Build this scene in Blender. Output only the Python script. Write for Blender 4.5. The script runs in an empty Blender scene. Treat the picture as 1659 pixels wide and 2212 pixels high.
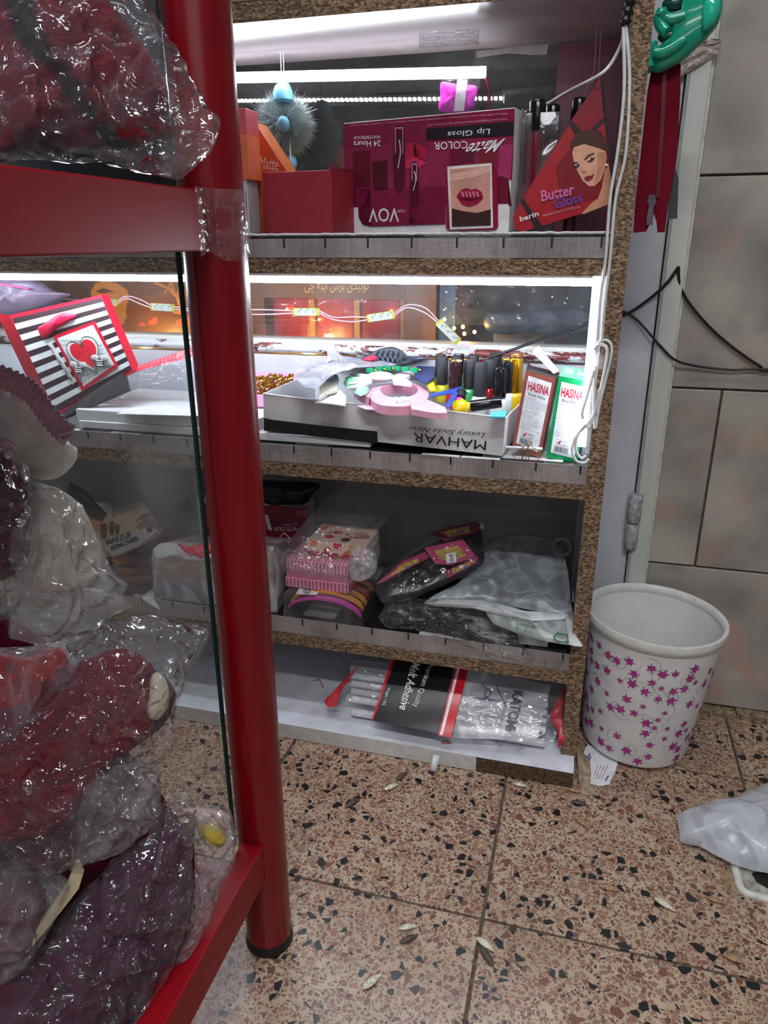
import bpy, bmesh, math, random
from mathutils import Vector, Matrix, noise

scene = bpy.context.scene
COL = scene.collection
V = Vector

# ------------------------------------------------------------------ camera
CAM = V((-0.043, -1.056, 0.877))
FPX = 1582.0
_p, _y, _r = math.radians(20.33), math.radians(15.385), math.radians(0.25)
FWD = V((-math.sin(_y) * math.cos(_p), math.cos(_y) * math.cos(_p), -math.sin(_p)))
_rt = V((math.cos(_y), math.sin(_y), 0))
_dn = FWD.cross(_rt)
RT = math.cos(_r) * _rt + math.sin(_r) * _dn
DN = -math.sin(_r) * _rt + math.cos(_r) * _dn
cam_data = bpy.data.cameras.new('camera')
cam = bpy.data.objects.new('camera', cam_data)
COL.objects.link(cam)
cam.matrix_world = Matrix(((RT.x, -DN.x, -FWD.x, CAM.x), (RT.y, -DN.y, -FWD.y, CAM.y), (RT.z, -DN.z, -FWD.z, CAM.z), (0, 0, 0, 1)))
cam_data.sensor_fit = 'VERTICAL'
cam_data.sensor_height = 36.0
cam_data.lens = FPX / 2212 * 36
cam_data.clip_start = 0.01
scene.camera = cam

# ------------------------------------------------------------------ world, room lamp and unseen fill lights, exposure
world = bpy.data.worlds.new('room_ambience')
scene.world = world
world.use_nodes = True
world.node_tree.nodes['Background'].inputs[0].default_value = (0.80, 0.86, 1.0, 1)
world.node_tree.nodes['Background'].inputs[1].default_value = 0.11


def area_light(name, loc, sx, sy, power, col=(1, 0.96, 0.9), aim=None):
    l = bpy.data.lights.new(name, 'AREA')
    l.shape = 'RECTANGLE'
    l.size, l.size_y, l.energy, l.color = sx, sy, power, col
    o = bpy.data.objects.new(name, l)
    o.location = loc
    if aim is not None:
        o.rotation_euler = (V(aim) - V(loc)).to_track_quat('-Z', 'Y').to_euler()
    COL.objects.link(o)
    return o


area_light('ceiling_tube_light', (-0.35, -0.55, 2.75), 1.25, 0.10, 15, (0.97, 0.98, 1.0))
area_light('added_far_fill_light', (0.25, -2.0, 2.75), 1.25, 0.12, 46, (0.97, 0.98, 1.0))  # unseen lamp added to fill the shelf fronts
area_light('added_side_light', (-2.0, -2.2, 2.75), 0.12, 1.25, 11, (0.97, 0.98, 1.0))  # unseen lamp added for highlights on the plastic film
for _z in (1.45, 1.85, 2.25):      # unseen strip lights added behind the camera for film highlights and front fill
    area_light('added_fill_strip', (0.35, -2.9, _z), 1.9, 0.03, 2.6, (0.92, 0.96, 1.0), aim=(0.2, 0, _z - 0.5))
scene.view_settings.view_transform = 'Standard'
scene.view_settings.look = 'None'
scene.view_settings.gamma = 1.0
scene.view_settings.use_curve_mapping = False
scene.view_settings.exposure = 0.0
scene.cycles.transparent_max_bounces = 12
scene.cycles.caustics_reflective = False
scene.cycles.caustics_refractive = False
scene.cycles.use_light_tree = False
scene.cycles.max_bounces = 5
scene.cycles.diffuse_bounces = 3
scene.cycles.glossy_bounces = 3
scene.cycles.sample_clamp_indirect = 4.0

# ------------------------------------------------------------------ helpers


def ray(u, v):
    return FWD + RT * ((u - 829.5) / FPX) + DN * ((v - 1106) / FPX)


def at(u, v, X=None, Y=None, Z=None):
    """the point of the place that the photo shows at (u, v), on the plane X=, Y= or Z="""
    d = ray(u, v)
    i, val = (0, X) if X is not None else (1, Y) if Y is not None else (2, Z)
    return CAM + d * ((val - CAM[i]) / d[i])


def atp(u, v, p, n):
    d = ray(u, v)
    return CAM + d * ((p - CAM).dot(n) / d.dot(n))


LOC = {}


def link(o):
    COL.objects.link(o)
    return o


def tag(o, label=None, cat=None, group=None, kind=None):
    if label: o['label'] = label
    if cat: o['category'] = cat
    if group: o['group'] = group
    if kind: o['kind'] = kind
    return o


def thing(name, label, cat, loc, group=None, kind=None):
    o = bpy.data.objects.new(name, None)
    o.empty_display_size = 0.02
    o.location = loc
    LOC[o.name] = V(loc)
    link(o)
    return tag(o, label, cat, group, kind)


class MB:
    def __init__(s):
        s.v, s.f, s.m, s.slots = [], [], [], []

    def slot(s, mat):
        if mat is None: return 0
        if mat not in s.slots: s.slots.append(mat)
        return s.slots.index(mat)

    def add(s, vs, fs, mat=None):
        n = len(s.v)
        s.v += [V(p) for p in vs]
        k = s.slot(mat)
        for f in fs:
            s.f.append([n + i for i in f]); s.m.append(k)
        return s

    def box(s, lo, hi, mat=None):
        lo, hi = V(lo), V(hi)
        return s.obox(lo, V((hi.x - lo.x, 0, 0)), V((0, hi.y - lo.y, 0)), V((0, 0, hi.z - lo.z)), mat)

    def obox(s, o, a, b, c, mat=None):
        o, a, b, c = V(o), V(a), V(b), V(c)
        vs = [o, o + a, o + a + b, o + b, o + c, o + a + c, o + a + b + c, o + b + c]
        fs = [(0, 3, 2, 1), (4, 5, 6, 7), (0, 1, 5, 4), (1, 2, 6, 5), (2, 3, 7, 6), (3, 0, 4, 7)]
        if a.cross(b).dot(c) < 0: fs = [tuple(reversed(f)) for f in fs]
        return s.add(vs, fs, mat)

    def poly(s, pts, mat=None):
        return s.add(pts, [tuple(range(len(pts)))], mat)

    def prism(s, pts, ext, mat=None, side=None):
        pts = [V(p) for p in pts]; n = len(pts); ext = V(ext)
        vs = pts + [p + ext for p in pts]
        s.add(vs, [tuple(range(n)), tuple(range(2 * n - 1, n - 1, -1))], mat)
        return s.add(vs, [(i, i + n, (i + 1) % n + n, (i + 1) % n) for i in range(n)], side or mat)

    def tube(s, pts, r, seg=8, mat=None, closed=False, caps=True):
        pts = [V(p) for p in pts]; n = len(pts)
        rad = r if isinstance(r, (list, tuple)) else [r] * n
        vs, fs = [], []
        up = None
        for i, p in enumerate(pts):
            if closed: t = pts[(i + 1) % n] - pts[i - 1]
            else: t = pts[min(i + 1, n - 1)] - pts[max(i - 1, 0)]
            if t.length < 1e-9: t = V((0, 0, 1))
            t.normalize()
            if up is None:
                up = t.cross(V((0, 0, 1)))
                if up.length < 0.1: up = t.cross(V((1, 0, 0)))
            up = (up - t * up.dot(t)).normalized()
            w = t.cross(up)
            for k in range(seg):
                a = 2 * math.pi * k / seg
                vs.append(p + (up * math.cos(a) + w * math.sin(a)) * rad[i])
        for i in range(n if closed else n - 1):
            for k in range(seg):
                a, b = i * seg + k, i * seg + (k + 1) % seg
                c, d = ((i + 1) % n) * seg + (k + 1) % seg, ((i + 1) % n) * seg + k
                fs.append((a, b, c, d))
        if caps and not closed:
            fs.append(tuple(range(seg - 1, -1, -1)))
            fs.append(tuple(range((n - 1) * seg, n * seg)))
        return s.add(vs, fs, mat)

    def lathe(s, prof, o, axis=(0, 0, 1), seg=24, mat=None, cap0=True, cap1=True):
        ax = V(axis).normalized()
        a = ax.cross(V((0, 1, 0)))
        if a.length < 0.1: a = ax.cross(V((1, 0, 0)))
        a.normalize(); b = ax.cross(a); o = V(o)
        vs, fs = [], []
        for r, z in prof:
            for k in range(seg):
                t = 2 * math.pi * k / seg
                vs.append(o + ax * z + (a * math.cos(t) + b * math.sin(t)) * r)
        for i in range(len(prof) - 1):
            for k in range(seg):
                fs.append((i * seg + k, i * seg + (k + 1) % seg, (i + 1) * seg + (k + 1) % seg, (i + 1) * seg + k))
        if cap0: fs.append(tuple(range(seg - 1, -1, -1)))
        if cap1: fs.append(tuple(range((len(prof) - 1) * seg, len(prof) * seg)))
        return s.add(vs, fs, mat)

    def grid(s, fn, nu, nv, mat=None, closed_u=False):
        vs = [fn(i / (nu if closed_u else nu - 1), j / (nv - 1)) for j in range(nv) for i in range(nu)]
        fs = []
        for j in range(nv - 1):
            for i in range(nu if closed_u else nu - 1):
                fs.append((j * nu + i, j * nu + (i + 1) % nu, (j + 1) * nu + (i + 1) % nu, (j + 1) * nu + i))
        return s.add(vs, fs, mat)

    def sphere(s, c, r, seg=16, rings=10, mat=None, squash=(1, 1, 1)):
        c = V(c)
        def fn(u, v):
            th, ph = 2 * math.pi * u, math.pi * (v * 0.998 + 0.001)
            return c + V((math.cos(th) * math.sin(ph) * r * squash[0], math.sin(th) * math.sin(ph) * r * squash[1], -math.cos(ph) * r * squash[2]))
        return s.grid(fn, seg, rings, mat, True)

    def build(s, name, mat=None, parent=None, smooth=None, bevel=0, loc=None, solid=0):
        me = bpy.data.meshes.new(name)
        o = bpy.data.objects.new(name, me)
        if parent is not None:
            root = parent
            while root.parent is not None: root = root.parent
            off = LOC[root.name]
        else:
            if loc is None:
                xs = [p.x for p in s.v]; ys = [p.y for p in s.v]; zs = [p.z for p in s.v]
                loc = V(((min(xs) + max(xs)) / 2, (min(ys) + max(ys)) / 2, min(zs)))
            off = V(loc)
            o.location = off
            LOC[o.name] = off
        me.from_pydata([p - off for p in s.v], [], s.f)
        if mat is not None and not s.slots: me.materials.append(mat)
        for k in s.slots: me.materials.append(k)
        if len(s.slots) > 1: me.polygons.foreach_set('material_index', s.m)
        if smooth is not None:
            me.shade_smooth()
            me.set_sharp_from_angle(angle=math.radians(smooth))
        me.update()
        if parent is not None: o.parent = parent
        link(o)
        if bevel:
            m = o.modifiers.new('bevel', 'BEVEL'); m.width = bevel; m.segments = 2; m.limit_method = 'ANGLE'
        if solid:
            m = o.modifiers.new('solid', 'SOLIDIFY'); m.thickness = solid; m.offset = 0
        return o


def crum(p, sc, seed=0.0):
    q = p * sc + V((seed, seed * 1.7, -seed))
    return 1 - 2 * abs(noise.noise(q)) + 0.5 * (1 - 2 * abs(noise.noise(q * 2.3 + V((3, 1, 2))))) - 0.7


def spline(pts, n, closed=True):
    pts = [V(p) for p in pts]; m = len(pts); out = []
    segs = m if closed else m - 1
    for k in range(n):
        t = k / n * segs if closed else k / (n - 1) * segs
        i = min(int(t), segs - 1); f = t - i
        g = (lambda j: pts[j % m]) if closed else (lambda j: pts[max(0, min(m - 1, j))])
        p0, p1, p2, p3 = g(i - 1), g(i), g(i + 1), g(i + 2)
        out.append(0.5 * ((2 * p1) + (p2 - p0) * f + (2 * p0 - 5 * p1 + 4 * p2 - p3) * f * f + (3 * p1 - p0 - 3 * p2 + p3) * f ** 3))
    return out


def linear(pts, n):
    pts = [V(p) for p in pts]; m = len(pts); L = [(pts[(i + 1) % m] - pts[i]).length for i in range(m)]; T = sum(L); out = []
    for k in range(n):
        d = T * k / n; i = 0
        while d > L[i] and i < m - 1: d -= L[i]; i += 1
        out.append(pts[i].lerp(pts[(i + 1) % m], min(1, d / max(L[i], 1e-9))))
    return out


def pillow(mb, pts, n, tf, tb, mat=None, rings=14, samples=72, amp=0.0, sc=30, seed=0.0, power=2.0, soft=True, centre=None, edge=0.35, keep=None):
    """a stuffed, closed shape with the given rim: bulges tf along n and tb against it"""
    n = V(n).normalized()
    b = spline(pts, samples) if soft else linear(pts, samples)
    c = V(centre) if centre is not None else sum(b, V((0, 0, 0))) / len(b)
    N = samples; vs, fs = [], []
    def pt(k, i, sgn):
        s = 1 - k / rings
        p = c + (b[i] - c) * s
        h = (1 - s ** power) ** 0.5 * (tf if sgn > 0 else tb)
        d = amp * crum(p, sc, seed + (0 if sgn > 0 else 9)) * (edge + (1 - edge) * (1 - s))
        q = p + n * (sgn * h + d)
        return keep(q) if keep else q
    for i in range(N): vs.append(pt(0, i, 1))
    idx = {}
    for sgn in (1, -1):
        for k in range(1, rings):
            for i in range(N):
                idx[(sgn, k, i)] = len(vs); vs.append(pt(k, i, sgn))
        idx[(sgn, 'c')] = len(vs); vs.append(pt(rings, 0, sgn))
    for sgn in (1, -1):
        g = lambda k, i: i % N if k == 0 else idx[(sgn, k, i % N)]
        for k in range(rings - 1):
            for i in range(N):
                q = (g(k, i), g(k, i + 1), g(k + 1, i + 1), g(k + 1, i))
                fs.append(q if sgn > 0 else tuple(reversed(q)))
        for i in range(N):
            q = (g(rings - 1, i), g(rings - 1, i + 1), idx[(sgn, 'c')])
            fs.append(q if sgn > 0 else tuple(reversed(q)))
    return mb.add(vs, fs, mat)


class Face:
    """a flat face of a thing, for its print: photo positions are carried onto its plane"""
    def __init__(s, p, n):
        s.p, s.n = V(p), V(n).normalized()
        if s.n.dot(CAM - s.p) < 0: s.n = -s.n

    def __call__(s, u, v, off=0.0004):
        return atp(u, v, s.p + s.n * off, s.n)


TEXTS = []


def text(body, face, p0, p1, p2, mat, parent, name='lettering', off=0.0008, shear=0.0, bold=0.0, warp=None):
    """flat lettering: p0 start of the baseline, p1 its end, p2 above p0"""
    o0, o1, o2 = (face(*p0, off), face(*p1, off), face(*p2, off)) if face else (V(p0), V(p1), V(p2))
    TEXTS.append((body, o0, o1 - o0, o2 - o0, mat, parent, name, shear, bold, warp))


def make_texts():
    objs = []
    for t in TEXTS:
        cu = bpy.data.curves.new('t', 'FONT')
        cu.body = t[0]; cu.shear = t[7]; cu.offset = t[8]; cu.resolution_u = 2
        o = bpy.data.objects.new('t', cu); link(o); objs.append(o)
    bpy.context.view_layer.update()
    dg = bpy.context.evaluated_depsgraph_get()
    for o, (body, p, a, b, mat, parent, name, sh, bo, warp) in zip(objs, TEXTS):
        me = bpy.data.meshes.new_from_object(o.evaluated_get(dg))
        if len(me.vertices) == 0: continue
        xs = [q.co.x for q in me.vertices]; ys = [q.co.y for q in me.vertices]
        x0, x1, y0, y1 = min(xs), max(xs), min(ys), max(ys)
        root = parent
        while root.parent is not None: root = root.parent
        off = LOC[root.name]
        for q in me.vertices:
            s_, t_ = (q.co.x - x0) / (x1 - x0), (q.co.y - y0) / (y1 - y0)
            q.co = (warp(s_, t_) if warp else p + a * s_ + b * t_) - off
        me.materials.clear(); me.materials.append(mat); me.name = name
        n = bpy.data.objects.new(name, me); n.parent = parent; link(n)
    for o in objs:
        cu = o.data
        bpy.data.objects.remove(o); bpy.data.curves.remove(cu)


# ------------------------------------------------------------------ materials
def lin(c):
    c = c / 255.0
    return c / 12.92 if c <= 0.04045 else ((c + 0.055) / 1.055) ** 2.4


def rgb(r, g, b):
    return (lin(r), lin(g), lin(b), 1.0)


CACHE = {}


class NT:
    def __init__(s, name):
        s.m = bpy.data.materials.new(name); s.m.use_nodes = True
        s.t = s.m.node_tree; s.n = s.t.nodes
        s.b = s.n['Principled BSDF']; s.out = s.n['Material Output']

    def new(s, kind, **kw):
        x = s.n.new(kind)
        for k, v in kw.items():
            if hasattr(x, k): setattr(x, k, v)
        return x

    def l(s, a, b): s.t.links.new(a, b)

    def coord(s, scale=(1, 1, 1), space='Object', rot=(0, 0, 0)):
        if space == 'World':
            src = s.new('ShaderNodeNewGeometry').outputs['Position']
        else:
            src = s.new('ShaderNodeTexCoord').outputs[space]
        mp = s.new('ShaderNodeMapping')
        mp.inputs['Scale'].default_value = scale
        mp.inputs['Rotation'].default_value = rot
        s.l(src, mp.inputs['Vector'])
        return mp.outputs['Vector']

    def noise(s, vec, scale=5, detail=4, rough=0.6, dist=0.0):
        x = s.new('ShaderNodeTexNoise')
        x.inputs['Scale'].default_value = scale; x.inputs['Detail'].default_value = detail
        x.inputs['Roughness'].default_value = rough; x.inputs['Distortion'].default_value = dist
        s.l(vec, x.inputs['Vector'])
        return x.outputs['Fac']

    def voro(s, vec, scale=5, feature='F1', rand=1.0):
        x = s.new('ShaderNodeTexVoronoi'); x.feature = feature
        x.inputs['Scale'].default_value = scale
        x.inputs['Randomness'].default_value = rand
        s.l(vec, x.inputs['Vector'])
        return x

    def ramp(s, fac, stops, interp='LINEAR'):
        x = s.new('ShaderNodeValToRGB'); x.color_ramp.interpolation = interp
        e = x.color_ramp.elements
        while len(e) < len(stops): e.new(0.5)
        for k, (p, c) in enumerate(stops):
            e[k].position = p; e[k].color = c
        s.l(fac, x.inputs['Fac'])
        return x.outputs['Color']

    def mix(s, fac, a, b, mode='MIX'):
        x = s.new('ShaderNodeMix'); x.data_type = 'RGBA'; x.blend_type = mode
        for sock, val in ((x.inputs[0], fac), (x.inputs[6], a), (x.inputs[7], b)):
            if hasattr(val, 'is_output'): s.l(val, sock)
            else: sock.default_value = val
        return x.outputs[2]

    def math(s, op, a, b=0.0):
        x = s.new('ShaderNodeMath'); x.operation = op
        for sock, val in ((x.inputs[0], a), (x.inputs[1], b)):
            if hasattr(val, 'is_output'): s.l(val, sock)
            else: sock.default_value = val
        return x.outputs[0]

    def bump(s, h, strength=0.3, dist=0.001, target=None):
        x = s.new('ShaderNodeBump')
        x.inputs['Strength'].default_value = strength; x.inputs['Distance'].default_value = dist
        s.l(h, x.inputs['Height'])
        if target is None: s.l(x.outputs['Normal'], s.b.inputs['Normal'])
        return x.outputs['Normal']

    def thin_fresnel(s, ior):
        fr = s.new('ShaderNodeFresnel')
        bf = s.new('ShaderNodeNewGeometry').outputs['Backfacing']
        s.l(s.math('ADD', ior, s.math('MULTIPLY', bf, 1 / ior - ior)), fr.inputs['IOR'])
        return fr

    def base(s, c):
        if hasattr(c, 'is_output'): s.l(c, s.b.inputs['Base Color'])
        else: s.b.inputs['Base Color'].default_value = c

    def set(s, **kw):
        for k, v in kw.items(): s.b.inputs[k.replace('_', ' ')].default_value = v


def P(r, g, b, rough=0.5, metal=0.0, grain=0.06, gs=60, bump=0.0, coat=0.0, spec=0.5, trans=0.0, name=None):
    """plain paint, card or plastic with a faint grain"""
    key = (r, g, b, rough, metal, grain, gs, bump, coat, spec, trans)
    if key in CACHE: return CACHE[key]
    t = NT(name or 'surface_%d_%d_%d' % (r, g, b))
    vec = t.coord()
    nz = t.noise(vec, gs, 3)
    d = rgb(r * (1 - grain), g * (1 - grain), b * (1 - grain)); u = rgb(min(255, r * (1 + grain)), min(255, g * (1 + grain)), min(255, b * (1 + grain)))
    t.base(t.ramp(nz, [(0.3, d), (0.7, u)]))
    t.set(Roughness=rough, Metallic=metal, Coat_Weight=coat, Transmission_Weight=trans)
    t.b.inputs['Specular IOR Level'].default_value = spec
    if bump: t.bump(nz, bump, 0.001)
    CACHE[key] = t.m
    return t.m


def glow(name, r, g, b, strength, sample='AUTO'):
    t = NT(name)
    t.m.cycles.emission_sampling = sample
    t.base((0, 0, 0, 1))
    t.b.inputs['Emission Color'].default_value = rgb(r, g, b)
    t.b.inputs['Emission Strength'].default_value = strength
    return t.m


def film(name, haze=0.08, scale=40, strength=0.6, tint=(1, 1, 1), rough=0.12, ior=1.55, hazecol=(0.85, 0.86, 0.9), dist=0.004):
    """clear crinkled plastic film"""
    t = NT(name)
    t.n.remove(t.b)
    vec = t.coord()
    a = t.noise(vec, scale, 1, 0.5, 0.9)
    a2 = t.noise(vec, scale * 2.7, 1, 0.5)
    rg = t.math('ABSOLUTE', t.math('SUBTRACT', a, 0.5))
    rg2 = t.math('ABSOLUTE', t.math('SUBTRACT', a2, 0.5))
    h = t.math('ADD', t.math('MULTIPLY', rg, -2.0), t.math('MULTIPLY', rg2, -0.35))
    nr = t.bump(h, strength, dist, target=1)
    fr = t.thin_fresnel(ior)
    t.l(nr, fr.inputs['Normal'])
    gl = t.new('ShaderNodeBsdfGlossy'); gl.inputs['Roughness'].default_value = rough
    t.l(nr, gl.inputs['Normal'])
    tr = t.new('ShaderNodeBsdfTransparent'); tr.inputs[0].default_value = (*tint, 1)
    df = t.new('ShaderNodeBsdfDiffuse'); df.inputs[0].default_value = (*hazecol, 1)
    tl = t.new('ShaderNodeBsdfTranslucent'); tl.inputs[0].default_value = (*hazecol, 1)
    m0 = t.new('ShaderNodeMixShader'); m0.inputs[0].default_value = 0.5
    t.l(df.outputs[0], m0.inputs[1]); t.l(tl.outputs[0], m0.inputs[2])
    m1 = t.new('ShaderNodeMixShader')
    crease = t.math('POWER', t.math('SUBTRACT', 1.0, t.math('MULTIPLY', rg, 2.0)), 8.0)
    hz = t.math('MINIMUM', t.math('MULTIPLY', t.math('ADD', t.math('ADD', a, 0.1), t.math('MULTIPLY', crease, 0.9)), haze * 1.25), 1.0)
    t.l(hz, m1.inputs[0]); t.l(tr.outputs[0], m1.inputs[1]); t.l(m0.outputs[0], m1.inputs[2])
    m2 = t.new('ShaderNodeMixShader')
    t.l(fr.outputs[0], m2.inputs[0]); t.l(m1.outputs[0], m2.inputs[1]); t.l(gl.outputs[0], m2.inputs[2])
    t.l(m2.outputs[0], t.out.inputs['Surface'])
    return t.m


def pane(name, tint=(0.93, 0.97, 0.95), ior=1.5, haze=0.03, smear=0.06):
    t = NT(name)
    t.n.remove(t.b)
    vec = t.coord((1, 1, 0.35))
    fr = t.thin_fresnel(ior)
    gl = t.new('ShaderNodeBsdfGlossy'); gl.inputs['Roughness'].default_value = 0.02
    tr = t.new('ShaderNodeBsdfTransparent'); tr.inputs[0].default_value = (*tint, 1)
    df = t.new('ShaderNodeBsdfDiffuse'); df.inputs[0].default_value = (0.8, 0.82, 0.86, 1)
    n1 = t.noise(vec, 9, 5, 0.65)
    k = t.math('MAXIMUM', t.math('MULTIPLY', t.math('SUBTRACT', n1, 0.45), smear * 5), 0.0)
    hz = t.math('ADD', k, haze)
    m1 = t.new('ShaderNodeMixShader')
    t.l(hz, m1.inputs[0]); t.l(tr.outputs[0], m1.inputs[1]); t.l(df.outputs[0], m1.inputs[2])
    m2 = t.new('ShaderNodeMixShader')
    t.l(fr.outputs[0], m2.inputs[0]); t.l(m1.outputs[0], m2.inputs[1]); t.l(gl.outputs[0], m2.inputs[2])
    t.l(m2.outputs[0], t.out.inputs['Surface'])
    return t.m


def cloth(name, a, b, scale=60, bump=0.8, patch=None, sheen=0.06):
    t = NT(name)
    vec = t.coord()
    n1 = t.noise(vec, scale, 6, 0.75)
    c = t.ramp(n1, [(0.3, rgb(*a)), (0.7, rgb(*b))])
    if patch:
        n2 = t.noise(vec, 7, 2, 0.5, 1.0)
        c = t.mix(t.ramp(n2, [(patch[1], (0, 0, 0, 1)), (patch[1] + 0.04, (1, 1, 1, 1))]), c, rgb(*patch[0]))
    t.base(c)
    t.set(Roughness=0.95)
    t.b.inputs['Sheen Weight'].default_value = sheen
    t.b.inputs['Specular IOR Level'].default_value = 0.15
    t.bump(t.math('ADD', n1, t.math('MULTIPLY', t.noise(vec, scale * 4, 3), 0.5)), bump, 0.004)
    return t.m


def terrazzo():
    t = NT('terrazzo')
    geo = t.new('ShaderNodeNewGeometry')
    oi = t.new('ShaderNodeObjectInfo')
    ad = t.new('ShaderNodeVectorMath'); ad.operation = 'ADD'
    cmb = t.new('ShaderNodeCombineXYZ')
    t.l(t.math('MULTIPLY', oi.outputs['Random'], 7.0), cmb.inputs[0])
    t.l(geo.outputs['Position'], ad.inputs[0]); t.l(cmb.outputs[0], ad.inputs[1])
    mp = t.new('ShaderNodeMapping'); mp.inputs['Scale'].default_value = (1, 1.0, 0)
    t.l(ad.outputs[0], mp.inputs[0]); vec = mp.outputs[0]
    wob = t.new('ShaderNodeTexNoise'); wob.inputs['Scale'].default_value = 160; wob.inputs['Detail'].default_value = 2
    t.l(vec, wob.inputs['Vector'])
    w2 = t.new('ShaderNodeVectorMath'); w2.operation = 'MULTIPLY_ADD'
    t.l(wob.outputs['Color'], w2.inputs[0]); w2.inputs[1].default_value = (0.0016, 0.0016, 0); t.l(vec, w2.inputs[2])
    vec2 = w2.outputs[0]
    matrix = t.ramp(t.noise(vec, 6, 5, 0.7), [(0.3, rgb(190, 166, 140)), (0.7, rgb(222, 202, 174))])
    def layer(sc, thr, keep, cols, col):
        c = t.voro(vec2, sc, 'F1'); e = t.voro(vec2, sc, 'DISTANCE_TO_EDGE')
        sep = t.new('ShaderNodeSeparateColor'); t.l(c.outputs['Color'], sep.inputs[0])
        m = t.math('GREATER_THAN', e.outputs['Distance'], t.math('ADD', thr, t.math('MULTIPLY', sep.outputs[2], 0.12)))
        m = t.math('MULTIPLY', m, t.math('LESS_THAN', sep.outputs[1], keep))
        return t.mix(m, col, t.ramp(sep.outputs[0], cols, 'CONSTANT'))
    col = layer(215, 0.07, 0.7, [(0, rgb(150, 104, 84)), (0.3, rgb(176, 128, 104)), (0.55, rgb(128, 92, 78)), (0.8, rgb(196, 166, 140)), (0.93, rgb(60, 56, 54))], matrix)
    col = layer(128, 0.06, 0.7, [(0, rgb(150, 106, 88)), (0.22, rgb(166, 122, 102)), (0.45, rgb(128, 92, 80)), (0.66, rgb(178, 138, 116)), (0.85, rgb(158, 132, 114))], col)
    col = layer(76, 0.10, 0.27, [(0, rgb(30, 33, 38)), (0.7, rgb(52, 52, 56)), (0.85, rgb(140, 90, 72))], col)
    dirt = t.ramp(t.noise(t.coord((1, 1, 1), 'World'), 3.5, 6, 0.7), [(0.35, (0.62, 0.55, 0.5, 1)), (0.6, (1, 1, 1, 1))])
    t.base(t.mix(1.0, t.mix(0.4, col, dirt, 'MULTIPLY'), (0.72, 0.71, 0.70, 1), 'MULTIPLY'))
    t.set(Roughness=0.34)
    t.bump(t.noise(vec, 90, 4), 0.1, 0.002)
    return t.m


def chipboard(rot=(0, 0, 0), name='chipboard_edge'):
    t = NT(name)
    vec = t.coord((0.45, 1, 1), 'World', rot)
    a = t.noise(vec, 330, 5, 0.75, 1.0)
    v = t.voro(vec, 520, 'F1')
    sep = t.new('ShaderNodeSeparateColor'); t.l(v.outputs['Color'], sep.inputs[0])
    f = t.math('ADD', t.math('MULTIPLY', a, 0.65), t.math('MULTIPLY', sep.outputs[0], 0.38))
    t.base(t.ramp(f, [(0.28, rgb(50, 38, 29)), (0.45, rgb(104, 82, 61)), (0.6, rgb(144, 117, 91)), (0.78, rgb(190, 163, 132))]))
    t.set(Roughness=0.85)
    t.bump(f, 0.7, 0.002)
    return t.m


def strip_paper():
    t = NT('grey_weave_paper')
    a = t.noise(t.coord((1, 1, 0.03), 'World'), 900, 2)
    b = t.noise(t.coord((0.05, 1, 1), 'World'), 700, 2)
    c = t.noise(t.coord((1, 1, 0.4), 'World'), 14, 3)
    f = t.math('ADD', t.math('ADD', t.math('MULTIPLY', a, 0.4), t.math('MULTIPLY', b, 0.25)), t.math('MULTIPLY', c, 0.35))
    t.base(t.ramp(f, [(0.35, rgb(104, 96, 94)), (0.5, rgb(150, 142, 140)), (0.65, rgb(184, 176, 173))]))
    t.set(Roughness=0.28)
    return t.m


def tiles_paper():
    """wipe-clean shelf paper printed with grey, black and white blocks"""
    t = NT('shelf_paper')
    v = t.coord((1, 1, 1), 'World')
    br = t.new('ShaderNodeTexBrick')
    br.inputs['Scale'].default_value = 1.0
    br.inputs['Brick Width'].default_value = 0.0635; br.inputs['Row Height'].default_value = 0.06
    br.inputs['Mortar Size'].default_value = 0.0012; br.inputs['Bias'].default_value = 0.0
    br.inputs['Color1'].default_value = (0, 0, 0, 1); br.inputs['Color2'].default_value = (1, 1, 1, 1); br.inputs['Mortar'].default_value = (0, 0, 0, 1)
    t.l(v, br.inputs['Vector'])
    t.base(t.ramp(br.outputs['Color'], [(0, rgb(24, 23, 24)), (0.45, rgb(60, 58, 58)), (0.6, rgb(150, 148, 146)), (0.85, rgb(214, 214, 212))], 'CONSTANT'))
    t.set(Roughness=0.2)
    return t.m


def marble():
    t = NT('marble_tile')
    geo = t.new('ShaderNodeNewGeometry'); oi = t.new('ShaderNodeObjectInfo')
    ad = t.new('ShaderNodeVectorMath'); ad.operation = 'ADD'
    cmb = t.new('ShaderNodeCombineXYZ'); t.l(t.math('MULTIPLY', oi.outputs['Random'], 5.0), cmb.inputs[1])
    t.l(geo.outputs['Position'], ad.inputs[0]); t.l(cmb.outputs[0], ad.inputs[1]); vec = ad.outputs[0]
    a = t.noise(vec, 7, 4, 0.5, 0.1); b = t.noise(vec, 13, 4, 0.5, 0.2)
    c = t.ramp(a, [(0.32, rgb(130, 125, 120)), (0.5, rgb(158, 150, 142)), (0.68, rgb(178, 169, 158))])
    c = t.mix(t.ramp(b, [(0.55, (0, 0, 0, 1)), (0.72, (0.75, 0.75, 0.75, 1))]), c, rgb(178, 140, 126))
    g = t.noise(vec, 10, 4, 0.5, 0.1)
    c = t.mix(t.ramp(g, [(0.6, (0, 0, 0, 1)), (0.74, (0.7, 0.7, 0.7, 1))]), c, rgb(120, 120, 118))
    t.base(c)
    t.set(Roughness=0.3)
    return t.m


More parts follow.
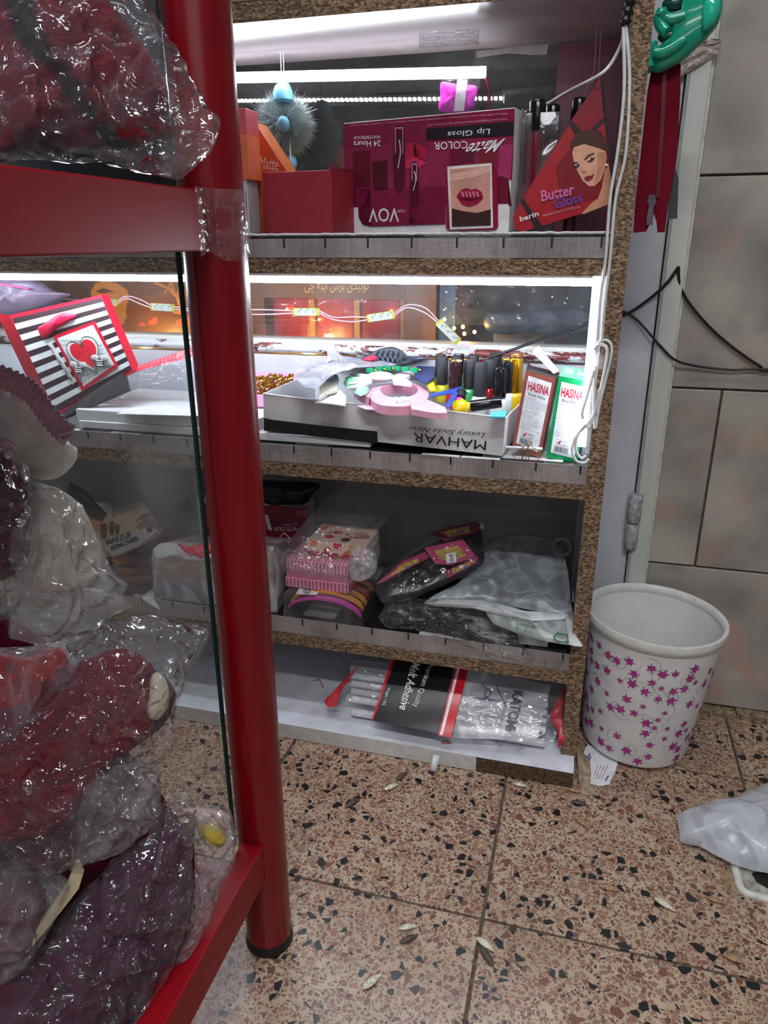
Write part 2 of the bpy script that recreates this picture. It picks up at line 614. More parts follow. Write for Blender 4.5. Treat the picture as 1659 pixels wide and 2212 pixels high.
def peel(name, flake, amount=0.55, scale=24, base=(206, 208, 206), stretch=(1, 1, 1)):
    t = NT(name)
    vec = t.coord(stretch, 'World')
    n1 = t.noise(vec, scale, 8, 0.75, 0.4)
    k = t.ramp(n1, [(amount, (0, 0, 0, 1)), (amount + 0.012, (1, 1, 1, 1))])
    c0 = t.ramp(t.noise(vec, 10, 4), [(0.3, rgb(base[0] * .9, base[1] * .9, base[2] * .9)), (0.7, rgb(*base))])
    c1 = t.ramp(t.noise(vec, 60, 3), [(0.4, rgb(*flake)), (0.62, rgb(flake[0] * .5, flake[1] * .45, flake[2] * .45))])
    t.base(t.mix(k, c0, c1)); t.set(Roughness=0.45)
    t.bump(t.math('MULTIPLY', n1, -1.0), 0.3, 0.002)
    return t.m

# ------------------------------------------------------------------ the setting
YF = 0.046            # front plane of the shelf unit
YB = 0.29             # its back
WALLY = 0.30
random.seed(4)
M_TERR, M_CHIP, M_STRIP, M_TOPS, M_MARB = terrazzo(), chipboard(), strip_paper(), tiles_paper(), marble()
M_CHIPV = chipboard((0, math.radians(90), 0), 'chipboard_edge_upright')
M_GROUT = P(82, 70, 60, 0.95, grain=0.35, gs=140, bump=0.6)
M_WHITE = P(214, 214, 218, 0.35, grain=0.03)
M_LAMI = P(196, 198, 208, 0.3, grain=0.05, gs=25)

fl = thing('floor', None, None, (0, 0, -0.02), kind='structure')
m = MB(); m.box((-1.9, -1.75, -0.03), (1.3, 0.62, -0.0025)); m.build('grout_bed', M_GROUT, fl)
tx0, ty0, tp = -0.114, -0.296, 0.3945
for i in range(-5, 4):
    for j in range(-4, 2):
        x, y = tx0 + tp * i, ty0 + tp * j
        m = MB(); g = 0.0022
        dz = random.uniform(-0.0006, 0.0006)
        m.box((x + g, y + g, -0.02), (x + tp - g, min(y + tp - g, 0.31), dz))
        m.build('tile', M_TERR, fl, bevel=0.0012)

wl = thing('wall_back', None, None, (0.1, WALLY, 0), kind='structure')
m = MB(); m.box((0.1, WALLY + 0.006, -0.02), (1.2, WALLY + 0.1, 2.8)); m.build('mortar', M_GROUT, wl)
zr = [0.012, 0.3035, 0.6355, 0.9715, 1.304, 1.64, 1.97]
rows = [[0.102, 0.505, 0.84, 1.17], [0.102, 0.1855, 0.52, 0.855, 1.17], [0.102, 0.42, 0.755, 1.17], [0.102, 0.3, 0.63, 0.97, 1.17], [0.102, 0.45, 0.78, 1.17], [0.102, 0.35, 0.68, 1.17]]
for r, xs in enumerate(rows):
    for k in range(len(xs) - 1):
        m = MB(); m.box((xs[k] + 0.0019, WALLY, zr[r] + 0.0019), (xs[k + 1] - 0.0019, WALLY + 0.009, zr[r + 1] - 0.0019))
        m.build('tile', M_MARB, wl, bevel=0.0012)
m = MB(); m.box((0.0985, WALLY - 0.003, 0.012), (0.1035, WALLY + 0.09, 2.3)); m.build('edge_bead', P(196, 190, 176, 0.4, grain=0.1), wl)
m = MB()
for k in range(16):
    x = 0.1 + k * 0.05
    m.obox((x, WALLY - 0.02 - random.random() * 0.006, -0.001), (0.049, random.uniform(-.003, .003), 0), (0, 0.03, 0), (0, 0, 0.008 + random.random() * 0.006))
tag(m.build('cement_skirting', P(120, 104, 84, 0.95, grain=0.4, gs=90, bump=0.8), wl), kind='stuff')

# steel door behind the shelves: frame, leaf, glazed upper part
M_DOOR = peel('door_paint', (196, 196, 198), 0.72, 30, (200, 201, 208))
M_FRAME = peel('frame_paint', (128, 120, 108), 0.70, 26, (205, 208, 200), (1, 1, 0.4))
M_SILL = peel('flaking_paint', (120, 52, 42), 0.515, 26, (214, 218, 222), (0.6, 1, 1.6))
fr = thing('trim_1', None, None, (0.08, WALLY, 0), kind='structure')
m = MB(); m.box((0.066, 0.287, 0.0), (0.0985, 0.40, 2.3)); m.build('door_frame_post', M_FRAME, fr, bevel=0.002)
m = MB(); m.box((0.0648, 0.2862, 0.0), (0.0705, 0.2875, 2.3)); m.build('frame_lip', P(150, 152, 150, 0.5), fr)
dr = thing('door_1', None, None, (-0.6, WALLY, 0), kind='structure')
m = MB(); m.box((-0.035, 0.297, 0.01), (0.0635, 0.335, 2.25)); m.build('door_stile', M_DOOR, dr, bevel=0.002)
m = MB(); m.box((-1.9, 0.31, 0.50), (-0.035, 0.335, 0.668)); m.build('door_panel', M_DOOR, dr)
m = MB(); m.box((-1.9, 0.312, 0.01), (-0.035, 0.335, 0.50)); m.build('shaded_door_panel', peel('shaded_door_paint', (120, 120, 118), 0.74, 30, (150, 150, 148)), dr)  # white door paint darkened to carry the shade behind the lower shelves
zb = 0.672
m = MB(); m.grid(lambda u, v: V((-1.9 + 1.865 * u, 0.30 - 0.006 * math.sin(math.pi * v) + 0.0012 * noise.noise(V((u * 60, v * 3, 0))), zb + 0.018 * v)), 160, 8)
m.build('cross_bar', M_SILL, dr, smooth=60)
m = MB(); m.box((-1.9, 0.299, zb + 0.018), (-0.035, 0.345, zb + 0.026)); m.build('glazing_bead', peel('bead_paint', (150, 120, 90), 0.66, 40, (216, 214, 204)), dr, bevel=0.001)
M_WIN = pane('window_glass', (0.86, 0.88, 0.88), 1.75, 0.012, 0.03)
m = MB(); m.box((-1.9, 0.325, zb + 0.02), (-0.035, 0.329, 2.2)); m.build('window_pane', M_WIN, dr)
hg = P(150, 152, 152, 0.5, grain=0.25, gs=120, bump=0.5)
for a, b, r in ((0.388, 0.442, 0.0125), (0.335, 0.385, 0.0118)):
    m = MB(); m.lathe([(r * .8, a), (r, a + .004), (r, b - .004), (r * .8, b)], (0.066, 0.283, 0), seg=18)
    m.build('hinge_barrel', hg, dr, smooth=50)
# the dark inside of the window display behind the glass
bk = thing('wall_display', None, None, (-0.6, 0.9, 0.0), kind='structure')
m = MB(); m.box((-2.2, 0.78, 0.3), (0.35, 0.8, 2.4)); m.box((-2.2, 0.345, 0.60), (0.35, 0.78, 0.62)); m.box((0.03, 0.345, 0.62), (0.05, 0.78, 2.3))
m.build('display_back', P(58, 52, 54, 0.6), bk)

# ------------------------------------------------------------------ shelf unit
su = thing('shelf_unit', 'tall chipboard shelf unit with grey paper-wrapped shelves, filled with cosmetics', 'shelf', (-0.7, YF, 0))
XL, XI, XR = -1.75, -0.0265, -0.001
m = MB(); m.box((XI, YF, 0.031), (XR, YB, 1.9)); m.build('side_panel', M_LAMI, su)
m = MB(); m.box((XI, YF - 0.0012, 0.0315), (XR, YF, 1.9)); m.build('panel_edge', M_CHIPV, su)
m = MB(); m.box((XL, 0.0, 0.0), (-0.003, 0.28, 0.031)); m.build('base_board', P(214, 215, 224, 0.28, grain=0.07, gs=18), su, bevel=0.0006)
m = MB(); m.box((XL, -0.0012, 0.001), (-0.168, 0.0, 0.031)); m.build('edge_band', P(206, 205, 203, 0.4), su)
m = MB(); m.grid(lambda u, v: V((-0.168 + 0.165 * u, -0.0008 + 0.001 * noise.noise(V((u * 40, v * 9, 0))), 0.0005 + 0.030 * v)), 40, 8); m.build('bare_edge', P(74, 58, 42, 0.95, grain=0.5, gs=220, bump=0.9), su)
SH = [(0.174, 0.198, 0.231), (0.503, 0.526, 0.557), (0.830, 0.852, 0.8805), (1.163, 1.187, 1.217)]
tick0, tickd = -0.0375, 0.0663
for k, (z0, z1, z2) in enumerate(SH):
    m = MB(); m.box((XL, YF, z0), (XI, YB, z1)); m.build('shelf_board', M_LAMI if k < 3 else P(160, 150, 158, 0.2, grain=0.02, spec=0.3), su)
    m = MB(); m.box((XL, YF - 0.0012, z0 + 0.0003), (XI, YF, z1)); m.build('board_edge', M_CHIP, su)
    m = MB(); m.box((XL, YF + 0.001, z1), (XI, YB - 0.003, z2 - 0.0006)); m.build('top_layer', M_TOPS, su)
    m = MB(); m.box((XL, YF - 0.0004, z1 + 0.0012), (XI - 0.0005, YF + 0.001, z2)); fs_ = m.build('front_strip', M_STRIP, su)
    me = None
    for i in range(18):
        x = tick0 - tickd * i
        if me is None:
            mm = MB(); mm.box((-0.0014, -0.0003, -0.013), (0.0014, 0.001, 0)); proto = mm.build('tick_mark', P(26, 24, 24, 0.6), fs_); me = proto.data; t_ = proto
            for q in me.vertices: q.co += LOC[su.name]
        else:
            t_ = link(bpy.data.objects.new('tick_mark', me)); t_.parent = fs_
        t_.location = V((x, YF - 0.0006, z2 - 0.0002)) - LOC[su.name]
m = MB(); m.grid(lambda u, v: V((-0.56 + 0.545 * u, YF + 0.0 + 0.02 * v, 0.8815 + 0.0055 * math.sin(math.pi * min(1, v * 1.5 + .25)) + 0.0012 * noise.noise(V((u * 50, v, 0))))), 120, 8)
tag(m.build('foam_sheet', P(214, 216, 222, 0.5, grain=0.1, gs=300, bump=0.6), None, solid=0.002), 'wavy white foam sheet lining the edge of the lipstick shelf', 'foam sheet')

# ------------------------------------------------------------------ LED strips
G_LED = glow('led_strip_light', 232, 240, 255, 130.0)
G_CHIP = glow('led_chip_light', 255, 255, 255, 60.0, 'NONE')
M_LEDB = P(226, 230, 236, 0.3)


def chips(parent, a, b, n, size, normal, mat):
    a, b, nr = V(a), V(b), V(normal)
    d = (b - a).normalized(); w = d.cross(nr).normalized()
    me = None
    root = parent.parent or parent
    for i in range(n):
        p = a.lerp(b, (i + 0.5) / n)
        if me is None:
            mm = MB(); s = size / 2
            mm.obox(LOC[root.name] - d * s - w * s, d * size, w * size, nr * 0.0012)
            o = mm.build('led_chip', mat, parent); me = o.data
        else:
            o = link(bpy.data.objects.new('led_chip', me)); o.parent = parent
        o.location = p - LOC[root.name]


led = thing('led_strip', 'bright white LED strip under the board above the sock-box shelf', 'LED strip', (-0.5, YF, 0.82))
m = MB(); m.box((-1.4, YF + 0.002, 0.8165), (-0.045, YF + 0.006, 0.8295)); ls_ = m.build('strip', G_LED, led)
m = MB(); m.box((-1.4, YF + 0.001, 0.8265), (-0.045, YF + 0.0075, 0.8299)); m.build('sleeve', M_LEDB, led)
chips(ls_, (-1.39, YF + 0.002, 0.8225), (-0.05, YF + 0.002, 0.8225), 150, 0.0048, (0, -1, 0), G_CHIP)
led2 = thing('led_strip', 'vertical white LED strip down the side panel beside the henna boxes', 'LED strip', (-0.03, YF, 0.56))
m = MB(); m.box((-0.0445, YF + 0.006, 0.585), (-0.0325, YF + 0.009, 0.829)); ls_ = m.build('strip', glow('led_side_strip_light', 232, 240, 255, 24.0), led2)
m = MB(); m.box((-0.033, YF + 0.004, 0.575), (-0.0275, YF + 0.02, 0.829)); m.build('sleeve', M_LEDB, led2)
chips(ls_, (-0.038, YF + 0.006, 0.59), (-0.038, YF + 0.006, 0.826), 26, 0.0045, (0, -1, 0), G_CHIP)
A, B = at(470, 158, Y=0.205), at(1048, 172, Y=0.205)
led3 = thing('led_bar', 'glowing LED bar sagging below the ceiling behind the lip gloss boxes', 'LED bar', (A + B) / 2)
G_BAR = glow('led_bar_light', 246, 250, 255, 22.0)
m = MB(); m.obox(A + V((-0.5, 0, 0.012)) - V((0, 0, 0.008)), B - A + V((0.5, 0, -0.0)), (0, 0.006, 0), (0, 0, 0.0135)); m.build('diffuser', G_BAR, led3)
m = MB(); m.obox(A + V((-0.5, 0.006, 0.003)), B - A + V((0.5, 0, 0)), (0, 0.003, 0), (0, 0, 0.016)); ls_ = m.build('backing', M_LEDB, led3)
chips(ls_, A + V((-0.4, 0.009, 0.011)), B + V((0, 0.009, 0.011)), 90, 0.005, (0, 1, 0), G_CHIP)
e = at(1048, 168, Y=0.211)
m = MB(); m.tube(spline([e, at(1056, 190, Y=0.211), at(1058, 215, Y=0.213), at(1054, 240, Y=0.215)], 14, False), 0.0016); m.build('red_wire', P(150, 20, 40, 0.4), led3)

# ------------------------------------------------------------------ red display stand
RX, RY = -0.385, -0.4
rs = thing('display_stand', 'red metal display stand with round post, rails and a glass back', 'display stand', (RX, RY, 0))
M_RED = P(140, 8, 22, 0.42, grain=0.05, gs=14, coat=0.0, spec=0.2)
M_BLK = P(22, 22, 24, 0.5)
m = MB(); m.lathe([(0.0295, 0.012), (0.0295, 1.9)], (RX, RY, 0), seg=48); m.build('post', P(122, 6, 16, 0.27, grain=0.05, gs=14, spec=0.45), rs, smooth=40)
m = MB(); m.lathe([(0.029, 0), (0.031, 0.002), (0.031, 0.011), (0.0297, 0.016)], (RX, RY, 0), seg=48); m.build('foot_cap', M_BLK, rs, smooth=40)
m = MB(); m.box((-0.397, -1.02, 0.869), (-0.3715, -0.442, 0.9185)); m.build('upper_rail', M_RED, rs, bevel=0.0015)
m = MB(); m.box((-0.3985, -1.02, 0.133), (-0.3705, -0.4215, 0.187)); m.build('lower_rail', M_RED, rs, bevel=0.0018)
m = MB(); m.box((-0.80, -1.0, 0.885), (-0.397, -0.44, 0.905)); m.build('upper_deck', P(70, 66, 68, 0.6), rs)
m = MB(); m.box((-0.80, -1.0, 0.14), (-0.3985, -0.44, 0.16)); m.build('lower_deck', P(120, 16, 24, 0.5), rs)
m = MB(); m.box((-0.80, -0.4395, 0.9185), (-0.40, -0.4335, 1.75)); m.build('back_panel', P(54, 54, 62, 0.5), rs)
M_GL = pane('stand_glass', (0.93, 0.95, 0.94), 1.5, 0.03, 0.07)
M_GEDGE = P(16, 58, 54, 0.15)
m = MB(); m.box((-0.85, -0.4385, 0.19), (-0.4045, -0.4335, 0.869), M_GL)
m.box((-0.4045, -0.4388, 0.19), (-0.4020, -0.4332, 0.869), M_GEDGE)
m.build('glass_panel', None, rs)
M_TAPE = film('clear_tape', 0.10, 70, 0.5, rough=0.15)
def tape_fn(u, v):
    if u < 0.35:
        x, y = -0.3705, -0.456 + 0.03 * (u / 0.35)
    else:
        a = math.radians(-62 + 100 * (u - 0.35) / 0.65)
        x, y = RX + 0.0312 * math.cos(a), RY + 0.0312 * math.sin(a)
    z = 0.864 + 0.056 * v + (0.004 * math.sin(u * 9) if v < .5 else 0)
    p = V((x, y, z)); d = 0.0011 * crum(p, 120, 3)
    return p + V((0.6, -0.5, 0)) * (d + 0.001)
m = MB(); m.grid(tape_fn, 50, 24); m.build('clear_tape', M_TAPE, rs, smooth=80)

# ------------------------------------------------------------------ lip gloss shelf (upper compartment)
Z1 = 0.8875
M_W = P(238, 238, 240, 0.5, grain=0.02)
M_INK = P(20, 18, 20, 0.5)
M_MAR = P(122, 26, 58, 0.35, grain=0.04)
M_FILM = film('clear_film', 0.03, 25, 0.55)
M_FILM2 = film('crinkled_film', 0.03, 40, 0.9, rough=0.1)


def up(p, z):
    return V((p.x, p.y, z))


def card(name, face, px, mat, parent, off=0.0004, th=0.0003):
    """a flat printed area, outlined in photo positions on a thing's face"""
    m = MB(); m.prism([face(u, v, off) for u, v in px], -face.n * th, mat)
    return m.build(name, None, parent)


# maroon display carton, printed upside down
pR = at(1112, 232, Y=0.072)
zt = pR.z
pL = at(742, 266, Z=zt)
pR, pL = up(pR, 0), up(pL, 0)
ux = (pR - pL).normalized(); dn = V((-ux.y, ux.x, 0))
vov = thing('lip_gloss_carton', 'maroon lip gloss carton standing upside down, the one with the lips picture', 'carton', up((pL + pR) / 2, Z1))
m = MB(); m.obox(up(pL, Z1), pR - pL, dn * 0.05, (0, 0, zt - Z1)); m.build('box_body', P(228, 226, 228, 0.5), vov, bevel=0.0008)
F = Face(up(pL, Z1), dn)
card('sleeve', F, [(742, 268), (1112, 234), (1106, 388), (1098, 386), (1098, 444), (1107, 446), (1104, 440), (745, 448), (745, 405)], P(112, 18, 44, 0.35), vov, 0.0004)
card('front_flap', F, [(742, 268), (1112, 234), (1104, 388), (1074, 384), (965, 372), (962, 484), (800, 489), (783, 484), (775, 470), (770, 404), (745, 404)], P(138, 38, 74, 0.3), vov, 0.0009)
card('top_tone', F, [(742, 268), (1112, 234), (1110, 290), (742, 318)], P(132, 32, 66, 0.3), vov, 0.0013)
for q, c in (([(762, 328), (798, 325), (800, 402), (764, 404)], (104, 20, 44)), ([(804, 350), (836, 346), (837, 410), (806, 412)], (84, 22, 32)), ([(876, 310), (894, 306), (922, 320), (922, 345), (896, 342), (876, 346)], (176, 36, 66)),
             ([(894, 306), (922, 318), (922, 346), (894, 338)], (96, 24, 34)), ([(876, 346), (896, 340), (922, 352), (900, 366), (876, 362)], (196, 50, 84)), ([(972, 322), (1004, 318), (1004, 350), (972, 356)], (110, 24, 52)), ([(1004, 330), (1024, 327), (1024, 350), (1004, 348)], (92, 34, 50)),
             ([(1036, 326), (1068, 322), (1068, 352), (1036, 356)], (120, 38, 44)), ([(1080, 314), (1108, 310), (1103, 388), (1074, 378)], (166, 52, 100)), ([(775, 408), (962, 402), (962, 484), (800, 489), (783, 484), (776, 470)], (124, 22, 62)), ([(774, 408), (800, 407), (802, 488), (783, 484), (776, 470)], (100, 16, 44)), ([(884, 404), (960, 402), (960, 482), (884, 485)], (132, 26, 78))):
    card('print_block', F, q, P(*c, 0.3), vov, 0.0017)
card('name_bar', F, [(921, 278), (1110, 262), (1109, 292), (921, 302)], P(34, 26, 36, 0.4), vov, 0.0020)
text('Lip Gloss', F, (1059, 274), (968, 281), (1057, 290), M_W, vov, off=0.0026)
text('Matte', F, (1092, 298), (1012, 310), (1080, 326), M_W, vov, shear=0.5, off=0.0026, bold=0.008)
text('COLOR', F, (1010, 304), (938, 307), (1010, 321), M_W, vov, off=0.0026)
text('24 Hours', F, (822, 303), (764, 305), (822, 316), M_W, vov, off=0.0026, bold=0.01)
text('WATERPROOF', F, (822, 292), (764, 294), (822, 299), M_W, vov, off=0.0026)
text('VOV', F, (862, 448), (796, 450), (862, 479), P(222, 214, 218, 0.35), vov, off=0.0026, bold=0.012)
text('TOP', F, (876, 452), (858, 453), (876, 458), P(222, 200, 210, 0.4), vov, off=0.0026)
text('We use different colors of our lips to record special, interesting moments of our mood and state of mind', F, (1096, 242), (758, 269), (1096, 247), P(206, 170, 184, 0.5), vov, off=0.0026)
text('That Feels Weightless Matte Mousse Lip & Cheek Color', F, (1096, 254), (922, 268), (1096, 259), P(206, 170, 184, 0.5), vov, off=0.0026)
for (x0, x1, y0, y1, dk) in ((851, 873, 272, 420, (86, 18, 46)), (887, 903, 350, 450, (78, 12, 30))):
    h = (y1 - y0)
    card('tube_print', F, [(x0, y0 + 8), (x0 + 2, y0), (x1 - 2, y0 - 1), (x1, y0 + 7), (x1 + 1, y0 + h * .5), (x1, y0 + h * .9), ((x0 + x1) / 2, y1), (x0, y0 + h * .9), (x0 - 2, y0 + h * .5)], P(*dk, 0.25), vov, 0.0022)
    card('tube_shine', F, [(x0 + 2, y0 + 3), (x1 - 2, y0 + 2), (x1 - 2, y0 + h * .4), (x1 - 4, y0 + h * .4), (x1 - 4, y0 + 6), (x0 + 4, y0 + 6), (x0 + 4, y0 + h * .4), (x0 + 2, y0 + h * .4)], P(178, 130, 168, 0.3), vov, 0.0026)
    sq = [F((x0 + x1) / 2 + 3 * math.sin(k / 3), y0 + h * (.2 + .035 * k), 0.003) for k in range(13)]
    m = MB(); m.tube(sq, 0.0006, 5); m.build('tube_script', M_W, vov)
card('picture_tab', F, [(965, 365), (1064, 354), (1074, 372), (1076, 490), (1070, 497), (972, 498), (963, 492)], P(134, 22, 54, 0.3), vov, 0.0030)
card('picture_frame', F, [(966, 360), (1062, 352), (1065, 492), (972, 496)], P(226, 222, 216, 0.5), vov, 0.0036)
card('lips_picture', F, [(971, 366), (1058, 358), (1060, 487), (976, 490)], P(206, 150, 134, 0.5, grain=0.1, gs=20), vov, 0.0040)
card('picture_shade', F, [(976, 450), (1000, 456), (1030, 460), (1060, 452), (1060, 487), (976, 490)], P(58, 26, 24, 0.5), vov, 0.0043)
card('picture_finger', F, [(971, 376), (1010, 370), (1050, 360), (1058, 362), (1058, 372), (1020, 384), (972, 392)], P(222, 176, 160, 0.5), vov, 0.0043)
card('lips_print', F, [(986, 424), (996, 410), (1008, 406), (1018, 410), (1028, 407), (1040, 414), (1044, 428), (1030, 442), (1014, 447), (998, 442)], P(150, 26, 62, 0.2), vov, 0.0046)
for k in range(5):
    card('lip_gleam', F, [(996 + k * 8, 414), (999 + k * 8, 413), (1003 + k * 8, 424), (1000 + k * 8, 426)], P(222, 130, 158, 0.2), vov, 0.0049)
card('mouth_line', F, [(988, 426), (1008, 428), (1016, 431), (1042, 425), (1016, 434), (1004, 431)], P(70, 8, 22, 0.3), vov, 0.0052)

# plain red box
a, b = at(574, 500, Y=0.10), at(718, 500, Y=0.085)
zt2 = at(600, 372, Y=0.10).z
a, b = up(a, 0), up(b, 0)
ub = (b - a).normalized(); db = V((-ub.y, ub.x, 0)); db = (db + ub * 0.25).normalized()
rb = thing('red_box', 'plain closed crimson carton left of the maroon lip gloss carton', 'box', up(a.lerp(b, .5), Z1))
m = MB(); m.obox(up(a, Z1), b - a, db * 0.06, (0, 0, zt2 - Z1)); m.build('box_body', P(152, 42, 56, 0.4, grain=0.03), rb, bevel=0.0012)
m = MB(); m.obox(up(a, zt2) - V((0, .0006, 0)) + (b - a) * .97, (b - a) * 0.03, db * 0.06, (0, 0, 0.004)); m.build('lid_flap', P(140, 40, 60, 0.5), rb)

# orange triangular box and the carton beside the post
of = thing('orange_wedge_box', 'orange wedge-shaped matte lipstick box leaning behind the red box', 'box', up(at(575, 500, Y=0.14), Z1))
q = [at(545, 500, Y=0.13), at(548, 262, Y=0.13), at(618, 368, Y=0.13), at(650, 420, Y=0.13), at(650, 500, Y=0.13)]
q[0].z = q[4].z = Z1
m = MB(); m.prism(q, (0, 0.05, 0), P(226, 96, 56, 0.35), P(190, 104, 50, 0.5)); m.build('box_body', None, of)
FO = Face(q[0], (0, 1, 0))
m = MB(); m.prism([at(534, 500, Y=0.125), at(540, 250, Y=0.125), at(551, 265, Y=0.127), at(562, 500, Y=0.127)], (0, .003, 0), P(196, 110, 46, 0.5)); m.build('side_flap', None, of)
text('Matte', FO, (558, 364), (601, 368), (558, 338), P(248, 226, 214, 0.5), of, shear=0.4, off=0.0014)
text('COLOR', FO, (580, 372), (603, 375), (580, 364), P(248, 226, 214, 0.5), of, off=0.0014)
sc_ = thing('orange_carton', 'pink and orange carton peeking out beside the red post on the lip gloss shelf', 'carton', up(at(520, 390, Y=0.07), Z1))
q0, q1 = at(440, 390, Y=0.07), at(541, 390, Y=0.07)
zt3 = at(530, 233, Y=0.07).z; zm = at(530, 388, Y=0.07).z; zc = at(530, 290, Y=0.07).z
m = MB(); m.box((q0.x, 0.07, Z1), (q1.x - .006, 0.11, zm)); m.build('lower_box', P(196, 196, 202, 0.5), sc_)
m = MB(); m.box((q0.x, 0.068, zm), (q1.x, 0.112, zc)); m.build('orange_band', P(220, 112, 74, 0.4), sc_, bevel=0.0006)
m = MB(); m.box((q0.x, 0.0681, zc), (q1.x - 0.0003, 0.1118, zt3)); m.build('pink_band', P(206, 86, 96, 0.4), sc_, bevel=0.0006)

# lip gloss tubes in a clear box
gb = thing('clear_tube_box', 'clear plastic box holding black-capped lip gloss tubes beside the wedge box', 'box', up(at(1160, 500, Y=0.09), Z1))
x0, x1 = at(1114, 490, Y=0.075).x, at(1190, 490, Y=0.075).x
zt4 = at(1120, 245, Y=0.075).z
m = MB()
m.box((x0, 0.075, Z1), (x1, 0.0756, zt4)); m.box((x0, 0.13, Z1), (x1, 0.1306, zt4)); m.box((x0, 0.0756, Z1), (x0 + .0006, 0.13, zt4 + .006)); m.box((x1, 0.0756, Z1), (x1 + .0006, .13, zt4))
m.build('box_walls', film('clear_box', 0.06, 12, 0.15, rough=0.05), gb)
m = MB(); m.box((x0 + .001, 0.077, Z1), (x0 + .022, 0.129, at(1120, 400, Y=.077).z)); m.build('card_insert', P(88, 14, 34, 0.4), gb)
k = 0
for (u, vt, vb, Y, w) in ((1156, 216, 285, 0.085, .0115), (1188, 226, 300, 0.115, .010), (1240, 212, 260, 0.125, .0105), (1142, 240, 290, 0.12, .0095)):
    c0 = at(u, vt, Y=Y); c1 = at(u + (2 if u < 1200 else 8), vb, Y=Y)
    lab = ['lip gloss tube with the largest black cap at the left of the clear box', 'narrow black-capped lip gloss tube next to the largest cap', 'lip gloss tube with black cap poking up behind the wedge box', 'lip gloss tube half hidden behind the largest black cap'][k]
    tb = thing('lip_gloss_tube', lab, 'lip gloss', up(c1, Z1), 'lip gloss tubes in the clear box')
    m = MB(); m.lathe([(w * .86, 0), (w, .002), (w, c0.z - c1.z - .003), (w * .8, c0.z - c1.z)], c1, seg=20); m.build('cap', P(16, 16, 18, 0.22), tb, smooth=40)
    m = MB(); m.lathe([(w * .85, Z1), (w * .9, Z1 + .003), (w * .9, c1.z - .001), (w * .6, c1.z)], (c1.x, c1.y, 0), seg=20); m.build('tube', P(104, 12, 34, 0.15), tb, smooth=40)
    k += 1

# wedge-shaped gloss box with the portrait
bt = thing('wedge_gloss_box', 'red wedge-shaped gloss box printed with a portrait of a woman', 'box', up(at(1200, 490, Y=0.07), Z1))
n_b = V((0.22, -1, 0)).normalized()
pb = at(1200, 450, Y=0.068)
F = Face(pb, n_b)
out = [(1296, 168), (1303, 240), (1312, 320), (1320, 380), (1324, 441), (1128, 501), (1112, 494), (1108, 468), (1140, 410)]
m = MB(); m.prism([F(u, v, 0) for u, v in out], V((0.0045, 0.045, 0.002)), P(168, 26, 36, 0.3), P(30, 24, 26, 0.3)); m.build('box_body', None, bt)
card('print_top', F, [(1296, 170), (1303, 240), (1308, 262), (1254, 292), (1228, 268)], P(134, 18, 40, 0.3), bt, .0006)
card('print_stripe', F, [(1226, 262), (1232, 258), (1262, 290), (1248, 300)], P(40, 20, 26, 0.4), bt, .0009)
card('print_stripe', F, [(1124, 432), (1130, 428), (1176, 494), (1160, 500)], P(40, 14, 18, 0.4), bt, .0009)
card('print_stripe', F, [(1306, 250), (1308, 262), (1284, 282), (1280, 276)], P(52, 20, 28, 0.4), bt, .0009)
card('print_dark', F, [(1250, 300), (1311, 322), (1319, 382), (1322, 420), (1240, 440), (1210, 420), (1200, 360)], P(128, 12, 26, 0.35), bt, .0007)
card('hair_print', F, [(1232, 322), (1234, 304), (1244, 290), (1258, 282), (1276, 279), (1296, 282), (1306, 296), (1310, 316), (1312, 336), (1308, 350), (1296, 330), (1262, 312), (1244, 316)], P(70, 36, 26, 0.5, grain=0.15, gs=90), bt, .0012)
card('neck_print', F, [(1256, 462), (1274, 442), (1292, 428), (1300, 405), (1306, 370), (1314, 352), (1319, 380), (1323, 438), (1262, 462)], P(206, 146, 112, 0.5), bt, .0010)
card('face_print', F, [(1236, 330), (1240, 318), (1262, 311), (1292, 320), (1308, 326), (1311, 340), (1306, 366), (1298, 388), (1284, 402), (1272, 402), (1258, 390), (1246, 366), (1240, 350)], P(222, 166, 136, 0.5), bt, .0014)
card('cheek_print', F, [(1290, 330), (1306, 328), (1310, 342), (1303, 370), (1292, 392), (1282, 400), (1290, 370)], P(196, 134, 100, 0.5), bt, .0016)
card('lips_print', F, [(1262, 384), (1270, 379), (1276, 380), (1284, 374), (1280, 386), (1272, 391), (1266, 391)], P(142, 30, 44, 0.3), bt, .0020)
card('nose_print', F, [(1256, 366), (1260, 370), (1268, 368), (1264, 374), (1258, 373)], P(176, 112, 86, 0.5), bt, .0020)
for q in ([(1240, 358), (1246, 353), (1253, 356), (1248, 362), (1243, 362)], [(1268, 348), (1276, 341), (1285, 341), (1280, 348), (1272, 351)]):
    card('eye_print', F, q, P(40, 30, 30, 0.4), bt, .0020)
    card('eye_white', F, [q[0], q[1], ((q[0][0] + q[1][0]) / 2 + 3, q[1][1] + 5)], P(210, 190, 180, 0.4), bt, .0023)
card('brow_print', F, [(1262, 344), (1270, 335), (1282, 330), (1284, 332), (1272, 338), (1264, 346)], P(56, 30, 24, 0.5), bt, .0020)
card('brow_print', F, [(1236, 354), (1240, 350), (1250, 350), (1248, 352), (1240, 353)], P(56, 30, 24, 0.5), bt, .0020)
m = MB(); m.sphere(F(1310, 357, .002), .0022, 10, 6); m.build('earring_print', P(230, 226, 230, 0.2), bt, smooth=60)
text('Butter', F, (1170, 436), (1241, 420), (1168, 412), P(206, 112, 170, 0.4), bt, off=.0026, bold=.02)
text('Gloss', F, (1197, 452), (1258, 436), (1195, 430), P(106, 60, 156, 0.4), bt, off=.0026, bold=.02)
text('Moisturising Gloss For Soft, Shiny Lips', F, (1174, 469), (1254, 449), (1173, 463), P(210, 170, 170, 0.4), bt, off=.0026)
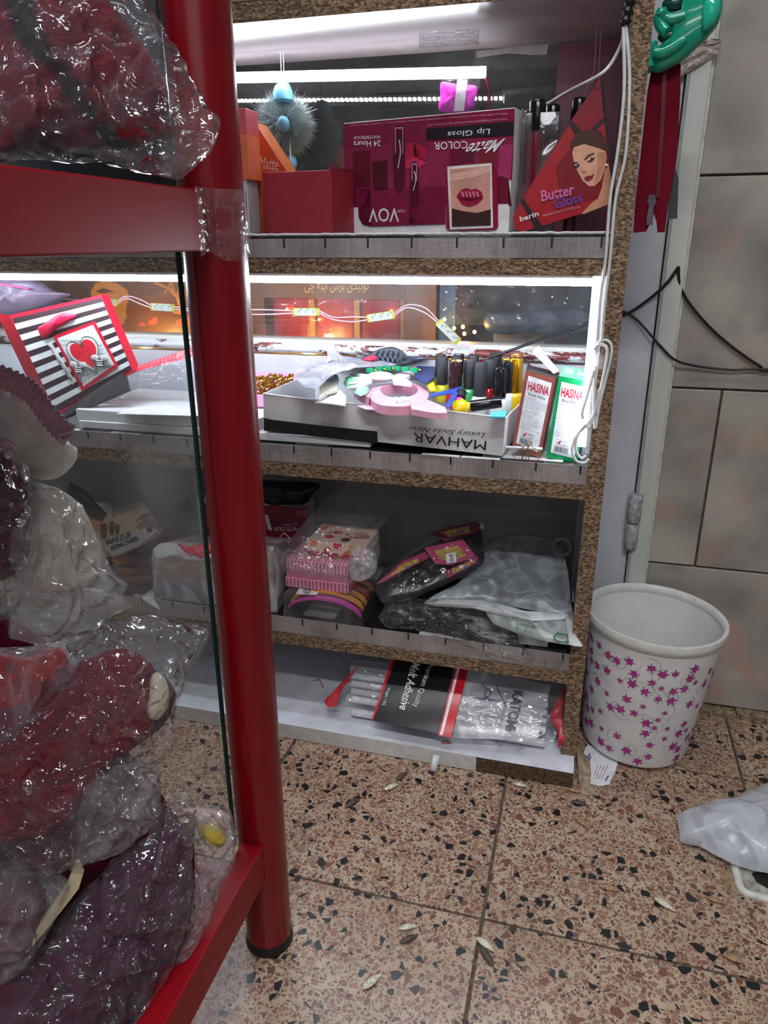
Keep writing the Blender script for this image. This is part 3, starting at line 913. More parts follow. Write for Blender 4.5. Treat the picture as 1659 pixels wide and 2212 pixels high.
text('barin', F, (1124, 479), (1164, 466), (1122, 468), P(240, 236, 236, 0.4), bt, off=.0026, bold=.015)

# blue fur pompom charm
pc = at(612, 270, Y=0.252)
ch = thing('pompom_charm', 'pale blue fur pompom charm with beads hanging from the shelf above', 'charm', pc)
m = MB(); m.sphere(pc, 0.036, 20, 14, squash=(1.05, .95, .95)); m.build('fur_core', P(206, 238, 246, 0.9), ch, smooth=80)
random.seed(11); m = MB()
for k in range(6500):
    d = V((random.gauss(0, 1), random.gauss(0, 1), random.gauss(0, 1))).normalized()
    s = pc + V((d.x * .037, d.y * .034, d.z * .034)); L = random.uniform(.009, .022)
    e_ = s + (d + V((random.gauss(0, .22), random.gauss(0, .22), random.gauss(-.12, .22)))) * L
    w = d.cross(V((random.random(), random.random(), random.random()))).normalized() * .0008
    m.add([s - w, s + w, e_], [(0, 1, 2)])
tag(m.build('fur', P(222, 244, 250, 0.8), ch), kind='stuff')
BL = P(126, 204, 234, 0.35)
for (u, v, r) in ((613, 193, .0118), (612, 268, .0105), (604, 340, .0100), (628, 352, .0110)):
    Y = 0.235 if v < 230 else 0.205 if v < 300 else 0.245
    m = MB(); m.sphere(at(u, v, Y=Y), r, 18, 12, squash=(1, 1, 1.15)); m.build('bead', BL, ch, smooth=80)
m = MB(); m.lathe([(.012, 0), (.0165, .004), (.016, .016), (.013, .024), (.006, .03)], at(612, 222, Y=.226), seg=20); m.build('cup', P(120, 196, 230, 0.4), ch, smooth=50)
zc_ = 1.163
for du in (-3, 3):
    p = at(612 + du, 190, Y=.225)
    m = MB(); m.tube([p, V((p.x, p.y, zc_))], .0007, 5); m.build('cord', P(220, 226, 230, 0.5), ch)
for (u, v) in ((604, 336), (628, 348)):
    m = MB(); m.tube([at(u - 2, 300, Y=.225), at(u, v, Y=.225)], .0012, 6); m.build('ribbon', P(236, 240, 244, 0.6), ch)

# pieces hanging behind the cartons
pk = thing('pink_sachet', 'bright magenta sachet with a white strap hanging from the LED bar end', 'sachet', at(990, 240, Y=.222))
Fp = Face(at(990, 205, Y=.222), (0, 1, 0))
m = MB(); pillow(m, [Fp(u, v) for u, v in ((954, 178), (990, 182), (1028, 186), (1026, 214), (1012, 240), (952, 240), (951, 208))], Fp.n, .004, .004, amp=.003, sc=60, samples=40, rings=8); m.build('magenta_foil', P(226, 60, 200, 0.3), pk, smooth=60)
m = MB(); m.prism([Fp(u, v, .006) for u, v in ((988, 170), (1010, 172), (1002, 240), (980, 240))], -Fp.n * .0008); m.build('strap', P(220, 214, 224, 0.5), pk)
m = MB(); m.grid(lambda u, v: Fp(952 + 84 * u, 166 + 76 * v, .009 + .0015 * crum(V((u, v, 0)), 5)), 16, 16); m.build('clear_wrap', M_FILM, pk, smooth=60)
tp_ = thing('hanging_packet', 'flat clear packet with a white card taped under the top board', 'packet', at(1115, 150, Y=.17))
Ft = Face(at(1115, 120, Y=.17), (0, 1, 0))
card('white_card', Ft, [(1028, 110), (1100, 102), (1186, 95), (1180, 118), (1150, 119), (1100, 115), (1030, 124)], P(236, 228, 222, 0.5), tp_)
m = MB(); m.grid(lambda u, v: Ft(1024 + 184 * u, (108 + 44 * v) * (1 - u) + (92 + 54 * v) * u, .003 + .004 * crum(V((u * 4, v, 0)), 2.3, 2)), 50, 18); m.build('clear_wrap', M_FILM2, tp_, smooth=60)
m = MB(); m.grid(lambda u, v: at(905 + 130 * u, 70 + 34 * v - 8 * u, Z=1.1622 - .0006 * crum(V((u * 4, v, 0)), 3)), 30, 14)
tag(m.build('tape_patch', M_TAPE), 'crinkled clear tape stuck to the underside of the top board', 'tape')
# mauve sheet whose colour stands in for a hazy reflection, right rear
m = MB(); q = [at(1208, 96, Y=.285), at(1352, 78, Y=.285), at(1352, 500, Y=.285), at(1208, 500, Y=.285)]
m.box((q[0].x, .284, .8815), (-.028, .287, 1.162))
tag(m.build('mauve_reflection', P(150, 96, 108, 0.35)), 'dusky mauve sheet standing in for a hazy reflection at the right rear of the lip gloss shelf', 'sheet')
# two thin pink cords
for du, lab in ((0, 'left one of two thin pink cords dropping from the top board'), (9, 'right one of two thin pink cords dropping from the top board')):
    m = MB(); m.tube(spline([V((at(1287 + du, 87, Y=.2).x, .2, 1.1615)), at(1284 + du, 150, Y=.2), at(1278 + du, 165, Y=.2), at(1264 + du * .5, 200, Y=.2), at(1254 + du * .4, 235, Y=.2)], 24, False), .0009, 6)
    tag(m.build('pink_string', P(222, 170, 190, 0.4), None, smooth=60), lab, 'cord')
# white leads
M_LEAD = P(214, 214, 212, 0.4)
def lead(name, label, pts, r, mat=M_LEAD, n=60, cat='cable'):
    m = MB(); m.tube(spline(pts, n, False), r, 8)
    return tag(m.build(name, mat, None, smooth=70), label, cat)
YW = YF - .0045
lead('white_cable', 'white cable crossing from the panel top down behind the lip gloss tubes', [at(1348, 62, Y=YW), at(1342, 95, Y=.06), at(1318, 140, Y=.065), at(1290, 165, Y=.062), at(1230, 196, Y=.10), at(1175, 228, Y=.14), at(1115, 250, Y=.15)], .0022)
lead('white_cable', 'outer white cable running down the chipboard panel edge', [at(1352, 55, Y=YW), at(1360, 170, Y=YW), at(1352, 330, Y=YW), at(1330, 430, Y=YW), at(1318, 560, Y=YW), at(1306, 660, Y=YW), at(1300, 740, Y=YW)], .0022)
lead('white_cable', 'inner white cable running down beside the chipboard panel edge', [at(1347, 58, Y=YW), at(1348, 200, Y=YW), at(1334, 330, Y=YW), at(1318, 430, Y=YW), at(1308, 560, Y=YW), at(1297, 640, Y=YW), at(1290, 735, Y=YW)], .0022)
lead('taped_joint', 'black insulating tape wrapped around the cables near the panel top', [at(1364, -20, Y=YW), at(1357, 20, Y=YW), at(1350, 55, Y=YW)], [.006 * (1 + .25 * math.sin(k * 1.3)) for k in range(20)], P(20, 20, 22, 0.35), 20, 'tape')

# ------------------------------------------------------------------ hanging by the door frame
YH = 0.07
hc = thing('hair_claw', 'glossy green plastic hair claw clip hanging at the panel top', 'hair clip', at(1470, 150, Y=YH))
M_GRN = P(8, 146, 116, 0.12, grain=0.05, coat=0.6)
Fh = Face(at(1470, 80, Y=YH), (0.15, 1, 0))
nb = Fh.n
m = MB()
pillow(m, [Fh(u, v) for u, v in ((1402, 128), (1399, 146), (1412, 156), (1432, 155), (1472, 134), (1505, 104), (1530, 80), (1556, 40), (1556, -30), (1500, -40), (1478, -20), (1470, 30), (1452, 40), (1440, 90), (1424, 100))], nb, .012, .012, samples=64, rings=10, power=3)
m.build('jaw_plate', M_GRN, hc, smooth=60)
for path in ([(1428, 22), (1434, 36), (1450, 42), (1480, 34)], [(1402, 100), (1410, 110), (1428, 116), (1460, 100), (1480, 84)], [(1440, 70), (1430, 58), (1424, 40), (1430, 20)], [(1404, 150), (1398, 132), (1404, 112), (1412, 88)]):
    pp = spline([Fh(u, v, .010 + .005 * (i == 0)) for i, (u, v) in enumerate(path)], 16, False)
    m = MB(); m.tube(pp, [.0035 + .004 * math.sin(math.pi * (.25 + .6 * k / 15)) for k in range(16)], 12); m.build('tooth', M_GRN, hc, smooth=60)
m = MB(); pillow(m, [Fh(u, v, .012) for u, v in ((1528, -20), (1552, -6), (1554, 24), (1538, 56), (1518, 66), (1516, 30))], nb, .008, .004, samples=40, rings=8); m.build('finger_grip', P(30, 190, 156, 0.12, coat=0.6), hc, smooth=60)
for (u, v, r) in ((1444, 78, .010), (1456, 8, .011)):
    m = MB(); m.sphere(Fh(u, v, .006), r, 16, 10, squash=(1.3, .6, .8)); m.build('hollow_shade', P(6, 60, 52, 0.15), hc, smooth=60)  # dark green blobs colour in the shade of the hollows
m = MB(); m.tube(spline([V((0.0, .075, 1.2)), V((.02, .068, 1.196)), V((.042, .064, 1.18)), Fh(1500, 10, .004)], 16, False), .0012, 6); m.build('hook_wire', P(150, 150, 150, 0.3, 1.0), hc, smooth=60)
m = MB(); m.tube([Fh(1420, 60, -.014), Fh(1500, 60, -.014)], .004, 10); m.build('spring', P(150, 150, 150, 0.3, 1.0), hc, smooth=50)

zp = thing('zipper', 'crimson zipper hanging from the green claw clip', 'zipper', at(1408, 505, Y=.085))
Fz = Face(at(1420, 300, Y=.085), (0.1, 1, 0))
M_ZIP = cloth('zip_tape', (96, 8, 28), (120, 14, 38), 300, 0.3)
left = [(1411, 130), (1437, 130), (1430, 300), (1424, 420), (1419, 440), (1410, 470), (1396, 500), (1368, 503), (1372, 440), (1384, 330), (1398, 200)]
right = [(1437, 130), (1470, 130), (1470, 200), (1462, 340), (1452, 400), (1445, 430), (1440, 470), (1436, 502), (1420, 502), (1418, 480), (1412, 460), (1419, 440), (1424, 420), (1430, 300)]
for nm, pl, o_ in (('tape_half', left, 0), ('tape_half', right, .0006)):
    m = MB(); m.prism([Fz(u, v, o_) for u, v in pl], -Fz.n * .0012); m.build(nm, M_ZIP, zp)
me = None
for k in range(80):
    f = k / 79; u = 1436 - 10 * f - 6 * f * f; v = 140 + 286 * f
    if me is None:
        mm = MB(); c0 = LOC[zp.name]; mm.box(c0 - V((.0026, .0012, .0007)), c0 + V((.0026, .0004, .0007))); o = mm.build('zip_tooth', P(110, 18, 40, 0.4), zp); me = o.data
    else: o = link(bpy.data.objects.new('zip_tooth', me)); o.parent = zp
    o.location = Fz(u, v, .0008) - LOC[zp.name]
m = MB(); m.prism([Fz(u, v, .003) for u, v in ((1402, 422), (1414, 420), (1418, 438), (1411, 448), (1402, 446), (1398, 436))], -Fz.n * .003); m.build('slider', P(128, 118, 122, 0.25, 1.0), zp)
m = MB(); m.prism([Fz(u, v, .004) for u, v in ((1402, 446), (1411, 446), (1410, 486), (1396, 486), (1397, 470))], -Fz.n * .0015); m.build('pull_tab', P(150, 142, 146, 0.25, 1.0), zp)
m = MB(); m.prism([Fz(u, v, -.008) for u, v in ((1456, 358), (1466, 385), (1463, 472), (1442, 474), (1446, 400))], -Fz.n * .001)
tag(m.build('grey_zipper_tape', cloth('grey_tape', (64, 66, 66), (84, 86, 84), 300, 0.3)), 'dark grey zipper tape hanging behind the crimson zipper', 'zipper')
m = MB(); Fq = Face(at(1510, 100, Y=.284), (0, 1, 0))
m.grid(lambda u, v: Fq(1462 + 96 * u - 40 * v * (1 - u) * .3, 84 + (96 - 70 * u) * v, .002 + .003 * crum(V((u, v, 0)), 3, 5)), 24, 20)
tag(m.build('putty_patch', P(150, 138, 130, 0.3, grain=0.2, gs=80, bump=0.4)), 'smeared brownish sealant patch on the door frame behind the claw clip', 'sealant')
# black cables from the window out to the wall
M_BC = P(22, 20, 22, 0.35)
lead('black_cable', 'thick black cable running from the window bar out behind the side panel', [at(1045, 776, Y=.24), at(1100, 758, Y=.25), at(1200, 722, Y=.28), at(1290, 694, Y=.2932), at(1350, 680, Y=.2932), at(1400, 648, Y=.288), at(1440, 612, Y=.283), at(1466, 576, Y=.283)], .0026, M_BC)
lead('black_cable', 'thin black cable sagging across the marble wall at the lower right', [at(1325, 662, Y=.2935), at(1345, 672, Y=.2935), at(1375, 690, Y=.291), at(1420, 740, Y=.283), at(1456, 776, Y=.283), at(1500, 790, Y=.29), at(1580, 799, Y=.292), at(1690, 800, Y=.292), V((.6, .292, .655)), V((1.1, .292, .65))], .002, M_BC)
lead('black_cable', 'black twin cable arcing down from the frame across the marble wall', [at(1466, 576, Y=.280), at(1470, 620, Y=.29), at(1500, 670, Y=.292), at(1560, 732, Y=.293), at(1640, 790, Y=.2925), at(1690, 806, Y=.2925), V((.6, .2925, .648)), V((1.1, .2925, .643))], .0024, M_BC)

# ------------------------------------------------------------------ behind the window glass
M_ORG = glow('self_lit_orange_print', 255, 150, 20, 0.9, 'NONE')  # print glows by itself in place of amber light falling on it
M_ORGD = P(196, 96, 40, 0.5)
yb = 0.45
bx = thing('brush_carton', 'brown backlit carton with gold Persian lettering behind the window glass', 'carton', (-0.75, yb, 0.62))
xa, xb = at(-260, 650, Y=yb).x, at(942, 650, Y=yb).x
xw0, xw1 = at(572, 680, Y=yb).x, at(872, 680, Y=yb).x
zw = at(700, 645, Y=yb).z
M_BRN = P(120, 78, 44, 0.4, grain=0.12, gs=8)
m = MB(); m.box((xa, yb, 0.6205), (xw0, yb + .002, 0.90)); m.box((xw1, yb, 0.6205), (xb, yb + .002, 0.90)); m.box((xw0, yb, zw), (xw1, yb + .002, 0.90))
m.build('carton_front', M_BRN, bx)
m = MB(); m.box((xa, yb + .002, 0.6205), (xb, yb + .004, 0.6215)); m.box((xa, yb + .1, 0.6205), (xb, yb + .102, 0.90)); m.build('carton_back', M_BRN, bx)
m = MB(); m.box((xw0, yb + .0021, 0.6215), (xw1, yb + .0026, zw)); m.build('window_film', M_FILM, bx)
Fb = Face((0, yb, 0.7), (0, 1, 0))
GOLD = P(226, 180, 96, 0.35, 0.2)
# Persian words in their joined letter shapes, laid out right to left
def shape(s):
    isolated = {'ت': 0xFE95, 'و': 0xFEED, 'ل': 0xFEDD, 'ی': 0xFBFC, 'د': 0xFEA9, 'ب': 0xFE8F, 'ر': 0xFEAD, 'س': 0xFEB1, 'آ': 0xFE81, 'ن': 0xFEE5, 'ه': 0xFEE9, 'چ': 0xFB7A, 'ا': 0xFE8D}
    one_side = set('ودرآا')
    out = []
    for w in s.split(' '):
        r = []
        for i, ch_ in enumerate(w):
            prev = i > 0 and w[i - 1] not in one_side
            nxt = i < len(w) - 1 and ch_ not in one_side
            b0 = isolated[ch_]
            if ch_ in one_side: cp = b0 + (1 if prev else 0)
            else: cp = b0 + (3 if prev and nxt else 2 if nxt else 1 if prev else 0)
            r.append(chr(cp))
        out.append(''.join(reversed(r)))
    return ' '.join(reversed(out))
text(shape('تولیدی برس آینه چی'), Fb, (658, 634), (796, 634), (658, 602), GOLD, bx, off=.001)
text('ALT', Fb, (352, 634), (424, 640), (356, 606), M_ORG, bx, off=.001, bold=.02)
card('head_print', Fb, [(196, 630), (206, 612), (226, 606), (252, 612), (274, 626), (280, 642), (274, 656), (272, 676), (274, 686), (268, 690), (270, 698), (262, 702), (240, 704), (232, 690), (200, 660)], M_ORG, bx)
card('head_scarf_fold', Fb, [(206, 630), (222, 622), (250, 630), (224, 634)], P(128, 70, 20, 0.5), bx, .0009)
card('brush_print', Fb, [(330, 612), (340, 610), (372, 624), (396, 648), (402, 676), (390, 680), (372, 676), (388, 668), (380, 644), (360, 624)], P(226, 140, 60, 0.5), bx, .0008)
card('badge_print', Fb, [(376, 704), (382, 692), (396, 684), (412, 682), (412, 704)], P(200, 96, 52, 0.5), bx, .0008)
card('mirror_print', Fb, [(320, 700), (322, 692), (338, 684), (340, 696), (334, 702), (326, 702)], P(206, 92, 52, 0.5), bx, .0008)
card('dot_print', Fb, [(300, 700), (306, 696), (312, 699), (314, 704), (300, 704)], P(206, 92, 52, 0.5), bx, .0008)
# red hair brushes behind the carton's window
for k in range(3):
    xq = xw0 + (xw1 - xw0) * (0.02 + 0.33 * k)
    br = thing('red_comb', ['red comb at the left of the carton window behind the glass', 'red comb in the middle of the carton window behind the glass', 'red comb at the right of the carton window behind the glass'][k], 'comb', (xq, yb + .03, .622), 'combs in the brush carton')
    m = MB(); m.box((xq, yb + .03, 0.622), (xq + (xw1 - xw0) * .27, yb + .045, zw + .01)); m.build('comb_body', P(178, 34, 34, 0.3), br, bevel=.003)
    me = None
    for r in range(6):
        for c in range(10):
            if me is None:
                mm = MB(); c0 = LOC[br.name]; mm.box(c0 - V((.0008, .0006, .0008)), c0 + V((.0008, .0006, .0008))); o = mm.build('pin', P(232, 190, 150, 0.4), br); me = o.data
            else: o = link(bpy.data.objects.new('pin', me)); o.parent = br
            o.location = V((.006 + c * .0072, -.0004, .006 + r * .0095))
    m = MB(); m.box((xq + (xw1 - xw0) * .275, yb + .028, .622), (xq + (xw1 - xw0) * .315, yb + .04, zw + .01)); m.build('gold_spine', P(206, 140, 50, 0.4), br)
# small warm lights behind the glass
M_WARM = glow('warm_bulb_light', 255, 176, 70, 30.0, 'NONE')
for k, (u, v) in enumerate([(960, 690), (981, 709), (1003, 721), (1025, 717), (1000, 706)]):
    p = at(u, v, Y=.40)
    m = MB(); m.sphere(p, .0036, 10, 8)
    tag(m.build('fairy_light', M_WARM, None, smooth=80), ['highest of the amber fairy lights beside the last LED module', 'second highest amber fairy light beside the last LED module', 'lowest of the amber fairy lights beside the last LED module', 'rightmost of the amber fairy lights beside the last LED module', 'amber fairy light in the centre of the cluster by the last LED module'][k], 'fairy light', 'amber fairy lights behind the glass')
for k, (u, v) in enumerate([(690, 690), (620, 668), (845, 672)]):
    p = at(u, v, Y=yb + .02)
    m = MB(); m.sphere(p, .003, 10, 8)
    tag(m.build('fairy_light', M_WARM, None, smooth=80), ['middle amber fairy light in the carton window, lowest of three', 'leftmost amber fairy light in the carton window', 'rightmost amber fairy light in the carton window'][k], 'fairy light', 'amber fairy lights in the carton')
for nm, p, pw in (('amber_glow', V((-.60, .385, .672)), .9), ('amber_glow_left', V((-.98, .385, .672)), 1.1), ('amber_glow_right', at(1000, 712, Y=.40), .7), ('amber_glow_carton', V((-.62, yb + .06, .66)), .35)):
    l = bpy.data.lights.new(nm, 'POINT'); l.energy = pw; l.color = (1, .55, .14); l.shadow_soft_size = .01
    o = bpy.data.objects.new(nm, l); o.location = p; link(o)
# dark plastic bag behind the glass
m = MB(); Fk = Face(at(1120, 660, Y=.36), (0, 1, 0))
m.grid(lambda u, v: Fk(950 + 340 * u, (612 + 90 * v) * 1.0, .006 + .011 * crum(V((u * 3.2, v, 0)), 2.0, 4)), 70, 36)
tag(m.build('clear_sack', film('clear_sack_film', .05, 22, .9, rough=.08)), 'rumpled clear plastic sack pressed against the window glass', 'plastic bag')
m = MB(); pillow(m, [Fk(u, v, -.05) for u, v in ((1060, 676), (1180, 664), (1285, 672), (1290, 718), (1180, 722), (1060, 718))], Fk.n, .02, .02, amp=.008, sc=25); tag(m.build('dark_parcel', P(60, 66, 78, 0.4), None, smooth=60), 'dark grey wrapped parcel behind the window glass near the side panel', 'parcel')
for (u0, u1, v0, c, lab) in ((1068, 1180, 690, (96, 92, 96), 'grey flat pack standing low behind the window glass'), (950, 985, 612, (40, 70, 110), 'navy blue packet standing behind the clear sack')):
    m = MB(); a_, b_ = at(u0, v0, Y=.45), at(u1, v0, Y=.45)
    m.box((a_.x, .45, .6215), (b_.x, .462, a_.z)); tag(m.build('flat_pack', P(*c, 0.5), None, bevel=.002), lab, 'packet')

# ------------------------------------------------------------------ LED module chain
mc = thing('led_module_chain', 'chain of white LED modules on pink wires hung across the window', 'LED modules', at(660, 672, Y=.262))
M_MOD, M_YEL = P(150, 156, 146, 0.5), P(150, 144, 20, 0.4)
mods = [(228, 654, -2), (350, 664, 2), (661, 674, -1), (822, 684, -9), (968, 717, 42), (-20, 640, 4)]
ends = []
for (u, v, deg) in mods:
    Y = .262
    c = at(u, v, Y=Y); a = math.radians(-deg)
    ax = V((math.cos(a), 0, math.sin(a))); az = V((-math.sin(a), 0, math.cos(a)))
    L, Hh = .052, .0145
    m = MB(); m.obox(c - ax * L / 2 - az * Hh / 2, ax * L, (0, .005, 0), az * Hh); body = m.build('module_case', M_YEL, mc, bevel=.001)
    m = MB(); m.obox(c - ax * L * .41 - az * Hh * .44 + V((0, -.0012, 0)), ax * L * .82, (0, .0012, 0), az * Hh * .88); m.build('adhesive_backing', M_MOD, body)
    f0 = c + V((0, -.0014, 0))
    for k in range(3):
        q = f0 + ax * (-.016 + .0145 * k)
        text('3M', None, q - az * .003, q + ax * .005 - az * .001, q + az * .002 - ax * .002, P(70, 76, 70, 0.5), body, 'print_mark')
        q2 = q + ax * .005 + az * .003
        m = MB(); m.obox(q2 + V((0, -.0002, 0)), ax * .004 + az * .002, (0, .0002, 0), az * .0012 - ax * .0006); m.build('print_dash', P(70, 76, 70, 0.5), body)
    ends.append((u, c - ax * L * .49, c + ax * L * .49))
ends.sort(key=lambda e: e[0])
M_PWIRE = P(214, 176, 198, 0.4)
for k in range(len(ends) - 1):
    a_, b_ = ends[k][2], ends[k + 1][1]
    mid = (a_ + b_) / 2; sag = {0: 0, 1: .012, 2: -.004, 3: -.008, 4: .018}.get(k, 0)
    for s in (-.0022, .0022):
        m = MB(); m.tube(spline([a_ + V((0, .002, s)), a_.lerp(b_, .3) + V((0, .002, s + sag)), a_.lerp(b_, .7) + V((0, .001, s * 2 + sag * (.6 if k != 4 else .9))), b_ + V((0, .002, s))], 24, False), .0011, 6); m.build('wire', M_PWIRE, mc, smooth=60)
e_ = ends[-1][2]
for s in (-.0018, .0018):
    m = MB(); m.tube(spline([e_ + V((0, .002, s)), at(1012, 748, Y=.262) + V((0, 0, s)), at(1022, 764, Y=.255) + V((s, 0, 0))], 16, False), .0011, 6); m.build('wire', M_PWIRE, mc, smooth=60)

# ------------------------------------------------------------------ sock-box shelf
Z2 = 0.5575
# flat white boxes under and beside the tray
def slab(name, label, px, Y0, z0, z1, depth, mat, cat='box'):
    a_, b_ = at(px[0], px[1], Y=Y0), at(px[2], px[3], Y=Y0)
    m = MB(); m.box((a_.x, Y0, z0), (b_.x, Y0 + depth, z1))
    return tag(m.build(name, mat, None, bevel=.0012), label, cat)
M_WB = P(226, 228, 230, 0.4, grain=0.03)
slab('flat_white_box', 'lower flat white box on the shelf left of the red post', (174, 940, 800, 965), .062, Z2 + .0005, Z2 + .014, .2, M_WB)
m = MB(); q = [at(166, 905, Y=.066), at(556, 925, Y=.066)]
m.box((q[0].x, .066, Z2 + .0145), (q[1].x, .27, Z2 + .034)); tag(m.build('flat_white_box', M_WB, None, bevel=.0012), 'upper flat white box seen through the glass, beside the black wrapped pack', 'box')
m = MB(); q = [at(300, 860, Z=Z2 + .0365), at(440, 880, Z=Z2 + .0365)]
m.prism([at(u, v, Z=Z2 + .0355) for u, v in ((250, 895), (330, 868), (430, 868), (438, 900))], (0, 0, .001)); tag(m.build('white_paper', P(232, 234, 238, 0.4)), 'loose white paper lying on the upper flat white box', 'paper')

# open tray box
tr = thing('sock_box_tray', 'open white sock box used as a tray, lettered upside down', 'tray', (-.36, .06, Z2))
TL_, TR_, BL_, BR_ = at(568, 850, Y=.062), at(1092, 903, Y=.056), at(570, 930, Y=.062), at(1085, 985, Y=.056)
fu = (BR_ - BL_).normalized(); nrm = V((0, -1, 0))
dpt = V((.016, .205, .004)); M_TRAY = P(206, 203, 202, 0.5, grain=0.03); M_TIN = P(236, 238, 242, 0.5, grain=0.02)
def wall(p, q, r, s, th, mo, mi):
    n_ = (q - p).cross(s - p).normalized() * th
    mm = MB(); mm.add([p, q, r, s], [(0, 1, 2, 3)], mo)
    mm.add([p + n_, q + n_, r + n_, s + n_], [(3, 2, 1, 0)], mi)
    mm.add([p, q, r, s, p + n_, q + n_, r + n_, s + n_], [(0, 4, 5, 1), (1, 5, 6, 2), (2, 6, 7, 3), (3, 7, 4, 0)], M_TIN)
    return mm
M_KRAFT = P(120, 122, 128, 0.6)
bowm = MB(); NN = 24
for th_, mt in ((0.0, M_TRAY), (.0014, M_TIN)):
    for i in range(NN):
        f0_, f1_ = i / NN, (i + 1) / NN
        bw = lambda f: V((0, .010 * math.sin(math.pi * f) + th_, 0))
        sg = lambda f: V((0, 0, -.004 * math.sin(math.pi * min(1, f * 1.4)) if f < .72 else 0))
        bowm.add([BL_.lerp(BR_, f0_) + bw(f0_) * .4, BL_.lerp(BR_, f1_) + bw(f1_) * .4, TL_.lerp(TR_, f1_) + bw(f1_) + sg(f1_), TL_.lerp(TR_, f0_) + bw(f0_) + sg(f0_)], [(0, 1, 2, 3)], mt)
bowm.build('front_wall', None, tr)
wall(BR_, BR_ + dpt, TR_ + dpt + V((.01, 0, 0)), TR_, -.0014, M_TIN, M_TIN).build('side_wall', None, tr)
wall(BL_, TL_, TL_ + dpt, BL_ + dpt, -.0014, P(40, 40, 42, 0.5), M_TIN).build('side_wall', None, tr)
wall(BL_ + dpt, TL_ + dpt, TR_ + dpt, BR_ + dpt, -.0014, M_TIN, M_TIN).build('rear_wall', None, tr)
m = MB(); m.add([BL_ + V((0, .004, .001)), BR_ + V((0, .004, .001)), BR_ + dpt + V((0, 0, .001)), BL_ + dpt + V((0, 0, .001))], [(0, 1, 2, 3)]); m.build('tray_floor', P(196, 200, 206, 0.5), tr)
lipz = V((0, 0, .0008))
m = MB(); m.tube([TL_ + V((0, .0005 + .010 * math.sin(math.pi * f), 0)) + (TR_ - TL_) * f + V((0, 0, -.004 * math.sin(math.pi * min(1, f * 1.4)) if f < .72 else 0)) for f in [i / 24 for i in range(25)]], .0011, 6); m.build('rim', P(244, 246, 248, 0.4), tr, smooth=60)
Ff = Face(BL_.lerp(BR_, .5) + V((0, .004, 0)), (0, 1, .02))
card('black_band', Ff, [(570, 903), (590, 907), (700, 920), (815, 932), (816, 958), (700, 945), (570, 930)], P(20, 20, 22, 0.5), tr, .0065)
text('MAHVAR', Ff, (1051, 953), (893, 934), (1049, 973), P(22, 20, 22, 0.5), tr, off=.0072, bold=.0)
text('Luxury Socks Nano', Ff, (1050, 932), (886, 917), (1046, 946), P(22, 20, 22, 0.5), tr, off=.0072, shear=.35)

# what lies in the tray
ZT = .595
def polish(u, vb, vt, w, z, capmat, botmat, label, shape_='round', bh=.03, bw=1.35):
    c = at(u, vb, Z=z)
    top = at(u, vt, Y=c.y)
    h = top.z - c.z
    o_ = thing('nail_polish', label, 'nail polish', V((c.x, c.y, z - bh)), 'nail polish bottles in the sock-box tray')
    m = MB(); m.lathe([(w * .96, 0), (w, .002), (w * .98, h - .002), (w * .9, h)], c, seg=20); m.build('cap', capmat, o_, smooth=40)
    m = MB(); m.lathe([(w * bw * .9, -bh), (w * bw, -bh + .004), (w * bw, -.010), (w * bw * .8, -.003), (w * .7, 0)], c, seg=20); m.build('bottle', botmat, o_, smooth=40)
    return o_
MAT_, GLO = P(34, 35, 38, 0.55), P(18, 18, 20, 0.12)
YELB, GRNB, WHTB, REDB = P(206, 200, 40, 0.1, coat=.5), P(60, 150, 90, 0.1, coat=.5), P(214, 226, 222, 0.1, coat=.5), P(180, 24, 30, 0.1, coat=.5)
GOLDC, COPC, MAGB = P(190, 140, 30, 0.2, 0.85), P(196, 120, 70, 0.22, 0.8), P(150, 30, 80, 0.15)
PL = [(955, 829, 772, .0102, .642, MAT_, YELB, 'matte black-capped nail polish with yellow bottle, leftmost in front'),
      (951, 812, 765, .0098, .645, MAT_, YELB, 'matte black nail polish cap behind the leftmost yellow one'),
      (983, 838, 779, .0115, .642, P(40, 22, 24, 0.12), REDB, 'glossy brownish-black nail polish cap, second from the left in front'),
      (986, 816, 770, .0100, .646, MAT_, GRNB, 'nail polish cap just behind the glossy brownish-black one'),
      (990, 806, 764, .0100, .648, GLO, GRNB, 'rearmost nail polish cap behind the glossy brownish-black one'),
      (1014, 837, 777, .0104, .642, MAT_, GRNB, 'matte black nail polish cap in the middle with pale green bottle'),
      (1021, 812, 767, .0104, .648, MAT_, REDB, 'short matte black nail polish cap in the rear row, middle'),
      (1036, 854, 783, .0108, .634, MAT_, WHTB, 'tapered matte black cap on a milky bottle, front of the tray'),
      (1079, 858, 794, .0115, .634, GLO, WHTB, 'glossy black cap on a milky bottle at the front right of the tray'),
      (1056, 835, 776, .0102, .644, MAT_, REDB, 'matte black nail polish cap with red bottle between the two milky ones'),
      (1093, 846, 780, .0106, .642, GLO, WHTB, 'glossy black nail polish cap behind the front right milky bottle'),
      (1069, 806, 762, .0106, .650, MAT_, REDB, 'squat matte black cap in the rear row near the copper one'),
      (1048, 800, 763, .0120, .650, MAGB, MAGB, 'wine-red nail polish with wide translucent cap in the rear row'),
      (1111, 845, 773, .0120, .642, GOLDC, P(206, 170, 30, 0.15), 'gold-capped yellow nail polish at the right end of the tray'),
      (1113, 815, 762, .0125, .648, COPC, COPC, 'copper-capped nail polish at the right rear of the tray'),
      (1094, 820, 774, .0105, .646, GOLDC, GOLDC, 'small gold cap squeezed beside the copper nail polish')]
for a_ in PL: polish(*a_[:5], a_[5], a_[6], a_[7])
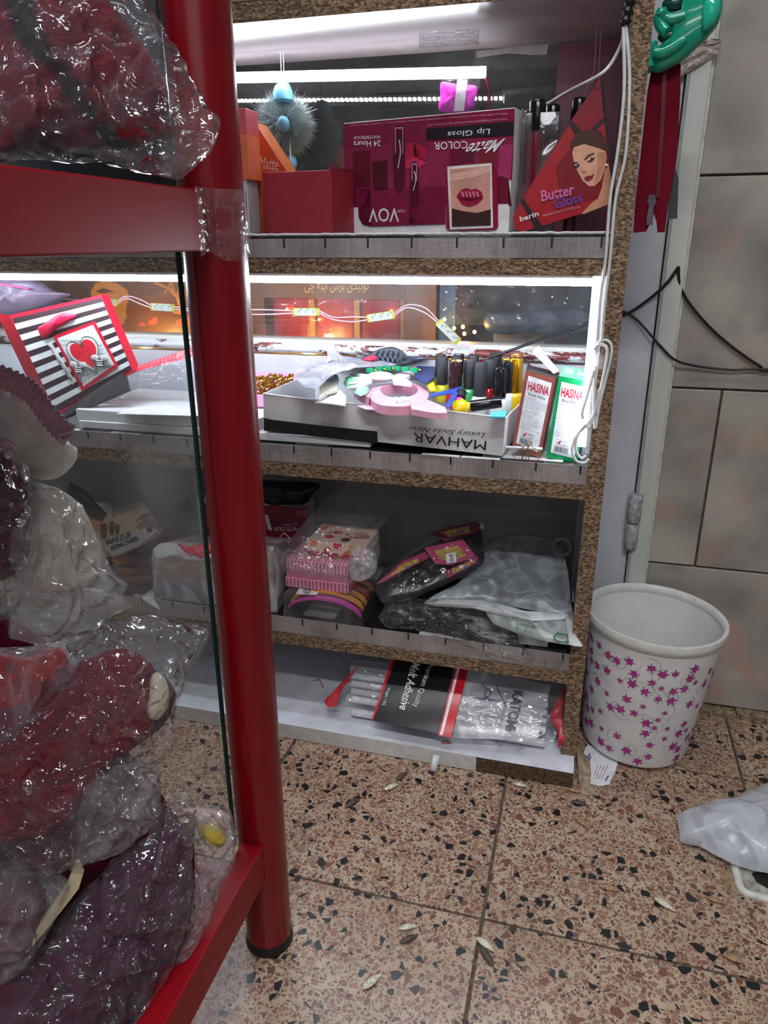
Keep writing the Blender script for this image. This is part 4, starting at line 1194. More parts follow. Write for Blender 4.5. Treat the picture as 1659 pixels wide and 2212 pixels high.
# lying bottles
ly = thing('nail_polish', 'yellow nail polish with black cap lying on its side', 'nail polish', at(1040, 885, Y=.085), 'lying nail polish bottles')
a_, b_ = at(1016, 878, Y=.085), at(1083, 868, Y=.095)
m = MB(); m.tube([a_, a_ + (b_ - a_) * .03, b_ - (b_ - a_) * .03, b_], [.0085, .0092, .0092, .008], 18); m.build('cap', GLO, ly, smooth=40)
d_ = (a_ - b_).normalized()
m = MB(); m.tube([a_, a_ + d_ * .004, a_ + d_ * .009, a_ + d_ * .026 + V((0, 0, -.002)), a_ + d_ * .028 + V((0, 0, -.002))], [.007, .008, .0145, .0145, .012], 18); m.build('bottle', P(236, 200, 20, 0.12, coat=.5), ly, smooth=40)
ly = thing('nail_polish', 'bright pink nail polish bottle lying next to the yellow one', 'nail polish', at(985, 885, Y=.085), 'lying nail polish bottles')
m = MB(); m.tube([at(995, 858, Y=.10), at(993, 864, Y=.098), at(986, 880, Y=.092), at(984, 888, Y=.09)], [.004, .011, .013, .009], 18); m.build('bottle', P(214, 84, 172, 0.12, coat=.5), ly, smooth=40)
m = MB(); m.tube([at(997, 846, Y=.11), at(995, 860, Y=.10)], [.008, .008], 16); m.build('cap', GLO, ly, smooth=40)
def flat(name, label, cat, pts, th, mat, Z=None, Y=None):
    m = MB(); q = [at(*p, **({'Z': Z} if Z else {'Y': Y})) for p in pts]
    m.prism(q, (0, 0, -th) if Z else (0, th, 0)); return tag(m.build(name, mat, None, bevel=.0005), label, cat)
# pink compact comb with round ring
pkc = thing('pink_hand_fan', 'baby-pink plastic toy ring with a handle lying on the tray heap', 'toy', at(860, 880, Z=.615))
zr_ = .640
pts = [at(u, v, Z=zr_) for u, v in ((795, 850), (812, 834), (850, 828), (890, 828), (920, 838), (926, 856), (905, 872), (860, 878), (815, 872))]
ring = spline(pts, 48)
m = MB(); cen = sum(ring, V((0, 0, 0))) / 48
inner = [cen + (p - cen) * .62 for p in ring]
vs = ring + [p + V((0, 0, .006)) for p in inner] + [p - V((0, 0, .014)) for p in ring] + [p - V((0, 0, .012)) for p in inner]
fs = []
for i in range(48):
    j = (i + 1) % 48
    fs += [(i, j, 48 + j, 48 + i), (i, 96 + i, 96 + j, j), (48 + i, 48 + j, 144 + j, 144 + i)]
m.add(vs, fs); PINK = P(244, 176, 200, 0.3); m.build('ring', PINK, pkc, smooth=50)
m = MB(); m.prism([at(u, v, Z=zr_ + .004) for u, v in ((884, 862), (912, 858), (962, 880), (966, 892), (940, 892), (890, 884))], (0, 0, -.009)); m.build('handle', PINK, pkc, bevel=.003)
m = MB(); m.prism([at(u, v, Z=zr_ + .003) for u, v in ((768, 832), (790, 824), (802, 850), (796, 858), (764, 842))], (0, 0, -.014)); m.build('ear', PINK, pkc, bevel=.003)
m = MB(); m.sphere(at(822, 814, Z=.657), .0195, 20, 12, squash=(1.25, 1, .45)); m.build('white_disc', P(250, 240, 248, 0.3), pkc, smooth=70)
m = MB(); m.prism([at(u, v, Z=.655) for u, v in ((844, 812), (870, 804), (900, 794), (896, 804), (876, 816), (890, 828), (850, 824))], (0, 0, -.006)); m.build('bow', P(252, 226, 240, 0.3), pkc, bevel=.002)
m = MB(); m.tube(spline([at(856, 864, Z=.640), at(860, 870, Z=.642), at(868, 864, Z=.645), at(880, 866, Z=.642), at(868, 880, Z=.632)], 14, False), [.0055] * 10 + [.005, .004, .003, .002], 10); m.build('hook', P(240, 238, 246, 0.3), pkc, smooth=60)
for (nm, lab, cat, pts, th, mat, Z) in [
    ('round_white_tag', 'round white cut-out tag leaning at the left end of the tray', 'tag', [(681, 868), (700, 862), (716, 846), (734, 842), (748, 856), (746, 876), (720, 872)], .002, P(240, 246, 242, 0.4), .640),
    ('ivory_comb_case', 'ivory plastic case with small black marks in the tray', 'case', [(690, 828), (732, 816), (728, 842), (708, 848), (690, 860)], .004, P(226, 226, 208, 0.35), .648),
    ('blue_card', 'royal blue card with a clear triangular window in the tray', 'card', [(927, 852), (999, 834), (970, 880), (962, 876), (978, 848), (930, 856)], .002, P(44, 74, 168, 0.35), .648),
    ('blister_card', 'navy blister card with an oval window at the middle of the tray', 'card', [(900, 790), (940, 792), (938, 816), (918, 828), (896, 812)], .003, P(30, 50, 110, 0.35), .655),
    ('yellow_packet', 'yellow printed packet poking out below the black nail polish caps', 'packet', [(918, 826), (936, 822), (942, 842), (930, 844)], .002, P(206, 196, 40, 0.3), .650),
    ('hair_grip_card', 'pale card printed with a violet code at the front of the tray', 'card', [(770, 876), (800, 874), (860, 880), (858, 888), (790, 884)], .001, P(214, 196, 220, 0.4), .628),
    ('turquoise_packet', 'turquoise wrapper at the front right corner of the tray', 'packet', [(1060, 892), (1094, 886), (1092, 900), (1058, 900)], .002, P(90, 200, 226, 0.3), .632)]:
    flat(nm, lab, cat, pts, th, mat, Z)
for (lab, pts, mat, r) in [('white plastic claw fingers spread out left of the pink ring', [(760, 812), (785, 808), (800, 822)], P(246, 246, 250, 0.3), .003), ]:
    cl = thing('white_claw', lab, 'hair clip', at(780, 815, Z=.65))
    for dv in (0, 8, 16, 24):
        m = MB(); m.tube(spline([at(756 - dv * .2, 810 + dv * 1.2, Z=.652), at(772, 811 + dv, Z=.655), at(800, 814 + dv * .5, Z=.656)], 10, False), [.0012, .0018, .0024, .003, .0034, .0036, .0038, .004, .004, .004], 8); m.build('finger', mat, cl, smooth=60)
gb_ = thing('green_bracelet', 'green and gold jewelled bracelet behind the pink ring', 'bracelet', at(850, 800, Z=.66))
for k in range(6):
    p = at(800 + k * 19, 800 - 5 * math.sin(k * .6), Z=.665)
    m = MB(); m.box(p - V((.0065, .004, .004)), p + V((.0065, .004, .004))); m.build('green_stone', P(10, 130, 90, 0.15), gb_, bevel=.001)
    m = MB(); m.sphere(p + V((.0095, 0, 0)), .0032, 10, 6); m.build('gold_link', P(196, 160, 60, 0.25, 0.9), gb_, smooth=60)
for k, (u, v) in enumerate([(715, 820), (760, 828), (780, 845)]):
    m = MB(); pillow(m, [at(u + 18 * math.cos(a), v + 9 * math.sin(a), Z=.645) for a in [i * .785 for i in range(8)]], (0, 0, 1), .010, .004, amp=.004, sc=90, samples=32, rings=7, seed=k)
    tag(m.build('wrapped_trinket', [P(150, 150, 158, 0.3), P(120, 200, 160, 0.4), P(150, 190, 176, 0.4)][k], None, smooth=60), ['grey wrapped trinket at the left of the tray', 'pale green tulle trinket next to the ivory case', 'small mint trinket below the white claw fingers'][k], 'trinket')
# grey polybag flung over the tray's left
pbg = thing('grey_pouch', 'smoky grey plastic pouch with flaring corners across the tray', 'pouch', at(720, 830, Z=.66))
rim0 = [(632, 800), (640, 826), (660, 838), (690, 828), (720, 812), (770, 800), (840, 786), (900, 776), (930, 778), (860, 770), (800, 776), (740, 770), (718, 744), (702, 752), (712, 784), (680, 794), (648, 818)]
m = MB(); pillow(m, [at(u, v, Z=.668) + V((0, 0, .006 * math.sin(i * 1.7))) for i, (u, v) in enumerate(rim0)], (0, -.3, 1), .007, .004, amp=.008, sc=45, samples=80, rings=10, soft=False); m.build('pouch_film', P(158, 160, 170, 0.22, grain=0.2, gs=18), pbg, smooth=70)
m = MB(); m.prism([at(u, v, Y=.215) for u, v in ((704, 754), (716, 744), (752, 786), (714, 790))], (0, .0008, 0)); m.build('clear_corner', film('pouch_corner', .35, 20, .2), pbg)
# woven black slipper-like mesh
msh = thing('black_mesh_pad', 'black woven mesh pad leaning at the back of the tray', 'pad', at(830, 780, Y=.255))
q = [at(u, v, Y=.25) for u, v in ((778, 778), (800, 762), (830, 751), (852, 750), (872, 760), (880, 776), (850, 784), (800, 784))]
m = MB(); pillow(m, q, (0, -1, .3), .006, .004, samples=40, rings=8); m.build('pad', P(40, 44, 52, 0.5), msh, smooth=60)
for i in range(6):
    m = MB(); m.tube([at(800 + i * 12, 782, Y=.242), at(816 + i * 11, 756, Y=.242)], .0013, 5); m.build('weave_strand', P(84, 90, 102, 0.45), msh)
    m = MB(); m.tube([at(806 + i * 12, 758 + (5 - i) * 2, Y=.2415), at(822 + i * 9, 782, Y=.2415)], .0013, 5); m.build('weave_strand', P(72, 78, 90, 0.45), msh)
m = MB(); pillow(m, [at(u, v, Y=.235) for u, v in ((782, 776), (800, 768), (814, 770), (812, 778), (795, 780))], (0, -1, 0), .005, .003, amp=.003, sc=120, samples=28, rings=6); tag(m.build('red_flower', P(206, 36, 72, 0.5), None, smooth=60), 'small crimson fabric flower beside the black mesh pad', 'flower')

# pink bowl of gold chains left of the tray
pb_ = thing('pink_dish', 'pink plastic dish peeking out between the post and the sock-box tray', 'dish', at(585, 870, Y=.20))
c0 = at(580, 832, Y=.20)
m = MB(); m.box((c0.x - .09, .15, Z2 + .036), (c0.x + .05, .152, c0.z - .008)); m.box((c0.x - .09, .262, Z2 + .036), (c0.x + .05, .264, c0.z + .012)); m.box((c0.x - .09, .15, Z2 + .0355), (c0.x + .05, .262, Z2 + .0375)); m.box((c0.x + .048, .15, Z2 + .036), (c0.x + .05, .264, c0.z))
m.build('dish_walls', P(240, 166, 206, 0.4), pb_)
random.seed(8)
for k in range(6):
    u, v = 560 + (k % 4) * 20, 824 + (k // 4) * 20
    gch = thing('gold_bangle', ['gold chain coil nearest the post, rear row of the pink dish', 'second gold chain coil from the post, rear row of the pink dish', 'third gold chain coil from the post, rear row of the pink dish', 'gold chain coil nearest the tray, rear row of the pink dish', 'front gold chain coil nearest the post in the pink dish', 'front gold chain coil nearer the tray in the pink dish'][k], 'chain', at(u, v, Y=.19 - .02 * (k // 4)), 'gold chains in the pink dish')
    for j in range(3):
        cc = at(u + random.uniform(-6, 6), v + random.uniform(-4, 4), Y=.19 - .02 * (k // 4))
        pts = [cc + V((.013 * math.cos(a), .008 * math.sin(a), .009 * math.sin(a + j) + .002 * math.sin(7 * a))) for a in [i * .3927 for i in range(16)]]
        m = MB(); m.tube(pts, .0022, 6, closed=True); m.build('coil', P(206, 160, 70, 0.22, 0.9), gch, smooth=60)

# henna cartons
def henna(name, label, TLp, TRp, BLp, BRp, Y, edge, top, colour, open_top):
    tl, tr2, bl, brr = at(*TLp, Y=Y), at(*TRp, Y=Y), at(*BLp, Y=Y), at(*BRp, Y=Y)
    o_ = thing(name, label, 'carton', up((bl + brr) / 2, min(bl.z, brr.z)))
    dp = V((.004, .038, .002))
    m = MB(); m.add([bl, brr, tr2, tl, bl + dp, brr + dp, tr2 + dp, tl + dp], [(0, 1, 2, 3), (5, 4, 7, 6), (1, 5, 6, 2), (4, 0, 3, 7), (4, 5, 1, 0)] + ([] if open_top else [(3, 2, 6, 7)]), edge); m.build('carton_body', None, o_)
    FF = Face(bl, (brr - bl).cross(tl - bl))
    L = lambda f, g: FF.p + (bl.lerp(brr, f)).lerp(tl.lerp(tr2, f), g) - FF.p + FF.n * .0005
    Lo = lambda f, g, o: L(f, g) + FF.n * o
    m = MB(); m.prism([L(.11, .075), L(.89, .06), L(.89, .93), L(.11, .945)], -FF.n * .0003); m.build('label_panel', P(232, 236, 240, 0.4), o_)
    def tx(s, f0, f1, g0, g1, mat, **kw): text(s, None, Lo(f0, g0, .0006), Lo(f1, g0, .0006), Lo(f0, g1, .0006), mat, o_, **kw)
    tx('HASINA', .16, .86, .77, .885, P(186, 22, 48, 0.4), bold=.02)
    tx(colour, .22, .78, .71, .755, P(40, 40, 46, 0.4), bold=.006)
    ink = P(70, 72, 78, 0.5)
    tx('INGREDIENTS', .14, .5, .675, .69, P(150, 30, 40, 0.5))
    for k, s in enumerate(['Henna Powder, Barium Peroxide', 'Citric Acid, Para Phenylene', 'Diamine, Magnesium Carbonate', 'Sodium Sulphate, Amla Powder', 'Shikakai Powder']): tx(s, .14, .86 if k < 4 else .5, .65 - .024 * k, .664 - .024 * k, ink)
    tx('ACTIVE INGREDIENTS', .14, .66, .515, .528, P(150, 30, 40, 0.5)); tx('Para phenylene diamine', .14, .58, .49, .503, ink)
    tx('INSTRUCTIONS :', .14, .52, .46, .473, P(150, 30, 40, 0.5))
    for k, s in enumerate(['1  For external use', '2  Keep out of reach of children', '3  Store in dark and dry place', '4  The content should not be used', '5  Henna hair extension PPD', '6  Product of India', '7  Please read instruction leaflet']): tx(s, .14, (.5, .76, .68, .8, .72, .5, .84)[k], .436 - .024 * k, .45 - .024 * k, ink)
    m = MB(); m.tube([Lo(.24, .18, .0004), Lo(.66, .18, .0004), Lo(.66, .255, .0004), Lo(.24, .255, .0004)], .0002, 4, closed=True); m.build('stamp_outline', ink, o_)
    m = MB(); m.prism([Lo(.28, .2, .0006), Lo(.36, .2, .0006), Lo(.4, .245, .0006), Lo(.34, .235, .0006)], -FF.n * .0002); m.build('stamp_emblem', P(186, 22, 48, 0.4), o_)
    tx('INDIA', .45, .63, .19, .206, ink); tx('QUALITY PRODUCT', .42, .64, .222, .242, ink)
    x = .22; rr = random.Random(5); m = MB()
    while x < .66:
        w = rr.choice((.006, .01, .016)); m.prism([Lo(x, .10, .0006), Lo(x + w, .10, .0006), Lo(x + w, .165, .0006), Lo(x, .165, .0006)], -FF.n * .0001); x += w + rr.choice((.008, .012))
    tag(m.build('barcode', ink, o_), kind='stuff')
    tx('Qty 6 Pouches 10gms. each', .2, .82, .08, .094, ink)
    if open_top:
        m = MB(); a_, b_ = tl.lerp(tr2, .98), tr2
        q = [at(1196, 808, Y=Y + .012), at(1208, 802, Y=Y + .03), at(1163, 748, Y=Y + .03), at(1150, 760, Y=Y + .012)]
        m.prism(q, (.0, .0005, .0008)); m.build('open_flap', P(186, 176, 176, 0.5), o_)
        m = MB(); m.prism([tl, tl + dp, at(1140, 782, Y=Y + .03)], (.0004, 0, 0)); m.build('side_flap', P(60, 50, 50, 0.6), o_)
        m = MB(); m.prism([tl + V((0, .001, 0)), tr2 + V((0, .001, 0)), tr2 + dp - V((0, .001, .001)), tl + dp - V((0, .001, .001))], (0, 0, -.0008)); m.build('inside_shade', P(40, 34, 34, 0.8), o_)  # dark sheet across the open top stands in for the shade inside
    else:
        m = MB(); m.add([tl + V((0, 0, .0006)), tr2 + V((0, 0, .0006)), tr2 + dp + V((0, 0, .008)), tl + dp + V((0, 0, .008))], [(0, 1, 2, 3)]); m.build('top_flap', P(96, 156, 122, 0.4), o_, solid=.0006)
        g0 = lambda f, g: (tl.lerp(tr2, f)).lerp(tl.lerp(tr2, f) + dp + V((0, 0, .0085)), g) + V((0, 0, .0016))
        text('HASINA', None, g0(.12, .25), g0(.4, .25), g0(.12, .75), P(220, 236, 228, 0.4), o_); text('Black Henna', None, g0(.55, .3), g0(.75, .3), g0(.55, .7), P(220, 236, 228, 0.4), o_)
    return o_
henna('henna_carton', 'brown-edged henna carton with its top flap open, next to the tray', (1136, 800), (1202, 817), (1106, 966), (1166, 990), .075, P(150, 82, 70, 0.4), None, 'Brown Henna', True)
henna('henna_carton', 'green henna carton with closed top beside the LED-lit side panel', (1207, 813), (1274, 825), (1180, 988), (1246, 1002), .072, P(6, 140, 76, 0.35), None, 'Black Henna', False)
# gold wire hair ornament and paper stick
gw = thing('gold_wire_ornament', 'thin gold wire geometric hair ornament standing before the brown henna carton', 'hair clip', at(1140, 1004, Y=.06))
GW = P(214, 186, 110, 0.22, 0.9)
apex = at(1141, 958, Y=.06)
for pts in ([(1141, 958), (1107, 982), (1122, 1004)], [(1141, 958), (1172, 982), (1152, 1004)], [(1141, 958), (1134, 1004)], [(1141, 958), (1143, 1004)], [(1141, 958), (1125, 970)]):
    m = MB(); m.tube([at(*p, Y=.06) for p in pts], .0007, 6); m.build('wire', GW, gw, smooth=60)
m = MB(); m.sphere(apex, .0016, 10, 6); m.build('joint', GW, gw, smooth=60)
m = MB(); m.tube([at(1092, 966, Y=.066), at(1172, 970, Y=.066)], .0024, 10); tag(m.build('paper_stick', P(214, 216, 224, 0.4), None, smooth=60), 'thin white stick lying in front of the brown henna carton', 'stick')
# coil of white cable taped to the panel
cc = thing('cable_coil', 'white charging cable coiled and taped to the panel edge', 'cable', at(1280, 900, Y=YW))
loops = [[(1290, 748), (1297, 738), (1310, 735), (1320, 745), (1320, 770), (1306, 830), (1296, 870), (1290, 905), (1287, 925), (1284, 900), (1284, 850), (1286, 790)],
         [(1283, 756), (1290, 746), (1302, 744), (1311, 752), (1310, 780), (1299, 835), (1290, 880), (1270, 915), (1246, 940), (1238, 960), (1236, 975), (1244, 995), (1262, 1000), (1272, 992)],
         [(1266, 985), (1256, 990), (1246, 978), (1243, 960), (1248, 940), (1262, 920), (1266, 918), (1272, 926), (1280, 905), (1290, 870), (1296, 840)],
         [(1283, 800), (1270, 850), (1258, 890), (1260, 905)]]
for i, lp in enumerate(loops):
    m = MB(); m.tube(spline([at(u, v, Y=YW - .0008 * i) for u, v in lp], 60, False), .0021, 8); m.build('cable_turn', P(226, 228, 226, 0.35), cc, smooth=70)
m = MB(); m.grid(lambda u, v: at(1276 + 52 * u, 762 + 36 * v, Y=YW - .004 + .0006 * crum(V((u, v, 0)), 4)), 16, 12); m.build('tape_piece', M_TAPE, cc, smooth=70)
m = MB(); m.obox(at(1258, 985, Y=.05), V((.018, 0, 0)), (0, .012, 0), (0, 0, .052)); tag(m.build('clear_clip_box', film('small_clear_box', .12, 30, .3)), 'small clear plastic case beside the green henna carton', 'case')

# striped gift bag with a heart
Yg = .105
gbg = thing('gift_bag', 'striped black-and-white paper gift bag with a red heart card', 'gift bag', at(110, 890, Y=Yg))
Fg = Face(at(150, 770, Y=Yg), (-.06, 1, 0))
quad = [(20, 681), (218, 637), (288, 802), (122, 898)]
def gq(f, g, o=0.0):   # across, down
    a0 = V((quad[0][0], quad[0][1])); a1 = V((quad[1][0], quad[1][1])); a2 = V((quad[2][0], quad[2][1])); a3 = V((quad[3][0], quad[3][1]))
    p = a0.lerp(a1, f).lerp(a3.lerp(a2, f), g)
    return Fg(p.x, p.y, o)
M_GRED = P(206, 28, 52, 0.35)
m = MB(); dpt2 = V((-.055, .03, 0)); m.prism([gq(0, 0), gq(1, 0), gq(1, 1), gq(0, 1)], (0.0, .022, 0.0), M_GRED); m.build('bag_body', None, gbg)
m = MB(); m.prism([gq(0, 0), gq(0, 1), gq(0, 1) + dpt2, gq(0, 0) + dpt2], (.0005, .0005, 0)); m.build('side_gusset', P(176, 14, 36, 0.35), gbg)
nst = 17
for k in range(nst):
    g0, g1 = .035 + k * .055, .035 + (k + 1) * .055
    m = MB(); m.prism([gq(.01, g0, .0006), gq(.99, g0, .0006), gq(.99, g1, .0006), gq(.01, g1, .0006)], -Fg.n * .0004); m.build('stripe', P(60, 44, 48, 0.4) if k % 2 == 0 else P(236, 240, 242, 0.4), gbg)
m = MB(); m.prism([gq(.34, .30, .003), gq(.82, .28, .003), gq(.86, .86, .003), gq(.38, .92, .003)], -Fg.n * .002); cb = m.build('heart_card', M_GRED, gbg)
m = MB(); m.prism([gq(.37, .335, .0036), gq(.79, .315, .0036), gq(.83, .825, .0036), gq(.41, .88, .0036)], -Fg.n * .0005); m.build('card_face', P(226, 232, 230, 0.4), cb)
for k in range(10):
    f = .04 + .1 * k
    for s in (0, 1):
        a_ = gq(.37 + .42 * f, .335 - .02 * f, .0040) if s == 0 else gq(.37 + .04 * f, .335 + .53 * f, .0040)
        b_ = gq(.41 + .42 * max(0, f - .45), .88 - .055 * max(0, f - .45), .0040) if s == 0 else gq(.79 + .0 * f, .32 + .5 * min(1, f + .35), .0040)
        m = MB(); m.tube([a_, b_], .00022, 4); m.build('lattice_line', P(120, 126, 130, 0.5), cb)
def heart(sx, o, cx=.585, cy=.575):
    out = []
    for i in range(40):
        t_ = 2 * math.pi * i / 40
        x = 16 * math.sin(t_) ** 3; y = 13 * math.cos(t_) - 5 * math.cos(2 * t_) - 2 * math.cos(3 * t_) - math.cos(4 * t_)
        out.append(gq(cx + x / 17 * .15 * sx + .02 * (-y / 17), cy - y / 17 * .20 * sx, o))
    return out
m = MB(); m.prism(heart(1.18, .0048), -Fg.n * .0004); m.build('heart_border', P(240, 240, 236, 0.4), cb)
m = MB(); m.prism(heart(.98, .0056), -Fg.n * .0004); m.build('heart', P(222, 40, 58, 0.3), cb)
m = MB(); m.tube(heart(1.2, .0056), .0005, 5, closed=True); m.build('heart_outline', P(40, 60, 56, 0.4), cb)
m = MB(); m.tube(spline([gq(.585 + .012 * math.cos(a), .47 + .03 * math.sin(a), .0062) for a in [i * .785 for i in range(8)]], 24), .0005, 5, closed=True); m.build('heart_curl', P(40, 60, 56, 0.4), cb)
for f, g in ((.455, .70), (.70, .73)):
    p = gq(f, g, .007)
    be = MB(); be.sphere(p, .008, 12, 8, squash=(.8, .4, 1.1)); b_ = be.build('bee_body', P(40, 40, 40, 0.4), cb, smooth=60)
    for k in range(3):
        m = MB(); q = p + V((0, -.0034, -.005 + .004 * k)); m.box(q - V((.006, .0004, .0009)), q + V((.006, .0012, .0009))); m.build('bee_band', P(236, 236, 232, 0.4), cb)
    for s in (-1, 1):
        m = MB(); m.sphere(p + V((.010 * s, -.001, .007)), .0085, 12, 8, squash=(1, .2, .7)); m.build('bee_wing', P(196, 196, 196, 0.3), cb, smooth=60)
m = MB(); pillow(m, [gq(f, g, .004) for f, g in ((.22, .19), (.30, .16), (.5, .10), (.62, .12), (.66, .17), (.55, .21), (.42, .24), (.24, .30))], Fg.n, .006, .002, amp=.002, sc=60, samples=36, rings=6); m.build('ribbon', P(206, 24, 66, 0.45), gbg, smooth=60)
m = MB(); m.prism([gq(.25, .36, .003), gq(.29, .35, .003), gq(.355, .80, .003), gq(.315, .82, .003)], -Fg.n * .0008); tgp = m.build('text_tag', P(230, 228, 222, 0.4), gbg)
text('I AM CRAZY ABOUT YOU', None, gq(.338, .80, .0036), gq(.272, .385, .0036), gq(.315, .805, .0036), P(60, 40, 44, 0.5), gbg, bold=.01)

# black item in clear wrap leaning before the gift bag
bw_ = thing('wrapped_black_pack', 'black flat pack in clear wrap leaning across in front of the gift bag', 'packet', at(200, 900, Y=.075))
A0, A1, A2, A3 = at(136, 905, Y=.07), at(420, 772, Y=.13), at(416, 752, Y=.16), at(210, 838, Y=.10)
m = MB(); m.add([A0, at(280, 842, Y=.10), at(270, 806, Y=.115), at(150, 884, Y=.08)], [(0, 1, 2, 3)]); m.build('black_board', P(34, 34, 38, 0.3), bw_, solid=.010)
m = MB(); m.prism([at(262, 812, Y=.116), at(416, 770, Y=.15), at(412, 752, Y=.155), at(290, 792, Y=.13)], (0, .004, 0)); m.build('red_tape_measure', P(198, 70, 84, 0.4), bw_)
for k in range(16):
    f = k / 15; a_ = at(284 + 124 * f, 796 - 38 * f, Y=.125 + .024 * f); m = MB(); m.tube([a_, at(285 + 124 * f, 802 - 38 * f, Y=.125 + .024 * f)], .0004, 4); m.build('scale_mark', P(236, 226, 226, 0.5), bw_)
def wrapf(u, v):
    p = A0.lerp(A1, u); q = at(160, 880, Y=.078).lerp(at(416, 748, Y=.16), u) 
    r = p.lerp(q, v) + V((0, -.006, .0)) + V((.2, -.7, .7)) * (.006 * crum(V((u * 5, v, 0)), 1.6, 6)) + V((0, 0, -.03)) * (1 - v) * u
    return r
m = MB(); m.grid(wrapf, 60, 20); m.build('clear_wrap', M_FILM2, bw_, smooth=70)
# more dim packets at the far left
m = MB(); pillow(m, [at(u, v, Y=.2) for u, v in ((-60, 600), (60, 600), (120, 628), (150, 640), (60, 680), (-60, 690))], (0, -1, .2), .03, .01, amp=.008, sc=25); tag(m.build('dim_pouch', P(96, 84, 100, 0.4), None, smooth=60), 'dusky violet pouch behind the gift bag under the LED strip', 'pouch')
m = MB(); m.tube([at(-20, 610, Y=.16), at(62, 624, Y=.165)], .002, 8); tag(m.build('pink_stick', P(206, 60, 120, 0.4), None, smooth=60), 'thin pink stick above the gift bag', 'stick')

# ------------------------------------------------------------------ packet shelf (third compartment)
Z3 = 0.2315
# carton with the diamond mark at the back
Yi = .20
ic = thing('matte_gloss_carton', 'dark maroon lip gloss carton with a diamond mark, standing at the back', 'carton', up(at(600, 1230, Y=Yi), Z3))
a_, b_ = at(440, 1230, Y=Yi), at(662, 1230, Y=Yi)
zc1 = at(620, 1092, Y=Yi).z; zc2 = at(620, 1192, Y=Yi).z
m = MB(); m.box((a_.x, Yi, Z3), (b_.x, Yi + .06, zc1)); m.build('carton_body', P(196, 192, 196, 0.5), ic, bevel=.0008)
FI = Face((0, Yi, .3), (0, 1, 0))
card('maroon_face', FI, [(442, 1088), (662, 1094), (660, 1190), (444, 1182)], P(110, 14, 40, 0.35), ic, .0005)
card('pink_corner', FI, [(640, 1104), (662, 1102), (662, 1116), (642, 1115)], P(170, 60, 96, 0.35), ic, .0008)
card('pink_panel', FI, [(444, 1090), (452, 1090), (456, 1140), (446, 1140)], P(186, 60, 84, 0.35), ic, .0008)
card('black_band', FI, [(442, 1186), (660, 1194), (660, 1210), (442, 1202)], M_INK, ic, .0008)
card('white_mark', FI, [(572, 1112), (578, 1112), (588, 1146), (578, 1144)], P(220, 214, 216, 0.4), ic, .0009)
card('inner_flap', FI, [(576, 1096), (604, 1094), (606, 1108), (576, 1108)], P(140, 26, 52, 0.35), ic, .0010)
text('MATTE COLOR', FI, (643, 1138), (592, 1138), (643, 1147), P(226, 214, 218, 0.4), ic, off=.0014, bold=.008)
text('Lip Gloss', FI, (643, 1128), (612, 1130), (641, 1136), P(206, 180, 190, 0.4), ic, off=.0014, shear=.4)
text('nk', FI, (624, 1160), (611, 1166), (626, 1174), P(226, 214, 218, 0.4), ic, off=.0016, bold=.01)
m = MB(); m.tube([FI(u, v, .0014) for u, v in ((614, 1151), (630, 1166), (614, 1182), (599, 1167))], .0012, 4, closed=True); m.build('diamond_mark', P(226, 214, 218, 0.4), ic)
text('MATIC', FI, (600, 1193), (576, 1192), (600, 1200), P(226, 220, 222, 0.4), ic, off=.0014)
x = 584; m = MB(); rr = random.Random(2)
while x < 604:
    w = rr.choice((.7, 1.1, 1.6)); m.prism([FI(x, 1216, .0008), FI(x + w, 1216, .0008), FI(x + w, 1230, .0008), FI(x, 1230, .0008)], -FI.n * .0001); x += w + 1.0
tag(m.build('barcode', M_INK, ic), kind='stuff')
m = MB(); pillow(m, [at(u, v, Y=.22) for u, v in ((560, 1042), (620, 1040), (690, 1046), (672, 1070), (655, 1088), (560, 1086))], (0, -1, 0), .03, .02, amp=.006, sc=30); tag(m.build('black_pouch', P(16, 16, 18, 0.45), None, smooth=60), 'black pouch lying on top of the diamond-marked carton', 'pouch')

# clear box of hair bands
hb = thing('hairband_box', 'clear plastic box of orange and magenta hair bands', 'box', at(700, 1360, Y=.05))
tl, tr3, bl, br_ = at(613, 1281, Y=.046), at(781, 1303, Y=.046), at(613, 1346, Y=.046), at(783, 1364, Y=.046)
bl.z = br_.z = Z3
dd = V((.004, .155, 0.0))
M_CB = film('hairband_box_film', .10, 8, .06, rough=.04)
for nm, q in (('front_side', (bl, br_, tr3, tl)), ('top_side', (tl, tr3, tr3 + dd, tl + dd)), ('left_side', (bl, tl, tl + dd, bl + dd)), ('right_side', (br_, br_ + dd, tr3 + dd, tr3)), ('rear_side', (bl + dd, tl + dd, tr3 + dd, br_ + dd))):
    m = MB(); m.poly(list(q)); m.build(nm, M_CB, hb)
tzb = tr3.z
sk = thing('price_sticker', 'white barcode sticker on the clear hair band box', 'sticker', tl)
F5 = lambda u, v, o=.0006: at(u, v, Z=tl.z - .002 + o)
m = MB(); m.prism([F5(u, v) + V((0, 0, .0006)) for u, v in ((640, 1284), (684, 1286), (692, 1270), (648, 1267))], (0, 0, .0004)); m.build('paper', P(236, 236, 236, 0.4), sk)
for k in range(9):
    m = MB(); m.prism([F5(u, v) + V((0, 0, .0012)) for u, v in ((654 + k * 2, 1280), (655 + k * 2, 1280), (657 + k * 2, 1273), (656 + k * 2, 1273))], (0, 0, .0001)); m.build('bar', M_INK, sk)
m = MB(); m.prism([F5(u, v) + V((0, 0, .0012)) for u, v in ((656, 1283), (670, 1283), (668, 1281), (658, 1281))], (0, 0, .0001)); m.build('pen_mark', P(40, 60, 90, 0.4), sk)
